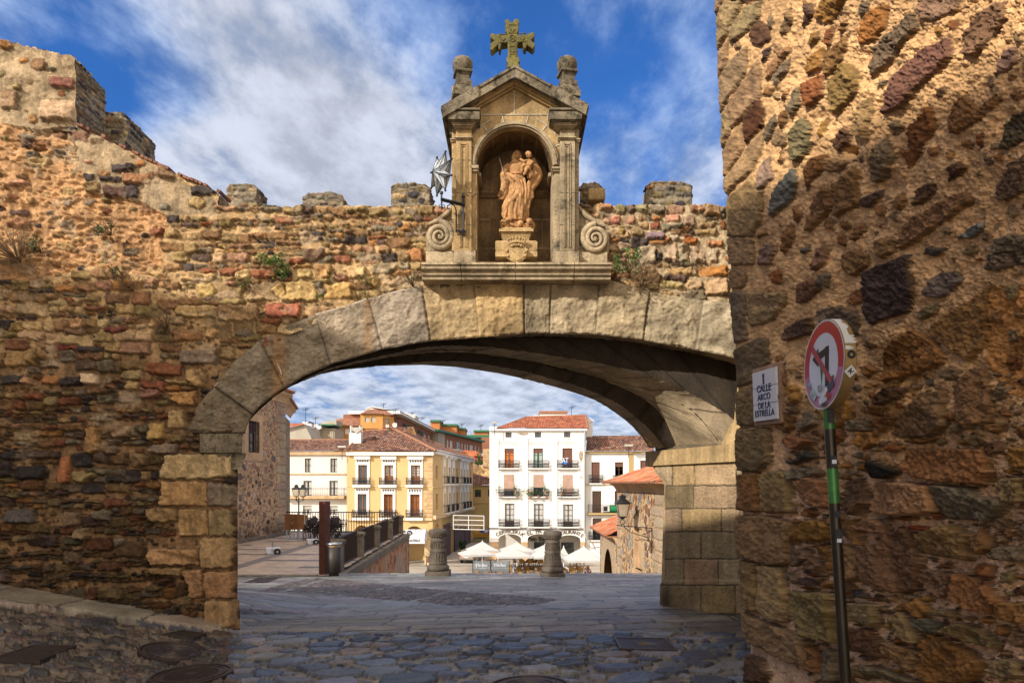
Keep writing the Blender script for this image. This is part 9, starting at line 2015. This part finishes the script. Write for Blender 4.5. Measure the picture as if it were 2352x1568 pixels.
# ---------------------------------------------------------------- people
M['skin']=plain('skin',(.45,.24,.15),.6,0,.05); M['jeans']=plain('jeans',(.03,.04,.08),.8); M['hair_dark']=plain('hair_dark',(.02,.012,.008),.6,0,.2,30); M['hair_red']=plain('hair_red',(.09,.03,.015),.6)
def person(x,Y,rz,label,top,hair,sit=False,long=False,inner=None,bottom='jeans'):
    t=empty('person',(x,Y,GL),label=label,cat='person'); t.rotation_euler=(0,0,rz)
    if sit:J=dict(pel=(0,0,.52),che=(0,.04,.98),nec=(0,.03,1.12),hd=(0,0,1.28)); legs=[[(s*.09,0,.50),(s*.11,-.44,.50),(s*.12,-.44,.08),(s*.12,-.58,.05)]for s in(-1,1)]; arms=[[(s*.17,.03,1.06),(s*.24,-.04,.80),(s*.12,-.32,.80)]for s in(-1,1)]
    else:J=dict(pel=(0,0,.92),che=(0,.0,1.30),nec=(0,0,1.43),hd=(0,-.02,1.58)); legs=[[(s*.09,0,.90),(s*.10,-.02,.50),(s*.11,.03,.08),(s*.12,-.12,.04)]for s in(-1,1)]; arms=[[(s*.17,0,1.38),(s*.25,.03,1.10),(s*.20,-.16,.95)]for s in(-1,1)]
    v=[]; e_=[]; r=[]
    def add(p,rad,par=None):v.append(p); r.append(rad); 
    add(J['pel'],.135); add(tuple((a+b)/2 for a,b in zip(J['pel'],J['che'])),.12); e_.append((0,1)); add(J['che'],.14); e_.append((1,2)); add(J['nec'],.05); e_.append((2,3))
    for L_g in legs:
        for i,(p,q)in enumerate(zip(L_g,(.095,.065,.042,.035))):add(p,q); e_.append((0,len(v)-1)if i==0 else(len(v)-2,len(v)-1))
    for A_r in arms:
        for i,(p,q)in enumerate(zip(A_r,(.055,.045,.032))):add(p,q); e_.append((2,len(v)-1)if i==0 else(len(v)-2,len(v)-1))
    me=bpy.data.meshes.new('body'); me.from_pydata(v,e_,[]); o=bpy.data.objects.new('body',me); COL.objects.link(o); m=o.modifiers.new('s','SKIN')
    for i,rr_ in enumerate(r):me.skin_vertices[0].data[i].radius=(rr_,rr_*.8)
    me.skin_vertices[0].data[0].use_root=True; o.modifiers.new('u','SUBSURF').levels=2
    dg=bpy.context.evaluated_depsgraph_get(); m2=bpy.data.meshes.new_from_object(o.evaluated_get(dg)); bpy.data.objects.remove(o); m2.name='body'
    m2.materials.clear(); m2.materials.append(top); m2.materials.append(M[bottom]); m2.materials.append(M['skin']); m2.materials.append(inner or top)
    wz=J['pel'][2]+.03; ends=[A_[-1]for A_ in arms]
    for p in m2.polygons:
        c=p.center; k_=0
        if c.z>J['nec'][2]-.02:k_=2
        elif min((c-Vector(q)).length for q in ends)<.07:k_=2
        elif c.z<wz and not(sit and abs(c.x)>.2):k_=1
        elif inner and abs(c.x)<.06 and c.y<-.05:k_=3
        p.material_index=k_; p.use_smooth=True
    o=bpy.data.objects.new('body',m2); COL.objects.link(o); o.parent=t
    m_=MBL(); h=J['hd']; m_.ell(h,(.078,.095,.115)); m_.ell((h[0],h[1]-.095,h[2]-.01),(.014,.02,.02),nu=6,nv=4)
    for s in(-1,1):m_.ell((s*.08,h[1],h[2]),(.012,.02,.03),nu=6,nv=4)
    m_.tube([J['nec'],(h[0],h[1],h[2]-.06)],.052,8); m_.build('head',M['skin'],t,True)
    m_=MBL()
    for s in(-1,1):m_.ell((s*.03,h[1]-.088,h[2]+.012),(.012,.008,.007),nu=6,nv=4)
    m_.tube([(-.025,h[1]-.092,h[2]-.05),(.025,h[1]-.092,h[2]-.05)],.006,5); m_.build('eyes_and_mouth',M['hair_dark'],t)
    m_=MBL(); m_.ell((h[0],h[1]+.03,h[2]+.035),(.092,.10,.10))
    if long:m_.ell((-.07,h[1]+.03,h[2]-.1),(.05,.06,.14)); m_.ell((.07,h[1]+.03,h[2]-.1),(.05,.06,.14))
    m_.build('hair',hair,t,True)
    m_=MBL()                                    # hands: palm, four fingers, thumb
    for A_,s in zip(arms,(-1,1)):
        w_=Vector(A_[-1]); d=(w_-Vector(A_[-2])).normalized(); sd_=d.cross(Vector((0,0,1))).normalized(); m_.tube([w_,w_+d*.08],[.03,.034],6)
        for k_,l in enumerate((.06,.07,.065,.05)):b=w_+d*.08+sd_*(k_-1.5)*.017; m_.tube([b,b+d*l*.6,b+d*l*.9+Vector((0,0,-l*.4))],[.009,.008,.006],5)
        m_.tube([w_+d*.03,w_+d*.06+sd_*.045*s,w_+d*.09+sd_*.05*s],[.011,.010,.007],5)
    m_.build('hands',M['skin'],t)
pr=lambda kx,Y:P(*KA(kx,0),Y)[0]
person(pr(1620,68.2),68.2,-.2,'woman in a red jacket over a teal top, standing right of the cafe tables',plain('red_jacket',(.42,.015,.03),.6),M['hair_dark'],long=True,inner=plain('teal_top',(.08,.28,.30),.8))
person(pr(866,66.8),65.6,.1,'man in an olive jacket seated at the front of the cafe',plain('olive_jacket',(.08,.10,.06),.8),M['hair_red'],sit=True)
person(pr(820,65),65.0,2.9,'brown haired person seen from behind, seated left of the man in olive',plain('brown_top',(.12,.05,.03),.8),M['hair_red'],sit=True,long=True)
person(pr(1441,66),65.6,.2,'dark haired person in pale pink seated right of the stone bollard',plain('pink_top',(.55,.35,.38),.8),M['hair_dark'],sit=True)
# ================================================================ CAMERA, SUN, SKY
cam=bpy.data.cameras.new('camera'); co=bpy.data.objects.new('camera',cam); COL.objects.link(co)
co.location=(0,0,EYE); co.rotation_euler=(R(90),0,0); cam.lens=24; cam.sensor_width=36; cam.shift_y=326/2352; cam.clip_end=6000; cam.clip_start=.05
scn.camera=co
AZ,EL=R(48),R(28)          # sun stands behind the viewer to the left
sd=Vector((-math.sin(AZ)*math.cos(EL),-math.cos(AZ)*math.cos(EL),math.sin(EL)))
sl=bpy.data.lights.new('sun','SUN'); sl.energy=3.0; sl.angle=R(.5); sl.color=(1.0,.94,.86)
so=bpy.data.objects.new('sun',sl); COL.objects.link(so); so.rotation_euler=sd.to_track_quat('Z','Y').to_euler(); so.location=(-10,-10,30)
w=bpy.data.worlds.new('World'); scn.world=w; w.use_nodes=True; nt=w.node_tree; nt.nodes.clear(); L=nt.links.new
out=nt.nodes.new('ShaderNodeOutputWorld'); bg=nt.nodes.new('ShaderNodeBackground'); L(bg.outputs[0],out.inputs[0]); bg.inputs[1].default_value=.15
sky=nt.nodes.new('ShaderNodeTexSky'); sky.sky_type='NISHITA'; sky.sun_disc=False; sky.sun_elevation=EL; sky.sun_rotation=math.atan2(sd.x,sd.y); sky.air_density=1; sky.dust_density=.5; sky.ozone_density=2.5
tc=nt.nodes.new('ShaderNodeTexCoord')
sep=nt.nodes.new('ShaderNodeSeparateXYZ'); L(tc.outputs['Generated'],sep.inputs[0])
def mth(op,a,b=None,clamp=False):
    n=nt.nodes.new('ShaderNodeMath'); n.operation=op; n.use_clamp=clamp
    for i,x in enumerate((a,b)):
        if x is None:continue
        if isinstance(x,(int,float)):n.inputs[i].default_value=x
        else:L(x,n.inputs[i])
    return n.outputs[0]
def mrg(s,a,b,c,d):
    n=nt.nodes.new('ShaderNodeMapRange'); n.interpolation_type='SMOOTHSTEP'; L(s,n.inputs[0])
    for i,x in enumerate((a,b,c,d)):n.inputs[i+1].default_value=x
    return n.outputs[0]
# cloud layer laid on a flat ceiling: direction / height
zz=mth('MAXIMUM',mth('ADD',sep.outputs[2],.12),.05)
cmb=nt.nodes.new('ShaderNodeCombineXYZ'); L(mth('DIVIDE',sep.outputs[0],zz),cmb.inputs[0]); L(mth('DIVIDE',sep.outputs[1],zz),cmb.inputs[1])
mp=nt.nodes.new('ShaderNodeMapping'); mp.inputs['Rotation'].default_value=(0,0,R(-35)); mp.inputs['Scale'].default_value=(1.25,.8,1); mp.inputs['Location'].default_value=(3.3,1.7,0); L(cmb.outputs[0],mp.inputs[0])
n1=nt.nodes.new('ShaderNodeTexNoise'); n1.inputs['Scale'].default_value=1.5; n1.inputs['Detail'].default_value=9; n1.inputs['Roughness'].default_value=.56; n1.inputs['Distortion'].default_value=.25; L(mp.outputs[0],n1.inputs[0])
n2=nt.nodes.new('ShaderNodeTexNoise'); n2.inputs['Scale'].default_value=5.5; n2.inputs['Detail'].default_value=8; n2.inputs['Roughness'].default_value=.6; L(mp.outputs[0],n2.inputs[0])
dens=mth('ADD',mth('MULTIPLY',n1.outputs[0],.55),mth('MULTIPLY',n2.outputs[0],.45))
def blob(px,py,rad,amt,sx=1):
    d=Vector(((px-CX)/F,1,(HY-py)/F)).normalized()
    vm=nt.nodes.new('ShaderNodeVectorMath'); vm.operation='DOT_PRODUCT'; L(tc.outputs['Generated'],vm.inputs[0]); vm.inputs[1].default_value=d
    return mrg(vm.outputs['Value'],math.cos(rad),1,0,amt)
for b in[(430,350,.32,.08),(760,260,.30,.07),(1560,330,.12,.13),(1340,400,.10,.10),(900,430,.2,.10),(640,180,.22,.05),(1000,930,.30,.12),(1350,1010,.2,.08),(1300,60,.2,.03),(480,100,.2,.03),(300,140,.11,-.09),(200,240,.08,-.10),(1440,260,.10,-.10),(1250,180,.10,-.06),(1480,150,.08,-.05),(1030,60,.10,-.04),(1460,420,.06,-.06),(1150,20,.12,-.03),(700,1000,.06,-.07)]:
    dens=mth('ADD',dens,blob(*b))
dens=mth('ADD',dens,mrg(sep.outputs[2],.30,.02,0,.11)); cov=mrg(dens,.40,.625,.05,.9)
shade=mrg(n2.outputs[0],.32,.66,.68,1.08)
cc=nt.nodes.new('ShaderNodeMix'); cc.data_type='RGBA'; cc.inputs[6].default_value=(1.35,1.9,3.1,1); cc.inputs[7].default_value=(2.75,2.9,3.3,1); L(mrg(dens,.52,.72,0,1),cc.inputs[0])
cs=nt.nodes.new('ShaderNodeVectorMath'); cs.operation='SCALE'; L(cc.outputs[2],cs.inputs[0]); L(shade,cs.inputs[3])
tint=nt.nodes.new('ShaderNodeMix'); tint.data_type='RGBA'; tint.blend_type='MULTIPLY'; tint.inputs[0].default_value=1; L(sky.outputs[0],tint.inputs[6]); tint.inputs[7].default_value=(.11,.34,.66,1)
back=mth('MAXIMUM',mrg(sep.outputs[1],-.1,-.6,0,1),mrg(sep.outputs[2],.72,.92,0,1))     # brighter sky out of view, overhead and behind, added to lift the shade
c3_=nt.nodes.new('ShaderNodeMix'); c3_.data_type='RGBA'; L(back,c3_.inputs[0]); L(cs.outputs[0],c3_.inputs[6]); c3_.inputs[7].default_value=(7.4,6.5,5.6,1)
cov=mth('MAXIMUM',cov,back)
mx=nt.nodes.new('ShaderNodeMix'); mx.data_type='RGBA'; L(cov,mx.inputs[0]); L(tint.outputs[2],mx.inputs[6]); L(c3_.outputs[2],mx.inputs[7])
L(mx.outputs[2],bg.inputs[0])
scn.view_settings.view_transform='Standard'; scn.view_settings.look='None'; scn.view_settings.gamma=1; scn.view_settings.exposure=0.82
scn.cycles.max_bounces=6; scn.cycles.diffuse_bounces=4
# ---------------------------------------------------------------- buildings across the street behind the viewer: they cast the shade
M['plaster_old']=plaster('plaster_old',(.42,.32,.2))
ca,sa=math.cos(AZ),math.sin(AZ)
def st(s,t,z):return(s*ca+t*sa,-s*sa+t*ca,z)      # s: across the sunbeam, t: along it
def slab_building(name,prof,t0,t1,label):
    th=empty(name,st((prof[0][0]+prof[-1][0])/2,(t0+t1)/2,0),label=label,cat='house')
    mb=MB(); a=[st(s,t0,z)for s,z in prof]; mb.prism([st(prof[0][0],t0,-1.5)]+a+[st(prof[-1][0],t0,-1.5)],Vector(st(0,t1,0))-Vector(st(0,t0,0)))
    mb.build('wall',M['plaster_old'],th)
    mb=MB(); 
    for k in range(len(prof)-1):
        (s0,z0),(s1,z1)=prof[k],prof[k+1]
        if abs(s1-s0)>.3:mb.prism([st(s0,t0-.3,z0+.01),st(s1,t0-.3,z1+.01),st(s1,t0-.3,z1+.15),st(s0,t0-.3,z0+.15)],Vector(st(0,t1+.3,0))-Vector(st(0,t0-.3,0)))
    mb.build('roof',M.get('roof_red')or M['plaster_old'],th)
slab_building('palace',[(-13.5,10.1),(-11,10.2),(-8,11.05),(-4.35,10.75)],-10,-22,'tall plastered palace standing behind the viewer on the street, left part')
slab_building('town_house',[(-4.36,10.75),(-3.1,11.0),(-2.95,11.9),(-.66,10.4),(2.5,9.0)],-10,-20,'higher plastered town house standing behind the viewer on the street, right part')
